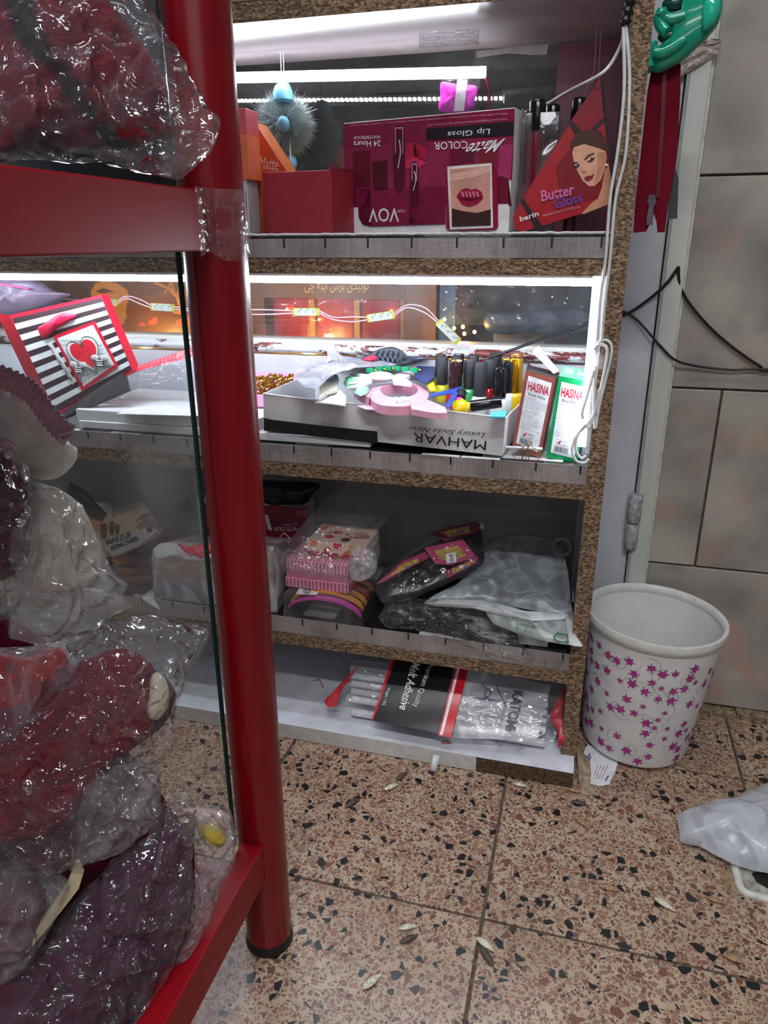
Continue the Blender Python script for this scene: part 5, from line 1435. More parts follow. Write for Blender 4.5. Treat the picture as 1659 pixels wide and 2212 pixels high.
cols = [((206, 60, 170), .056, 0.0, 'magenta hair band at the front of the clear box'), ((226, 150, 50), .072, .006, 'orange hair band just behind the magenta one'), ((230, 160, 40), .090, .009, 'golden yellow hair band in the clear box'), ((190, 60, 40), .110, .012, 'rust red hair band in the clear box'), ((206, 120, 50), .135, .014, 'rearmost amber hair band in the clear box')]
for c, Y, dz_, lab in cols:
    xc = (tl.x + tr3.x) / 2; R_ = (tr3.x - tl.x) * .47
    pts = [V((xc + R_ * math.sin(a), Y, Z3 + .012 + dz_ * .9 + .042 * math.cos(a * .62) ** 2 - .012)) for a in [-1.5 + i * .15 for i in range(21)]]
    mm = MB()
    for i in range(20):
        w = V((0, .0055, 0)); h = V((0, 0, .0022))
        mm.add([pts[i] - w - h, pts[i + 1] - w - h, pts[i + 1] + w - h, pts[i] + w - h, pts[i] - w + h, pts[i + 1] - w + h, pts[i + 1] + w + h, pts[i] + w + h], [(0, 1, 2, 3), (7, 6, 5, 4), (0, 4, 5, 1), (2, 6, 7, 3)])
    tag(mm.build('hair_band', P(*c, 0.25), None, smooth=50), lab, 'hair band', 'hair bands in the clear box')

# pink gift boxes in a clear bag, on the hair band box
M_PK, M_PKD = P(226, 150, 172, 0.45), P(84, 40, 56, 0.5)
zp0 = tzb + .002
def striped(label, px0, px1, Y, z0, z1, depth, lid):
    a_, b_ = at(px0, 1240, Y=Y), at(px1, 1240, Y=Y)
    o_ = thing('striped_gift_box', label, 'gift box', V(((a_.x + b_.x) / 2, Y, z0)), 'pink striped boxes')
    m = MB(); m.box((a_.x + .002, Y + .002, z0), (b_.x - .002, Y + depth - .002, z1)); m.build('box_base', P(214, 132, 156, 0.45), o_)
    l0, l1 = lid
    m = MB(); m.box((a_.x, Y, l0), (b_.x, Y + depth, l1)); m.build('lid', M_PK, o_, bevel=.001)
    n_ = 17
    me = None
    for k in range(n_):
        xx = a_.x + (b_.x - a_.x) * (k + .5) / n_
        m = MB(); m.box((xx - .0006, Y - .0003, l0 + .0006), (xx + .0006, Y + .0002, l1 - .0008)); m.build('stripe', M_PKD, o_)
        if l1 >= z1: 
            m = MB(); m.box((xx - .0006, Y + .001, l1 - .0002), (xx + .0006, Y + depth - .001, l1 + .0003)); m.build('stripe', M_PKD, o_)
    return o_
h_ = .021
striped('lower pink striped gift box resting on the hair band box', 616, 752, .07, zp0, zp0 + .030, .085, (zp0, zp0 + .019))
striped('upper pink striped gift box inside the clear bag', 620, 752, .068, zp0 + .0305, zp0 + .056, .085, (zp0 + .036, zp0 + .0565))
db_ = thing('dotted_gift_box', 'cream gift box with orange and red dots on top of the pink stack', 'gift box', at(730, 1160, Y=.10))
a_, b_ = at(666, 1150, Y=.10), at(796, 1165, Y=.105)
z5 = zp0 + .0575
m = MB(); m.box((a_.x + .004, .094, z5), (b_.x - .004, .17, z5 + .012)); m.build('box_base', P(196, 20, 66, 0.45), db_)
m = MB(); m.box((a_.x, .09, z5 + .010), (b_.x, .176, z5 + .031)); ld = m.build('lid', P(236, 206, 190, 0.45), db_, bevel=.001)
random.seed(3)
for (f, g, c) in ((.12, .9, 0), (.36, .15, 1), (.52, .85, 1), (.78, .7, 2), (.7, .05, 0), (.95, .4, 1)):
    cx = a_.x + (b_.x - a_.x) * f; cz = z5 + .010 + .021 * g; r = .0085
    pts = []
    for i in range(24):
        x_, z_ = cx + r * math.cos(i * .2618), cz + r * math.sin(i * .2618)
        pts.append(V((min(max(x_, a_.x), b_.x), .0895, min(max(z_, z5 + .0102), z5 + .0308))))
    m = MB(); m.prism(pts, (0, .0004, 0)); m.build('dot_print', [P(230, 116, 60, .45), P(214, 70, 84, .45), P(206, 176, 120, .45)][c], ld)
for k in range(8):
    cx, cy = a_.x + (b_.x - a_.x) * (.1 + .8 * random.random()), .10 + .065 * random.random()
    m = MB(); m.prism([V((cx + .009 * math.cos(i * .2618), cy + .009 * math.sin(i * .2618), z5 + .0311)) for i in range(24)], (0, 0, .0003)); m.build('dot_print', [P(230, 116, 60, .45), P(196, 40, 70, .45), P(170, 150, 140, .45)][k % 3], ld)
m = MB(); m.tube(spline([V((b_.x - .03 + .02 * math.cos(a), .13 + .012 * math.sin(a), z5 + .033 + .002 * math.sin(2 * a))) for a in [i * .785 for i in range(8)]], 30), .0006, 5, closed=True); m.build('elastic_loop', M_INK, db_)
pg = thing('clear_bag', 'clear plastic bag wrapped around the pink gift boxes', 'plastic bag', at(700, 1250, Y=.06))
nb_ = V((0, -1, .35)).normalized(); pp = at(700, 1180, Y=.060)
out = [(604, 1215), (620, 1170), (664, 1110), (720, 1082), (838, 1072), (872, 1092), (840, 1130), (806, 1160), (822, 1196), (812, 1236), (780, 1256), (742, 1256), (612, 1236)]
m = MB(); pillow(m, [atp(u, v, pp, nb_) + V((0, max(0, (1190 - v) * .0012), 0)) for u, v in out], nb_, .014, .02, amp=.006, sc=28, samples=90, rings=14, soft=False, power=5); m.build('bag_film', film('gift_bag_film', .06, 20, .8, dist=.008), pg, smooth=70)
m = MB(); pillow(m, [atp(u, v, pp + nb_ * .012, nb_) for u, v in ((756, 1188), (790, 1180), (814, 1200), (810, 1238), (782, 1256), (756, 1244))], nb_, .012, .01, amp=.006, sc=50, samples=48, rings=9); m.build('bag_knot', film('knot_film', .22, 45, .8), pg, smooth=70)

# wedge of packets in a clear bag
P0, P1 = at(900, 1300, Y=.07), at(980, 1130, Y=.22)
nk = V((1, 0, 0)).cross(P1 - P0).normalized()
if nk.dot(CAM - P0) < 0: nk = -nk
G = lambda u, v, o=0.0: atp(u, v, P0 + nk * o, nk)
cp = thing('card_pack_bag', 'clear bag of black packs with pink cards, left of the white carrier bag', 'plastic bag', at(900, 1300, Y=.08))
m = MB(); pillow(m, [G(u, v, -.012) for u, v in ((806, 1268), (850, 1224), (915, 1184), (1000, 1140), (1038, 1130), (1048, 1214), (990, 1246), (905, 1286), (822, 1302))], nk, .010, .016, amp=.005, sc=30, samples=60, power=5, soft=False); m.build('black_packs', P(24, 24, 27, 0.3), cp, smooth=60)
for q, c, lab in (([(812, 1262), (868, 1212), (920, 1192), (924, 1206), (880, 1228), (830, 1256)], (160, 48, 88), 0), ([(917, 1184), (1000, 1165), (1028, 1202), (975, 1220), (940, 1218)], (176, 66, 110), 1), ([(962, 1236), (1032, 1200), (1030, 1216), (965, 1250)], (150, 44, 84), 2), ([(930, 1150), (1028, 1126), (1034, 1150), (960, 1168)], (120, 40, 62), 3)):
    m = MB(); m.prism([G(u, v, .012) for u, v in q], -nk * .002); cdp = m.build('pink_card', P(*c, 0.35), cp)
    cx, cy = sum(p[0] for p in q) / len(q), sum(p[1] for p in q) / len(q)
    m = MB(); m.prism([G(cx + (u - cx) * .62, cy + (v - cy) * .6, .0128) for u, v in q], -nk * .0005); m.build('yellow_print', P(168, 140, 70, 0.4, grain=.3, gs=120), cdp)
    m = MB(); m.prism([G(cx + 8 + 5 * math.cos(i), cy + 3 * math.sin(i), .0132) for i in range(6)], -nk * .0003); m.build('blue_print', P(60, 110, 190, 0.4), cdp)
m = MB(); m.prism([G(u, v, .0155) for u, v in ((963, 1196), (985, 1192), (986, 1214), (964, 1218))], -nk * .0006); m.build('price_tag', P(226, 224, 226, 0.4), cp)
text('98,000', None, G(980, 1196, .0162), G(982, 1213, .0162), G(970, 1197, .0162), M_INK, cp)
m = MB(); pillow(m, [G(u, v, .004) for u, v in ((806, 1270), (830, 1230), (900, 1180), (960, 1140), (1036, 1122), (1062, 1128), (1066, 1180), (1046, 1222), (960, 1262), (880, 1296), (828, 1306))], nk, .016, .02, amp=.005, sc=30, samples=80, rings=12, soft=False, power=4); m.build('bag_film', M_FILM2, cp, smooth=70)

# white carrier bag with dark contents
Q0, Q1 = at(1230, 1385, Y=.045), at(1150, 1165, Y=.245)
nq = V((1, 0, 0)).cross(Q1 - Q0).normalized()
if nq.dot(CAM - Q0) < 0: nq = -nq
K = lambda u, v, o=0.0: atp(u, v, Q0 + nq * o, nq)
wb = thing('carrier_bag', 'translucent white carrier bag with dark contents and green print', 'plastic bag', at(1150, 1370, Y=.07))
M_CARR = film('carrier_film', .40, 18, .35, rough=.3, hazecol=(.8, .86, .9))
m = MB(); pillow(m, [K(u, v, -.012) for u, v in ((1010, 1292), (1040, 1232), (1070, 1180), (1100, 1168), (1190, 1172), (1218, 1200), (1228, 1290), (1222, 1330), (1120, 1310))], nq, .018, .015, amp=.004, sc=20, samples=60, power=3); m.build('dark_contents', P(44, 48, 58, 0.6), wb, smooth=60)
m = MB(); pillow(m, [K(u, v, .002) for u, v in ((916, 1302), (930, 1290), (980, 1266), (1030, 1228), (1056, 1176), (1084, 1160), (1128, 1154), (1186, 1164), (1216, 1186), (1228, 1240), (1232, 1290), (1240, 1340), (1220, 1336), (1120, 1312), (1040, 1298), (980, 1300))], nq, .012, .012, amp=.006, sc=22, samples=90, rings=14, soft=False); m.build('bag_film', M_CARR, wb, smooth=70)
M_CARR2 = film('carrier_fold_film', .9, 18, .4, rough=.3, hazecol=(.86, .89, .9))
m = MB(); pillow(m, [K(u, v, .014) for u, v in ((914, 1304), (960, 1294), (1040, 1296), (1110, 1312), (1180, 1334), (1224, 1330), (1220, 1338), (1150, 1342), (1090, 1330), (1000, 1310))], nq, .005, .003, amp=.002, sc=40, samples=70, rings=8, soft=False); m.build('folded_lip', M_CARR2, wb, smooth=70)
m = MB(); pillow(m, [K(u, v, .006) for u, v in ((1045, 1318), (1100, 1334), (1160, 1346), (1222, 1336), (1228, 1394), (1180, 1386), (1110, 1366), (1066, 1348))], nq, .008, .006, amp=.003, sc=30, samples=60, rings=9, soft=False); m.build('printed_side', film('carrier_side_film', .6, 18, .3, rough=.3, hazecol=(.72, .76, .76)), wb, smooth=70)
m = MB(); pillow(m, [K(u, v, .010) for u, v in ((1222, 1332), (1238, 1340), (1246, 1376), (1260, 1397), (1240, 1396), (1226, 1392))], nq, .004, .003, amp=.002, sc=50, samples=40, rings=7, soft=False); m.build('corner_tail', M_CARR2, wb, smooth=70)
m = MB(); m.tube(spline([K(u, v, .004) for u, v in ((1200, 1168), (1222, 1166), (1232, 1182), (1226, 1196), (1206, 1200), (1196, 1190))], 30), .0035, 7, closed=True); m.build('tied_handle', film('handle_film', .4, 60, .8, rough=.25), wb, smooth=70)
GRNP = P(24, 110, 80, 0.5)
text('Wash after it four', None, K(1156, 1364, .0175), K(1112, 1352, .0175), K(1154, 1374, .0175), GRNP, wb, bold=.01)
text('BFHM0046', None, K(1156, 1352, .0175), K(1114, 1344, .0175), K(1155, 1358, .0175), GRNP, wb)
m = MB(); m.tube([K(u, v, .0175) for u, v in ((1196, 1376), (1204, 1368), (1226, 1372), (1228, 1388), (1204, 1386))], .0012, 5, closed=True); m.build('green_stamp', GRNP, wb)

# crumpled clear bag with black goods spilling over the strip
kb = thing('crumpled_bag', 'crumpled clear bag of black goods drooping over the shelf edge', 'plastic bag', at(960, 1390, Y=.05))
R0 = at(960, 1370, Y=.046); nr_ = V((0, -.75, .66))
W_ = lambda u, v, o=0.0: atp(u, v, R0 + nr_ * o, nr_)
m = MB(); pillow(m, [W_(u, v, -.014) for u, v in ((830, 1330), (850, 1305), (900, 1296), (1000, 1310), (1090, 1340), (1120, 1380), (1100, 1404), (1030, 1394), (940, 1366), (880, 1350), (836, 1350))], nr_, .014, .014, amp=.008, sc=45, samples=70, rings=12); m.build('black_goods', P(18, 18, 20, 0.35), kb, smooth=60)
m = MB(); pillow(m, [W_(u, v, -.004) for u, v in ((818, 1336), (832, 1304), (880, 1290), (960, 1296), (1060, 1320), (1130, 1366), (1134, 1400), (1160, 1424), (1120, 1430), (1060, 1416), (980, 1386), (900, 1362), (836, 1358))], nr_, .020, .012, amp=.013, sc=38, samples=110, rings=16, soft=False); m.build('bag_film', film('crumpled_film', .02, 38, 1.0, rough=.1, dist=.012, ior=1.7), kb, smooth=70)

# left end: carrier-wrapped box, wipes, plant-like scrunchie
Yc = .075
cbx = thing('wrapped_box', 'box knotted in a milky carrier bag with red and green print, behind the red post', 'wrapped box', at(450, 1300, Y=Yc))
a_, b_ = at(336, 1300, Y=Yc), at(588, 1330, Y=Yc)
z_b, z_m, z_t = Z3, at(400, 1262, Y=Yc).z, at(400, 1218, Y=Yc).z
m = MB(); m.box((a_.x + .004, Yc + .004, Z3 + .002), (b_.x - .004, Yc + .12, z_m)); m.build('blue_lower_box', P(86, 116, 168, 0.5), cbx, bevel=.002)
m = MB(); m.box((a_.x + .004, Yc + .004, z_m), (b_.x - .004, Yc + .12, z_t)); m.build('tan_upper_box', P(190, 160, 132, 0.5), cbx, bevel=.002)
FB = Face((0, Yc + .004, .3), (0, 1, 0))
for q in ([(376, 1268), (410, 1270), (408, 1306), (374, 1300)], [(418, 1262), (470, 1266), (470, 1310), (418, 1306)]):
    card('label_print', FB, q, P(60, 86, 140, 0.5), cbx, .0006)
n0 = V((0, -1, .15)).normalized()
m = MB(); pillow(m, [atp(u, v, V((0, Yc - .004, .3)), n0) for u, v in ((330, 1188), (340, 1176), (372, 1170), (430, 1176), (500, 1172), (590, 1180), (600, 1330), (520, 1324), (420, 1316), (352, 1312), (328, 1298), (332, 1250), (326, 1214))], n0, .006, .12, amp=.003, sc=22, samples=80, rings=14, soft=False, power=9); m.build('bag_film', film('milky_film', .55, 14, .4, rough=.25, hazecol=(.84, .86, .88)), cbx, smooth=70)
n1 = V((0, -.8, .6)); p1_ = at(420, 1190, Y=Yc - .014)
for nm, q, mat in (('red_print', [(381, 1173), (404, 1182), (430, 1176), (458, 1174), (462, 1192), (438, 1206), (412, 1202), (396, 1190)], P(214, 20, 62, 0.4)), ('green_print', [(456, 1180), (478, 1176), (482, 1194), (462, 1198)], P(110, 196, 140, 0.4)), ('knot_fold', [(330, 1186), (350, 1172), (384, 1172), (398, 1192), (430, 1206), (470, 1196), (476, 1206), (420, 1212), (370, 1200), (338, 1208)], M_CARR2)):
    m = MB(); pillow(m, [atp(u, v, p1_ + n1 * (.004 if nm != 'knot_fold' else .001), n1) for u, v in q], n1, .005, .003, amp=.004, sc=50, samples=50, rings=8, soft=False); m.build(nm, mat, cbx, smooth=60)
m = MB(); pillow(m, [at(u, v, Z=Z3 + .001) for u, v in ((306, 1290), (332, 1274), (336, 1300), (345, 1316), (326, 1306))], (0, 0, 1), .006, .001, amp=.002, sc=50, samples=30, rings=6); m.build('bag_tail', M_CARR2, cbx, smooth=60)
# wipes
nw = V((-.15, -1, .35)).normalized(); pw = at(280, 1140, Y=.17)
wp = thing('wipes_packet', 'cream make-up remover wipes packet printed with an eye', 'packet', at(290, 1200, Y=.17))
FW = Face(pw, nw)
m = MB(); pillow(m, [FW(u, v, -.006) for u, v in ((206, 1168), (224, 1120), (240, 1102), (308, 1082), (318, 1096), (352, 1146), (344, 1158), (300, 1184), (246, 1206), (232, 1200))], FW.n, .010, .012, samples=60, rings=10, soft=False, power=3); m.build('packet_body', P(206, 180, 150, 0.35, grain=.08, gs=10), wp, smooth=60)
def wcard(nm, px, mat, off): card(nm, FW, px, mat, wp, off)
wcard('white_panel', [(232, 1164), (290, 1146), (334, 1152), (300, 1180), (246, 1202), (228, 1186)], P(206, 202, 198, .4), .0050)
wcard('eye_shade', [(292, 1138), (310, 1122), (330, 1120), (346, 1138), (344, 1150), (320, 1152)], P(120, 104, 92, .4), .0058)
wcard('eye_white', [(304, 1146), (316, 1138), (330, 1140), (342, 1148), (326, 1152)], P(224, 218, 210, .4), .0064)
wcard('iris', [(314, 1142), (322, 1138), (330, 1142), (328, 1150), (320, 1151)], P(40, 30, 28, .3), .0068)
wcard('brow', [(290, 1128), (306, 1112), (322, 1108), (318, 1114), (302, 1122)], P(110, 84, 64, .4), .0062)
for (u, v, s) in ((222, 1142, 1.0), (240, 1136, .9), (252, 1140, .7)):
    wcard('brush_print', [(u - 4 * s, v - 10 * s), (u + 5 * s, v - 12 * s), (u + 8 * s, v + 2), (u + 3 * s, v + 22 * s), (u - 2 * s, v + 22 * s), (u - 6 * s, v + 3)], P(84, 60, 48, .4), .0060)
text('Jadideh', FW, (242, 1120), (298, 1102), (238, 1100), P(96, 66, 56, .4), wp, off=.0066)
text('MAKEUP', FW, (232, 1178), (284, 1160), (229, 1166), P(40, 36, 36, .4), wp, off=.0068, bold=.02)
text('REMOVER', FW, (241, 1190), (300, 1167), (238, 1180), P(40, 36, 36, .4), wp, off=.0068, bold=.02)
m = MB(); pillow(m, [FW(u, v, -.03) for u, v in ((150, 1040), (186, 1060), (236, 1118), (226, 1128), (180, 1110), (140, 1090))], FW.n, .008, .008, samples=40, rings=8, soft=False, power=4); tag(m.build('wipes_packet', P(52, 52, 44, .4), None, smooth=60), 'dark olive end of a second wipes packet behind the plastic-bagged clothes', 'packet')
m = MB(); pillow(m, [FW(u, v, -.024) for u, v in ((204, 1082), (236, 1086), (246, 1102), (238, 1114), (222, 1100))], FW.n, .006, .006, samples=30, rings=6, soft=False); tag(m.build('printed_packet', P(176, 170, 156, .4, grain=.4, gs=160), None, smooth=60), 'pale packet with black pattern above the make-up remover wipes', 'packet')
for k, (q, c, lab) in enumerate((([(196, 1120), (226, 1130), (244, 1204), (200, 1200)], (196, 140, 100), 'orange-tan packet under the left edge of the wipes packet'), ([(240, 1206), (310, 1184), (302, 1198), (250, 1224)], (190, 130, 84), 'tan packet edge below the make-up remover wipes'))):
    m = MB(); m.prism([FW(u, v, -.018) for u, v in q], -FW.n * .02); tag(m.build('tan_packet', P(*c, .45), None, bevel=.001), lab, 'packet')
nbx = [at(250, 1290, Z=Z3 + .0005), at(322, 1236, Z=Z3 + .0005), at(340, 1200, Z=Z3 + .0005), at(240, 1240, Z=Z3 + .0005)]
for k in range(3):
    z0 = Z3 + .0006 + k * .012
    m = MB(); m.obox(V((nbx[0].x - .03, .075 + .02 * k, z0)), (.12, .05, 0), (-.05, .12, 0), (0, 0, .0112)); tag(m.build('brown_box', P(112, 80, 74, .5), None, bevel=.0006), ['lowest flat brown box under the wipes packet', 'middle flat brown box under the wipes packet', 'topmost flat brown box under the wipes packet'][k], 'box', 'flat brown boxes')
m = MB(); pillow(m, [at(u, v, Y=.13) for u, v in ((238, 1250), (252, 1240), (266, 1250), (268, 1268), (246, 1270))], (0, -1, 0), .012, .012, samples=24, rings=6); tag(m.build('blue_cap', P(60, 76, 130, .3), None, smooth=60), 'small blue cap next to the flat brown boxes', 'jar')  # blue cap on its own, no jar beneath
sg_ = thing('green_scrunchie', 'dark green leafy scrunchie hanging on the door panel', 'scrunchie', at(420, 1110, Y=.285))
random.seed(21)
for k in range(26):
    u, v = 382 + random.random() * 66, 1058 + random.random() * 58
    if u < 400 and v > 1100: continue
    c = at(u, v, Y=.275 - .02 * random.random()); r = .012
    pts = [c + V((r * math.cos(a) * random.uniform(.7, 1.2), random.uniform(-.004, .004), r * .7 * math.sin(a) * random.uniform(.7, 1.2))) for a in [i * .785 for i in range(8)]]
    m = MB(); pillow(m, pts, (random.uniform(-.5, .5), -1, random.uniform(-.5, .5)), .004, .003, samples=18, rings=4); m.build('leaf', P(*random.choice(((26, 44, 30), (34, 56, 34), (20, 32, 26), (64, 92, 40))), .4), sg_, smooth=60)

# ------------------------------------------------------------------ adhesive pack on the base board
ZB = .0312
A0 = at(1130, 1618, Y=.03); ng = V((0, -.58, .81)).normalized(); pg0 = V((0, .028, ZB + .012))
U = lambda u, v, o=0.0: atp(u, v, pg0 + ng * o, ng)
gp = thing('adhesive_pack', 'clear bag of hot melt glue sticks with black and red label on the base board', 'glue sticks', at(980, 1600, Y=.06))
def bulge(u, v):
    g = max(0, 1 - ((v - 1520) / 120.0) ** 2); f = max(0, 1 - ((u - 960) / 290.0) ** 4)
    return .030 * math.sqrt(g * f) if g > 0 and f > 0 else 0
def patch(nm, fn, mat, nu=30, nv=24, off=0):
    m = MB(); m.grid(lambda s, t: (lambda q: U(q[0], q[1], bulge(*q) + off))(fn(s, t)), nu, nv); return m.build(nm, mat, gp, smooth=60)
def quadfn(a, b, c, d):
    a, b, c, d = [V((x[0], x[1])) for x in (a, b, c, d)]
    return lambda s, t: tuple(a.lerp(b, s).lerp(d.lerp(c, s), t))
patch('black_label', quadfn((852, 1424), (982, 1440), (946, 1584), (804, 1556)), P(18, 18, 21, .3, bump=.25), off=.0088)
patch('label_edge', quadfn((846, 1424), (854, 1424), (806, 1556), (802, 1556)), P(196, 26, 44, .25), 6, 20, .0090)
patch('red_band', quadfn((984, 1440), (1012, 1444), (974, 1594), (946, 1588)), P(206, 24, 46, .25), 10, 24, .0088)
patch('white_line', quadfn((988, 1440), (994, 1441), (956, 1588), (950, 1587)), P(236, 232, 232, .3), 4, 24, .0093)
patch('milky_panel', quadfn((1012, 1440), (1190, 1480), (1160, 1600), (976, 1594)), film('milky_pack', .5, 8, .2, rough=.2), off=.0025)
for k in range(7):
    Yk, zk = .052 + .0135 * k, ZB + .010 + (.012 if k > 0 else 0) + .008 * min(k, 4)
    m = MB(); m.tube([V((at(760, 1500, Y=Yk).x, Yk, zk)), V((at(1180, 1560, Y=Yk).x, Yk, zk))], .0066, 12); m.build('glue_stick', P(206, 208, 214, .25), gp, smooth=50)
def bagf(s, t):
    u0, u1 = 722 + 20 * math.sin(t * 3), 1228
    u = (742 + (1 - t) * 20) * (1 - s) + (1216 - 40 * t * t + 14) * s
    v = (1424 + 50 * s) * (1 - t) + (1538 + 92 * s - 20 * s * s) * t
    return U(u, v, bulge(u, v) + .0045 + .0035 * crum(V((s * 6, t * 3, 0)), 1.6, 3) * (1 if t < .97 else .3))
m = MB(); m.grid(bagf, 90, 44); m.build('bag_film', film('glue_bag_film', .10, 12, .25, rough=.1), gp, smooth=70)
for q in ([(770, 1440), (776, 1436), (732, 1500), (728, 1526), (708, 1528), (700, 1514), (722, 1492)], [(1214, 1484), (1222, 1490), (1214, 1548), (1230, 1578), (1206, 1618), (1206, 1580), (1186, 1550)]):
    m = MB(); pillow(m, [U(u, v, .008 if u < 900 else .012) for u, v in q], ng, .003, .002, amp=.003, sc=40, samples=40, rings=6, soft=False); m.build('red_seal', P(190, 22, 40, .35), gp, smooth=60)
def gtext(s, p0, p1, p2, mat, **kw):
    def wf(a, b):
        u, v = p0[0] + (p1[0] - p0[0]) * a + (p2[0] - p0[0]) * b, p0[1] + (p1[1] - p0[1]) * a + (p2[1] - p0[1]) * b
        return U(u, v, bulge(u, v) + .0104)
    text(s, None, wf(0, 0), wf(1, 0), wf(0, 1), mat, gp, warp=wf, **kw)
gtext('Melt Adhesive', (890, 1428), (862, 1530), (908, 1436), M_W, bold=.012)
gtext('Premium Quality', (922, 1432), (888, 1526), (938, 1434), P(226, 226, 230, .4))
gtext('Weight: 1 KG', (836, 1484), (824, 1522), (844, 1486), M_W)
gtext('KATOMi', (1108, 1490), (1090, 1576), (1132, 1494), P(24, 24, 28, .4), bold=.006)
gtext('Hot Melt Adhesives', (1098, 1478), (1076, 1570), (1106, 1480), P(120, 122, 130, .4))
for pts in ([(1040, 1478), (1048, 1484), (1052, 1488)], [(1036, 1512), (1050, 1506), (1060, 1500), (1058, 1488), (1050, 1490), (1048, 1504), (1062, 1514), (1066, 1512)], [(1072, 1480), (1084, 1506), (1094, 1526)]):
    m = MB(); m.tube(spline([U(u, v, bulge(u, v) + .0098) for u, v in pts], 20, False), .0007, 5); m.build('pen_mark', P(30, 40, 110, .4), gp)
for s, p0, p1, p2 in (('KATO', (1012, 1590), (1024, 1604), (1020, 1586)), ('KATO', (1068, 1604), (1080, 1616), (1076, 1600)), ('TO', (1118, 1624), (1132, 1618), (1116, 1616))):
    text(s, None, U(*p0, .006), U(*p1, .006), U(*p2, .006), P(60, 60, 66, .5), gp)
# scraps on the base board
for k, (pts, r, c, lab) in enumerate([([(676, 1470), (690, 1468), (698, 1484)], .0008, (170, 20, 40), 'tiny red thread bent in a V on the base board'), ([(452, 1418), (462, 1408)], .0008, (170, 40, 40), 'short red thread on the base board seen through the glass')]):
    m = MB(); m.tube([at(u, v, Z=ZB + .001) for u, v in pts], r, 6); tag(m.build('red_thread', P(*c, .6)), lab, 'thread')

# ------------------------------------------------------------------ waste bin with leaf print
BC = V((0.103, 0.168, 0.0))
tilt = Matrix.Rotation(math.radians(2.2), 3, V((0, 1, 0)))
bn = thing('waste_bin', 'white plastic waste bin printed with magenta maple leaves beside the shelf', 'bin', BC)
HB, RB, RT_ = .262, .094, .1135
def BP(r, a, z):
    return BC + V((0, 0, .004)) + tilt @ V((r * math.cos(a), r * math.sin(a), z))
def ringed(prof, seg=72):
    m = MB()
    m.grid(lambda u, v: BP(prof[int(round(v * (len(prof) - 1)))][0], 2 * math.pi * u, prof[int(round(v * (len(prof) - 1)))][1]), seg, len(prof), None, True)
    return m
M_BIN = P(226, 226, 224, .35, grain=.03, gs=20)
ringed([(.001, .0), (RB * .94, .0), (RB * .985, .003), (RB, .008), (RT_, HB - .012), (RT_ - .0022, HB - .012), (RB - .002, .010), (.001, .006)]).build('bucket', M_BIN, bn, smooth=50)
ringed([(RT_ - .002, HB - .02), (RT_ + .001, HB - .02), (RT_ + .0045, HB - .017), (RT_ + .006, HB - .008), (RT_ + .0045, HB - .001), (RT_ + .001, HB), (RT_ - .0025, HB - .002), (RT_ - .004, HB - .012), (RT_ - .002, HB - .02)]).build('rim', P(214, 214, 208, .35, grain=.04), bn, smooth=60)
def leaf_pts(s):
    out = []
    for k in range(5):
        a = math.radians(90 + (k - 2) * 58)
        L = (1.0, .95, .62)[abs(k - 2)] if False else (1.0 if k == 2 else .86 if k in (1, 3) else .6)
        out.append((.40 * math.cos(a - .42), .40 * math.sin(a - .42)))
        out.append((L * math.cos(a), L * math.sin(a)))
        out.append((.40 * math.cos(a + .42), .40 * math.sin(a + .42)))
    out += [(-.06, -.28), (-.03, -.75), (.03, -.75), (.06, -.28)]
    return [(x * s, y * s) for x, y in out]
random.seed(17)
M_LEAF, M_LEAFD, M_SWL = P(176, 50, 140, .4, grain=.12, gs=200), P(104, 40, 84, .4), P(176, 174, 178, .45)
slope = (RT_ - RB) / (HB - .02)
def onbin(th, z, dx, dy, off=.0006):
    r = RB + slope * z
    zz = z + dy
    return BP(RB + slope * (zz - .006) + off, th + dx / r, zz)
spots = []
tries = 0
while len(spots) < 120 and tries < 20000:
    tries += 1
    th, z = random.uniform(math.radians(150), math.radians(395)), random.uniform(.018, .216)
    if all(((th - t2) * .1) ** 2 + (z - z2) ** 2 >.0172 ** 2 for t2, z2 in spots): spots.append((th, z))
for k, (th, z) in enumerate(spots):
    s = random.choice((.008, .011, .013, .0145)); ro = random.uniform(0, 6.28)
    R2 = lambda p, q=1.0: (p[0] * q * math.cos(ro) - p[1] * q * math.sin(ro), p[0] * q * math.sin(ro) + p[1] * q * math.cos(ro))
    base = leaf_pts(s)
    m = MB(); c0 = onbin(th, z, 0, 0, .0009)
    for q, off, mt in ((1.0, .0005, M_LEAFD), (.86, .0009, M_LEAF)):
        pts = [onbin(th, z, *R2(p, q), off) for p in base]
        n_ = len(pts); cc_ = onbin(th, z, 0, 0, off)
        m.add(pts + [cc_], [(i, (i + 1) % n_, n_) for i in range(n_)], mt)
    m.build('leaf_print', None, bn)
    if k % 2 == 0:
        tt = [onbin(th, z, *( (lambda a, r_: (r_ * math.cos(a + ro), r_ * math.sin(a + ro)))(a, .006 + .0026 * a)), .0004) for a in [i * .35 for i in range(15)]]
        m = MB(); m.tube(tt, .00045, 4); m.build('vine_print', M_SWL, bn)

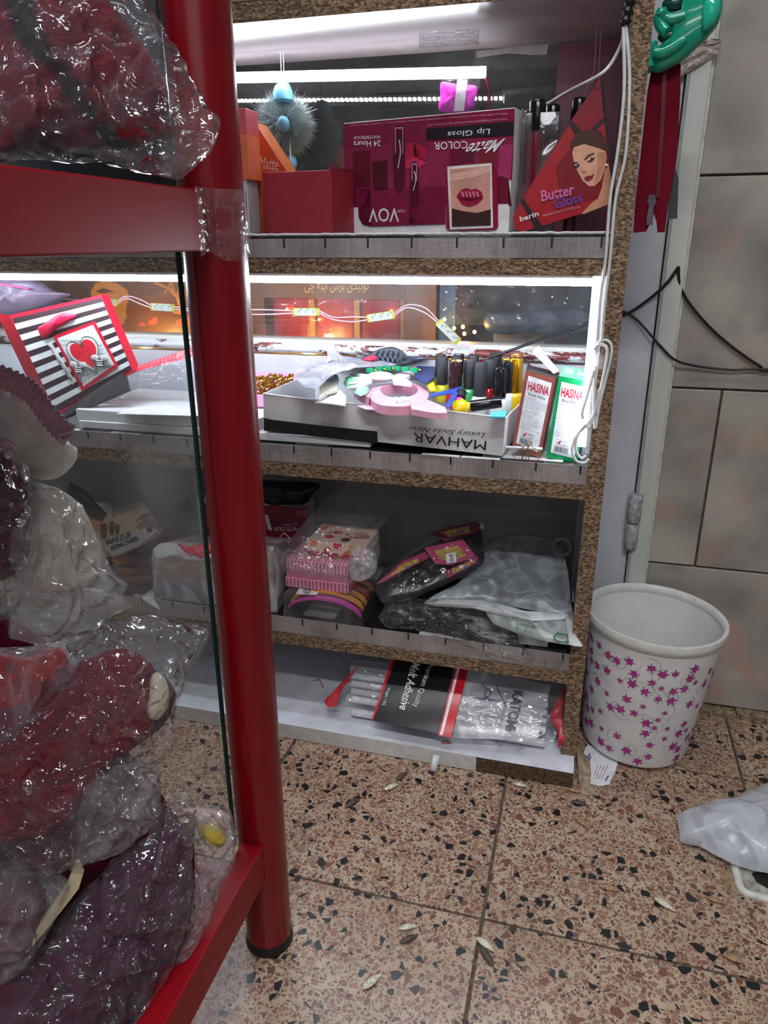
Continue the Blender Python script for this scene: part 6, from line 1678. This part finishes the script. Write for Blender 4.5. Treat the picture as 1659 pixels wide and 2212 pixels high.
# ------------------------------------------------------------------ on the floor
# paper label under the bin
lb = thing('paper_label', 'white printed paper label on the floor under the bin edge', 'label', at(1300, 1690, Z=.001))
q = [(1262, 1622), (1270, 1608), (1336, 1640), (1330, 1664), (1316, 1694), (1296, 1698), (1268, 1690), (1252, 1668)]
m = MB(); m.prism([at(u, v, Z=.0018) for u, v in q], (0, 0, -.0006)); m.build('paper', P(222, 222, 226, .5), lb)
FL = lambda u, v: at(u, v, Z=.0022)
for k in range(4):
    for j in range(5):
        a_, b_ = FL(1280 + k * 6.5, 1684 - k * .6), FL(1292 + k * 7, 1654 - k * .6)
        p0, p1 = a_.lerp(b_, j * .2 + .02), a_.lerp(b_, j * .2 + (.12 + .05 * ((j + k) % 3)))
        m = MB(); m.tube([p0, p1], .0005, 4); m.build('print_line', P(170, 70, 100, .5), lb)
for (u, v, u2, v2) in ((1262, 1652, 1274, 1628), (1266, 1656, 1276, 1634), (1308, 1686, 1314, 1676)):
    m = MB(); m.tube([FL(u, v), FL(u2, v2)], .0012, 4); m.build('print_block', P(70, 80, 130, .5), lb)
# rolled paper
rp = thing('paper_roll', 'tiny rolled scrap of patterned paper standing by the plinth', 'paper', at(937, 1680, Z=0))
c = at(936, 1672, Z=0)
pts = []
for i in range(60):
    a = i * .3; r = .0015 + .0055 * i / 60
    pts.append((r * math.cos(a), r * math.sin(a)))
ax_ = V((.12, .6, .9)).normalized()
sx, sy = V((1, 0, -.1)).normalized(), ax_.cross(V((1, 0, -.1))).normalized()
m = MB()
for i in range(59):
    p, q = c + V((0, 0, .0075)) + sx * pts[i][0] + sy * pts[i][1], c + V((0, 0, .0075)) + sx * pts[i + 1][0] + sy * pts[i + 1][1]
    m.add([p, q, q + ax_ * .026, p + ax_ * .026], [(0, 1, 2, 3)])
t_ = NT('scribbled_paper'); nz = t_.noise(t_.coord((1, 1, .3)), 260, 3, .6, 2.0)
t_.base(t_.ramp(nz, [(.5, rgb(236, 238, 240)), (.6, rgb(236, 238, 240)), (.63, rgb(80, 90, 140))])); t_.set(Roughness=.6)
m.build('roll', t_.m, rp, smooth=60, solid=.0003)

# seed shells
def shell_mesh(m, c, d, L, w, h):
    d = V((math.cos(d), math.sin(d), 0)); s_ = V((-d.y, d.x, 0)); c = V(c)
    def fn(u, v):
        a = 2 * math.pi * u; t_ = v * .998 + .001
        prof = math.sin(math.pi * t_ ** .8) ** .8
        return c + d * ((t_ - .5) * L) + s_ * (w * prof * math.cos(a)) + V((0, 0, h * prof * (math.sin(a)) + .0012 * math.sin(3.1 * t_)))
    return m.grid(fn, 12, 12, None, True)
C_P, C_B, C_D = (206, 190, 166), (150, 116, 86), (70, 60, 52)
seeds = [(846, 1700, 45, .024, C_P, 'pale seed shell below the paper roll'), (868, 1676, 60, .026, C_D, 'dark striped seed shell beside the paper roll'), (762, 1734, 58, .026, C_D, 'dark seed shell near the red post, upper floor tile'), (945, 1780, -30, .022, C_B, 'tan seed shell in the middle of the upper left tile'),
         (818, 1880, 92, .02, C_B, 'brown seed shell standing lengthwise on the left tile'), (855, 1848, -40, .009, C_D, 'small black crumb on the left tile'), (882, 2003, 25, .023, C_P, 'pale seed shell above a dark one on the near left tile'), (884, 2028, 40, .024, C_D, 'dark seed shell touching below a pale one on the near left tile'),
         (1048, 2040, -30, .026, C_P, 'pale seed shell at the crossing of the tile joints'), (1052, 2066, -50, .028, C_D, 'dark-edged seed shell below the crossing of the tile joints'), (804, 2120, 55, .027, C_P, 'cream seed shell on the nearest left tile'), (1104, 2010, 10, .008, C_D, 'black crumb right of the joint crossing'),
         (1318, 1919, -3, .026, C_B, 'brown seed shell on the right tile'), (1436, 1954, -32, .027, C_P, 'slim pale seed shell pointing to the lower right'), (1546, 1945, -10, .022, C_B, 'amber seed shell left of the drain'), (1582, 2046, 55, .018, C_B, 'rust brown seed shell near the right edge'), (1586, 2072, -12, .024, C_B, 'tan seed shell below the rust brown one'),
         (1256, 1776, -40, .028, C_B, 'curved tan seed shell below the plinth corner'), (1252, 1735, -5, .024, C_D, 'dark seed shell next to the plinth corner'), (1124, 1696, -5, .022, C_P, 'pale seed shell along the bare plinth edge'), (1240, 1708, -8, .022, C_B, 'shell scrap at the plinth corner'), (965, 1604, 12, .018, C_B, 'brown seed shell on the white base board'), (1120, 1915, 0, .006, C_P, 'white crumb on the right tile')]
for (u, v, deg, L, c, lab) in seeds:
    z = .003 if v > 1620 else ZB + .003
    m = MB(); L *= 1.2; shell_mesh(m, at(u, v, Z=z), math.radians(deg), L, L * .16, L * .09)
    t_ = P(*c, .6, grain=.35, gs=420)
    tag(m.build('seed_shell', t_, None, smooth=60), lab, 'seed shell', 'seed shells on the floor')
m = MB(); m.grid(lambda u, v: at(1244 + 30 * u + 10 * v, 1640 + 78 * v, Z=.0) + V((0, 0, .001 + .024 * (1 - v) ** 2 * (1 - u))), 10, 16); tag(m.build('curled_veneer', P(150, 132, 108, .7, grain=.25, gs=80), None, smooth=60, solid=.0006), 'curled strip of veneer peeling beside the plinth corner', 'veneer')

# white plastic bag at the right edge
wbg = thing('floor_carrier_bag', 'crumpled white carrier bag on the floor at the right edge', 'plastic bag', at(1600, 1850, Z=0))
q = [(1462, 1764), (1510, 1744), (1552, 1742), (1580, 1730), (1606, 1720), (1640, 1706), (1740, 1690), (1800, 1760), (1780, 1900), (1700, 1896), (1630, 1882), (1580, 1868), (1540, 1846), (1510, 1828), (1470, 1820)]
m = MB(); pillow(m, [at(u, v, Z=.012) + V((0, 0, 0)) for u, v in q], (0, -.15, 1), .055, .010, amp=.013, sc=17, samples=120, rings=20, soft=False, power=1.6, centre=at(1690, 1800, Z=.012)); m.build('bag_film', film('white_carrier', .93, 16, .55, rough=.28, hazecol=(.84, .87, .93)), wbg, smooth=60)
# drain frame
df = thing('floor_drain', 'white plastic floor drain frame under the carrier bag', 'drain', at(1640, 1910, Z=0))
q1 = [at(u, v, Z=.003) for u, v in ((1588, 1876), (1606, 1926), (1660, 1946), (1760, 1980), (1760, 1880))]
m = MB(); m.tube(spline([at(u, v, Z=.002) for u, v in ((1584, 1860), (1592, 1890), (1604, 1924), (1640, 1938), (1700, 1952), (1768, 1970), (1790, 1940), (1768, 1860), (1730, 1838), (1610, 1824), (1586, 1836))], 60), .006, 10, closed=True); m.build('frame', P(206, 206, 200, .45), df, smooth=60)
m = MB(); m.prism([at(u, v, Z=.0025) for u, v in ((1592, 1870), (1608, 1920), (1660, 1936), (1760, 1966), (1760, 1870))], (0, 0, -.002)); m.build('plate', P(150, 146, 134, .7, grain=.25), df)
m = MB(); m.prism([at(u, v, Z=.0034) for u, v in ((1624, 1886), (1634, 1904), (1660, 1920), (1740, 1944), (1740, 1880), (1660, 1876))], (0, 0, -.0006)); m.build('hole', P(14, 12, 12, .8), df)
m = MB(); m.prism([at(u, v, Z=.0008) for u, v in ((1556, 1880), (1590, 1872), (1606, 1928), (1584, 1936), (1562, 1920))], (0, 0, -.002)); tag(m.build('cement_fill', P(140, 118, 90, .95, grain=.25, gs=120, bump=.5)), 'rough brown cement fill beside the drain frame', 'cement')

# ------------------------------------------------------------------ bagged clothes on the red stand
nS = V((.74, -.60, .25)).normalized()
pS = V((-.43, -.50, .5))
S = lambda u, v, o=0.0: atp(u, v, pS + nS * o, nS)
M_BAGF = film('garment_bag_film', .16, 19, 1.0, rough=.11, dist=.024, ior=1.7)
M_BAGF2 = film('glossy_garment_bag_film', .05, 23, 1.0, rough=.10, dist=.024, ior=1.75)
K_MAR = cloth('maroon_knit', (62, 8, 24), (124, 24, 44), 55, 1.0, ((22, 14, 18), .50))
K_RED = cloth('crimson_plush', (84, 4, 24), (142, 14, 46), 70, 1.0)
K_PUR = cloth('purple_plush', (50, 10, 38), (88, 26, 66), 60, 1.0)
K_CRM = cloth('cream_fabric', (196, 184, 166), (228, 218, 202), 40, .6)
K_DRK = cloth('wine_fabric', (60, 6, 22), (104, 14, 40), 60, .9)
K_RB = cloth('red_and_black_fabric', (150, 10, 22), (196, 24, 34), 50, .8, ((24, 20, 34), .54))
K_GRY = cloth('grey_lining', (190, 186, 178), (228, 222, 212), 30, .4)


def low_keep(q):
    return V((q.x, min(q.y, -.4412), max(q.z, .1625 if q.x < -.397 else .1895 if q.x < -.368 else .2)))


def top_keep(q):
    return V((q.x, min(q.y, -.4412 if q.x < -.40 else -.436), max(q.z, .9075 if q.x < -.397 else .921)))


def bagged(name, label, loc, core, cmat, film_px, fmat, off, thick, amp=.016, sc=22, cat='bagged garment', cn='garment', seed=0, soft=False, core_off=-.02, camp=.012, shift=0.0, S=None, kp=None):
    S = S or globals()['S']; kp = kp or low_keep
    o_ = thing(name, label, cat, loc)
    if core:
        m = MB(); pillow(m, [S(u, v, off + core_off) for u, v in core], nS, thick, thick, amp=camp, sc=28, samples=80, rings=14, seed=seed, power=2.6, keep=kp); m.build(cn, cmat, o_, smooth=70)
    m = MB(); pillow(m, [S(u, v, off + shift) for u, v in film_px], nS, thick + .004, thick * .6, amp=amp, sc=sc, samples=170, rings=34, seed=seed + 3, soft=soft, power=2.4, keep=kp); m.build('plastic_bag', fmat, o_, smooth=70)
    return o_


# upper deck
nT = V((.42, -.88, .2)).normalized(); pT = V((-.40, -.515, 1.0))
S_TOP = lambda u, v, o=0.0: atp(u, v, pT + nT * o, nT)
bagged('bagged_sweater', 'maroon and black knit in a clear bag on the upper rail', V((-.45, -.55, .92)),
       [(-60, -60), (150, -40), (250, 40), (330, 150), (360, 220), (350, 280), (290, 330), (180, 340), (60, 335), (-60, 330)], K_MAR,
       [(-60, -60), (200, -60), (290, -10), (350, 80), (410, 190), (472, 288), (455, 330), (392, 388), (330, 372), (200, 352), (100, 346), (-60, 342)], M_BAGF2, .0, .035, .020, 24, seed=1, S=S_TOP, kp=top_keep)
# lower deck, from the top of the heap down
gr = thing('lining_garment', 'grey lining garment with a dusty pink scalloped strap, top of the lower heap', 'garment', S(60, 1030))
m = MB(); pillow(m, [S(u, v, -.03) for u, v in ((-60, 820), (20, 836), (60, 832), (110, 900), (150, 960), (166, 972), (160, 1000), (128, 1030), (90, 1036), (40, 1020), (-60, 1000))], nS, .03, .03, amp=.012, sc=22, samples=90, rings=16, seed=5); m.build('lining', K_GRY, gr, smooth=70)
st = spline([S(u, v, .012) for u, v in ((-20, 806), (30, 826), (70, 850), (100, 892), (134, 930), (152, 940))], 60, False)
side = [S(u, v, .012) for u, v in ()]
mm = MB(); wv = V((.45, .3, .75)).normalized() * .010
for i in range(59):
    sc0, sc1 = 1 + .14 * math.sin(i * 1.9), 1 + .14 * math.sin((i + 1) * 1.9)
    mm.add([st[i] - wv * sc0, st[i + 1] - wv * sc1, st[i + 1] + wv * sc1, st[i] + wv * sc0], [(0, 1, 2, 3)])
mm.build('scalloped_strap', cloth('dusty_pink_lace', (186, 136, 152), (212, 168, 180), 200, .12), gr, smooth=60, solid=.002)
def clasp(parent, px, off):
    m = MB(); m.tube([S(u, v, off) for u, v in px], .0016, 8); m.build('plastic_clasp', P(206, 172, 186, .3), parent, smooth=60)
clasp(gr, [(132, 950), (126, 940), (156, 932), (161, 942), (134, 954), (128, 946)], .016)
g2 = thing('strap_end', 'second dusty pink strap end with a clear clasp at the left edge', 'strap', S(0, 980))
m = MB(); pillow(m, [S(u, v, .012) for u, v in ((-40, 948), (10, 950), (34, 968), (30, 978), (-40, 976))], nS, .005, .004, samples=36, rings=6); m.build('strap', cloth('dusty_pink_lace_end', (186, 136, 152), (212, 168, 180), 200, .12), g2, smooth=60)
clasp(g2, [(8, 982), (34, 972), (37, 984), (14, 990), (10, 984)], .016)
bagged('bagged_wine_garment', 'wine-coloured garment in a shiny bag at the left edge, mid-height', S(10, 1280), [(-60, 960), (20, 990), (56, 1060), (70, 1130), (52, 1220), (-10, 1260), (-60, 1270)], K_DRK, [(-60, 940), (10, 950), (60, 1010), (82, 1080), (86, 1180), (70, 1260), (20, 1340), (-60, 1360)], M_BAGF2, .022, .03, .014, 26, seed=7)
bagged('bagged_cream_garment', 'cream garment in a wide clear bag in the middle of the heap', S(140, 1330), [(40, 1060), (110, 1050), (170, 1090), (206, 1160), (216, 1230), (180, 1270), (90, 1280), (40, 1240)], K_CRM, [(30, 1070), (70, 1046), (130, 1056), (180, 1090), (220, 1180), (242, 1236), (276, 1262), (262, 1288), (288, 1310), (240, 1330), (180, 1380), (110, 1400), (20, 1380), (0, 1200)], M_BAGF, .012, .03, .016, 24, seed=11)
bagged('bagged_red_black_garment', 'bright red and black garment between two clear bags at the left', S(60, 1560), [(-60, 1420), (60, 1420), (130, 1400), (150, 1450), (110, 1540), (40, 1600), (-60, 1620)], K_RB, [(-60, 1400), (60, 1396), (140, 1380), (176, 1420), (150, 1500), (90, 1580), (-60, 1640)], M_BAGF, -.006, .03, .012, 24, seed=13)
bagged('bagged_crimson_plush', 'crimson plush slippers in a large glossy bag, biggest in the heap', S(180, 1830), [(-60, 1560), (60, 1500), (150, 1440), (260, 1400), (330, 1440), (356, 1520), (330, 1580), (240, 1640), (190, 1700), (120, 1790), (20, 1820), (-60, 1800)], K_RED, [(-60, 1620), (80, 1520), (110, 1460), (200, 1350), (330, 1324), (384, 1345), (446, 1346), (452, 1360), (408, 1440), (380, 1530), (372, 1610), (330, 1650), (240, 1690), (190, 1770), (160, 1860), (90, 1900), (-60, 1860)], M_BAGF2, .014, .035, .018, 24, seed=17)
so = thing('slipper_sole', 'beige slipper sole with black edge inside the glossy bag', 'slipper', S(340, 1560))
m = MB(); pillow(m, [S(u, v, .022) for u, v in ((326, 1464), (340, 1452), (360, 1470), (366, 1506), (356, 1540), (338, 1556), (318, 1544), (322, 1500))], nS, .008, .006, samples=40, rings=7); m.build('sole', P(196, 186, 166, .7), so, smooth=60)
m = MB(); pillow(m, [S(u, v, .020) for u, v in ((352, 1456), (372, 1480), (382, 1500), (366, 1546), (342, 1580), (328, 1576), (350, 1546), (364, 1508), (358, 1472))], nS, .005, .005, samples=40, rings=6, soft=False); m.build('edge', P(40, 34, 40, .7), so, smooth=60)
bagged('bagged_grey_wrap', 'empty crinkled end of a clear bag above the purple one', S(300, 1820), None, None, [(180, 1700), (240, 1660), (300, 1640), (342, 1660), (346, 1740), (330, 1790), (260, 1840), (190, 1860), (150, 1880)], film('dense_wrap_film', .14, 24, 1.0, rough=.14, dist=.02, ior=1.75), .024, .02, .016, 30, cat='plastic bag', seed=19)
bagged('bagged_purple_plush', 'purple plush item in a glossy bag at the bottom of the stand', S(260, 2150), [(-60, 2320), (0, 2120), (110, 2010), (210, 1900), (320, 1812), (408, 1780), (418, 1860), (412, 1960), (376, 2070), (310, 2190), (250, 2310)], K_PUR, [(-60, 2340), (10, 2100), (130, 1980), (250, 1850), (350, 1790), (360, 1720), (408, 1700), (420, 1760), (414, 1850), (420, 1930), (380, 2060), (330, 2170), (270, 2290)], M_BAGF2, .006, .03, .018, 30, seed=23)
bagged('bagged_yellow_item', 'small clear bag with a fuzzy yellow ball by the post foot', S(460, 1900), [(428, 1800), (440, 1782), (470, 1780), (486, 1800), (478, 1824), (448, 1828)], cloth('yellow_fuzz', (170, 140, 40), (206, 180, 80), 80, 1.0), [(410, 1770), (424, 1738), (470, 1740), (500, 1750), (512, 1790), (508, 1840), (480, 1900), (440, 2000), (380, 2110), (330, 2200), (330, 2120), (390, 2010), (412, 1900)], film('thick_clear_film', .12, 26, 1.0, rough=.14, dist=.02, ior=1.75), -.012, .014, .012, 34, seed=29, cn='yellow_ball', core_off=0.0)
m = MB(); pillow(m, [S(u, v, -.045) for u, v in ((400, 1752), (440, 1746), (490, 1758), (500, 1776), (480, 1796), (430, 1792))], nS, .01, .01, samples=36, rings=7); tag(m.build('pale_pink_cloth', cloth('pale_pink_fabric', (196, 158, 156), (222, 190, 186), 50, .5), None, smooth=60), 'pale pink cloth behind the yellow ball bag', 'cloth')
bagged('bagged_dark_slipper', 'dark red slipper with a cream sole edge at the lower left', S(40, 2060), [(-60, 1880), (30, 1880), (90, 1900), (96, 1960), (70, 2030), (10, 2080), (-60, 2100)], K_DRK, [(-60, 1860), (60, 1864), (120, 1880), (150, 1900), (110, 1990), (70, 2060), (-60, 2180)], M_BAGF, .016, .028, .014, 26, seed=31, cn='slipper_upper')
m = MB(); m.prism([S(u, v, .020) for u, v in ((172, 1858), (182, 1880), (170, 1920), (130, 1972), (96, 2014), (58, 2058), (52, 2046), (86, 1998), (118, 1952), (148, 1908), (160, 1876))], -nS * .004); tag(m.build('cream_sole_edge', P(206, 190, 156, .6), None, smooth=60), 'curved cream sole edge next to the dark red slipper', 'sole')
# dark bulk under the heap
m = MB(); pillow(m, [S(u, v, -.07) for u, v in ((-80, 1400), (120, 1400), (260, 1600), (380, 1760), (420, 1860), (380, 2020), (260, 2260), (-80, 2300))], nS, .035, .02, amp=.01, sc=18, samples=80, rings=12, seed=41, keep=low_keep); tag(m.build('wine_blanket', K_DRK, None, smooth=70), 'dark wine blanket underneath the bagged clothes on the lower deck', 'blanket')

make_texts()
bpy.context.view_layer.update()
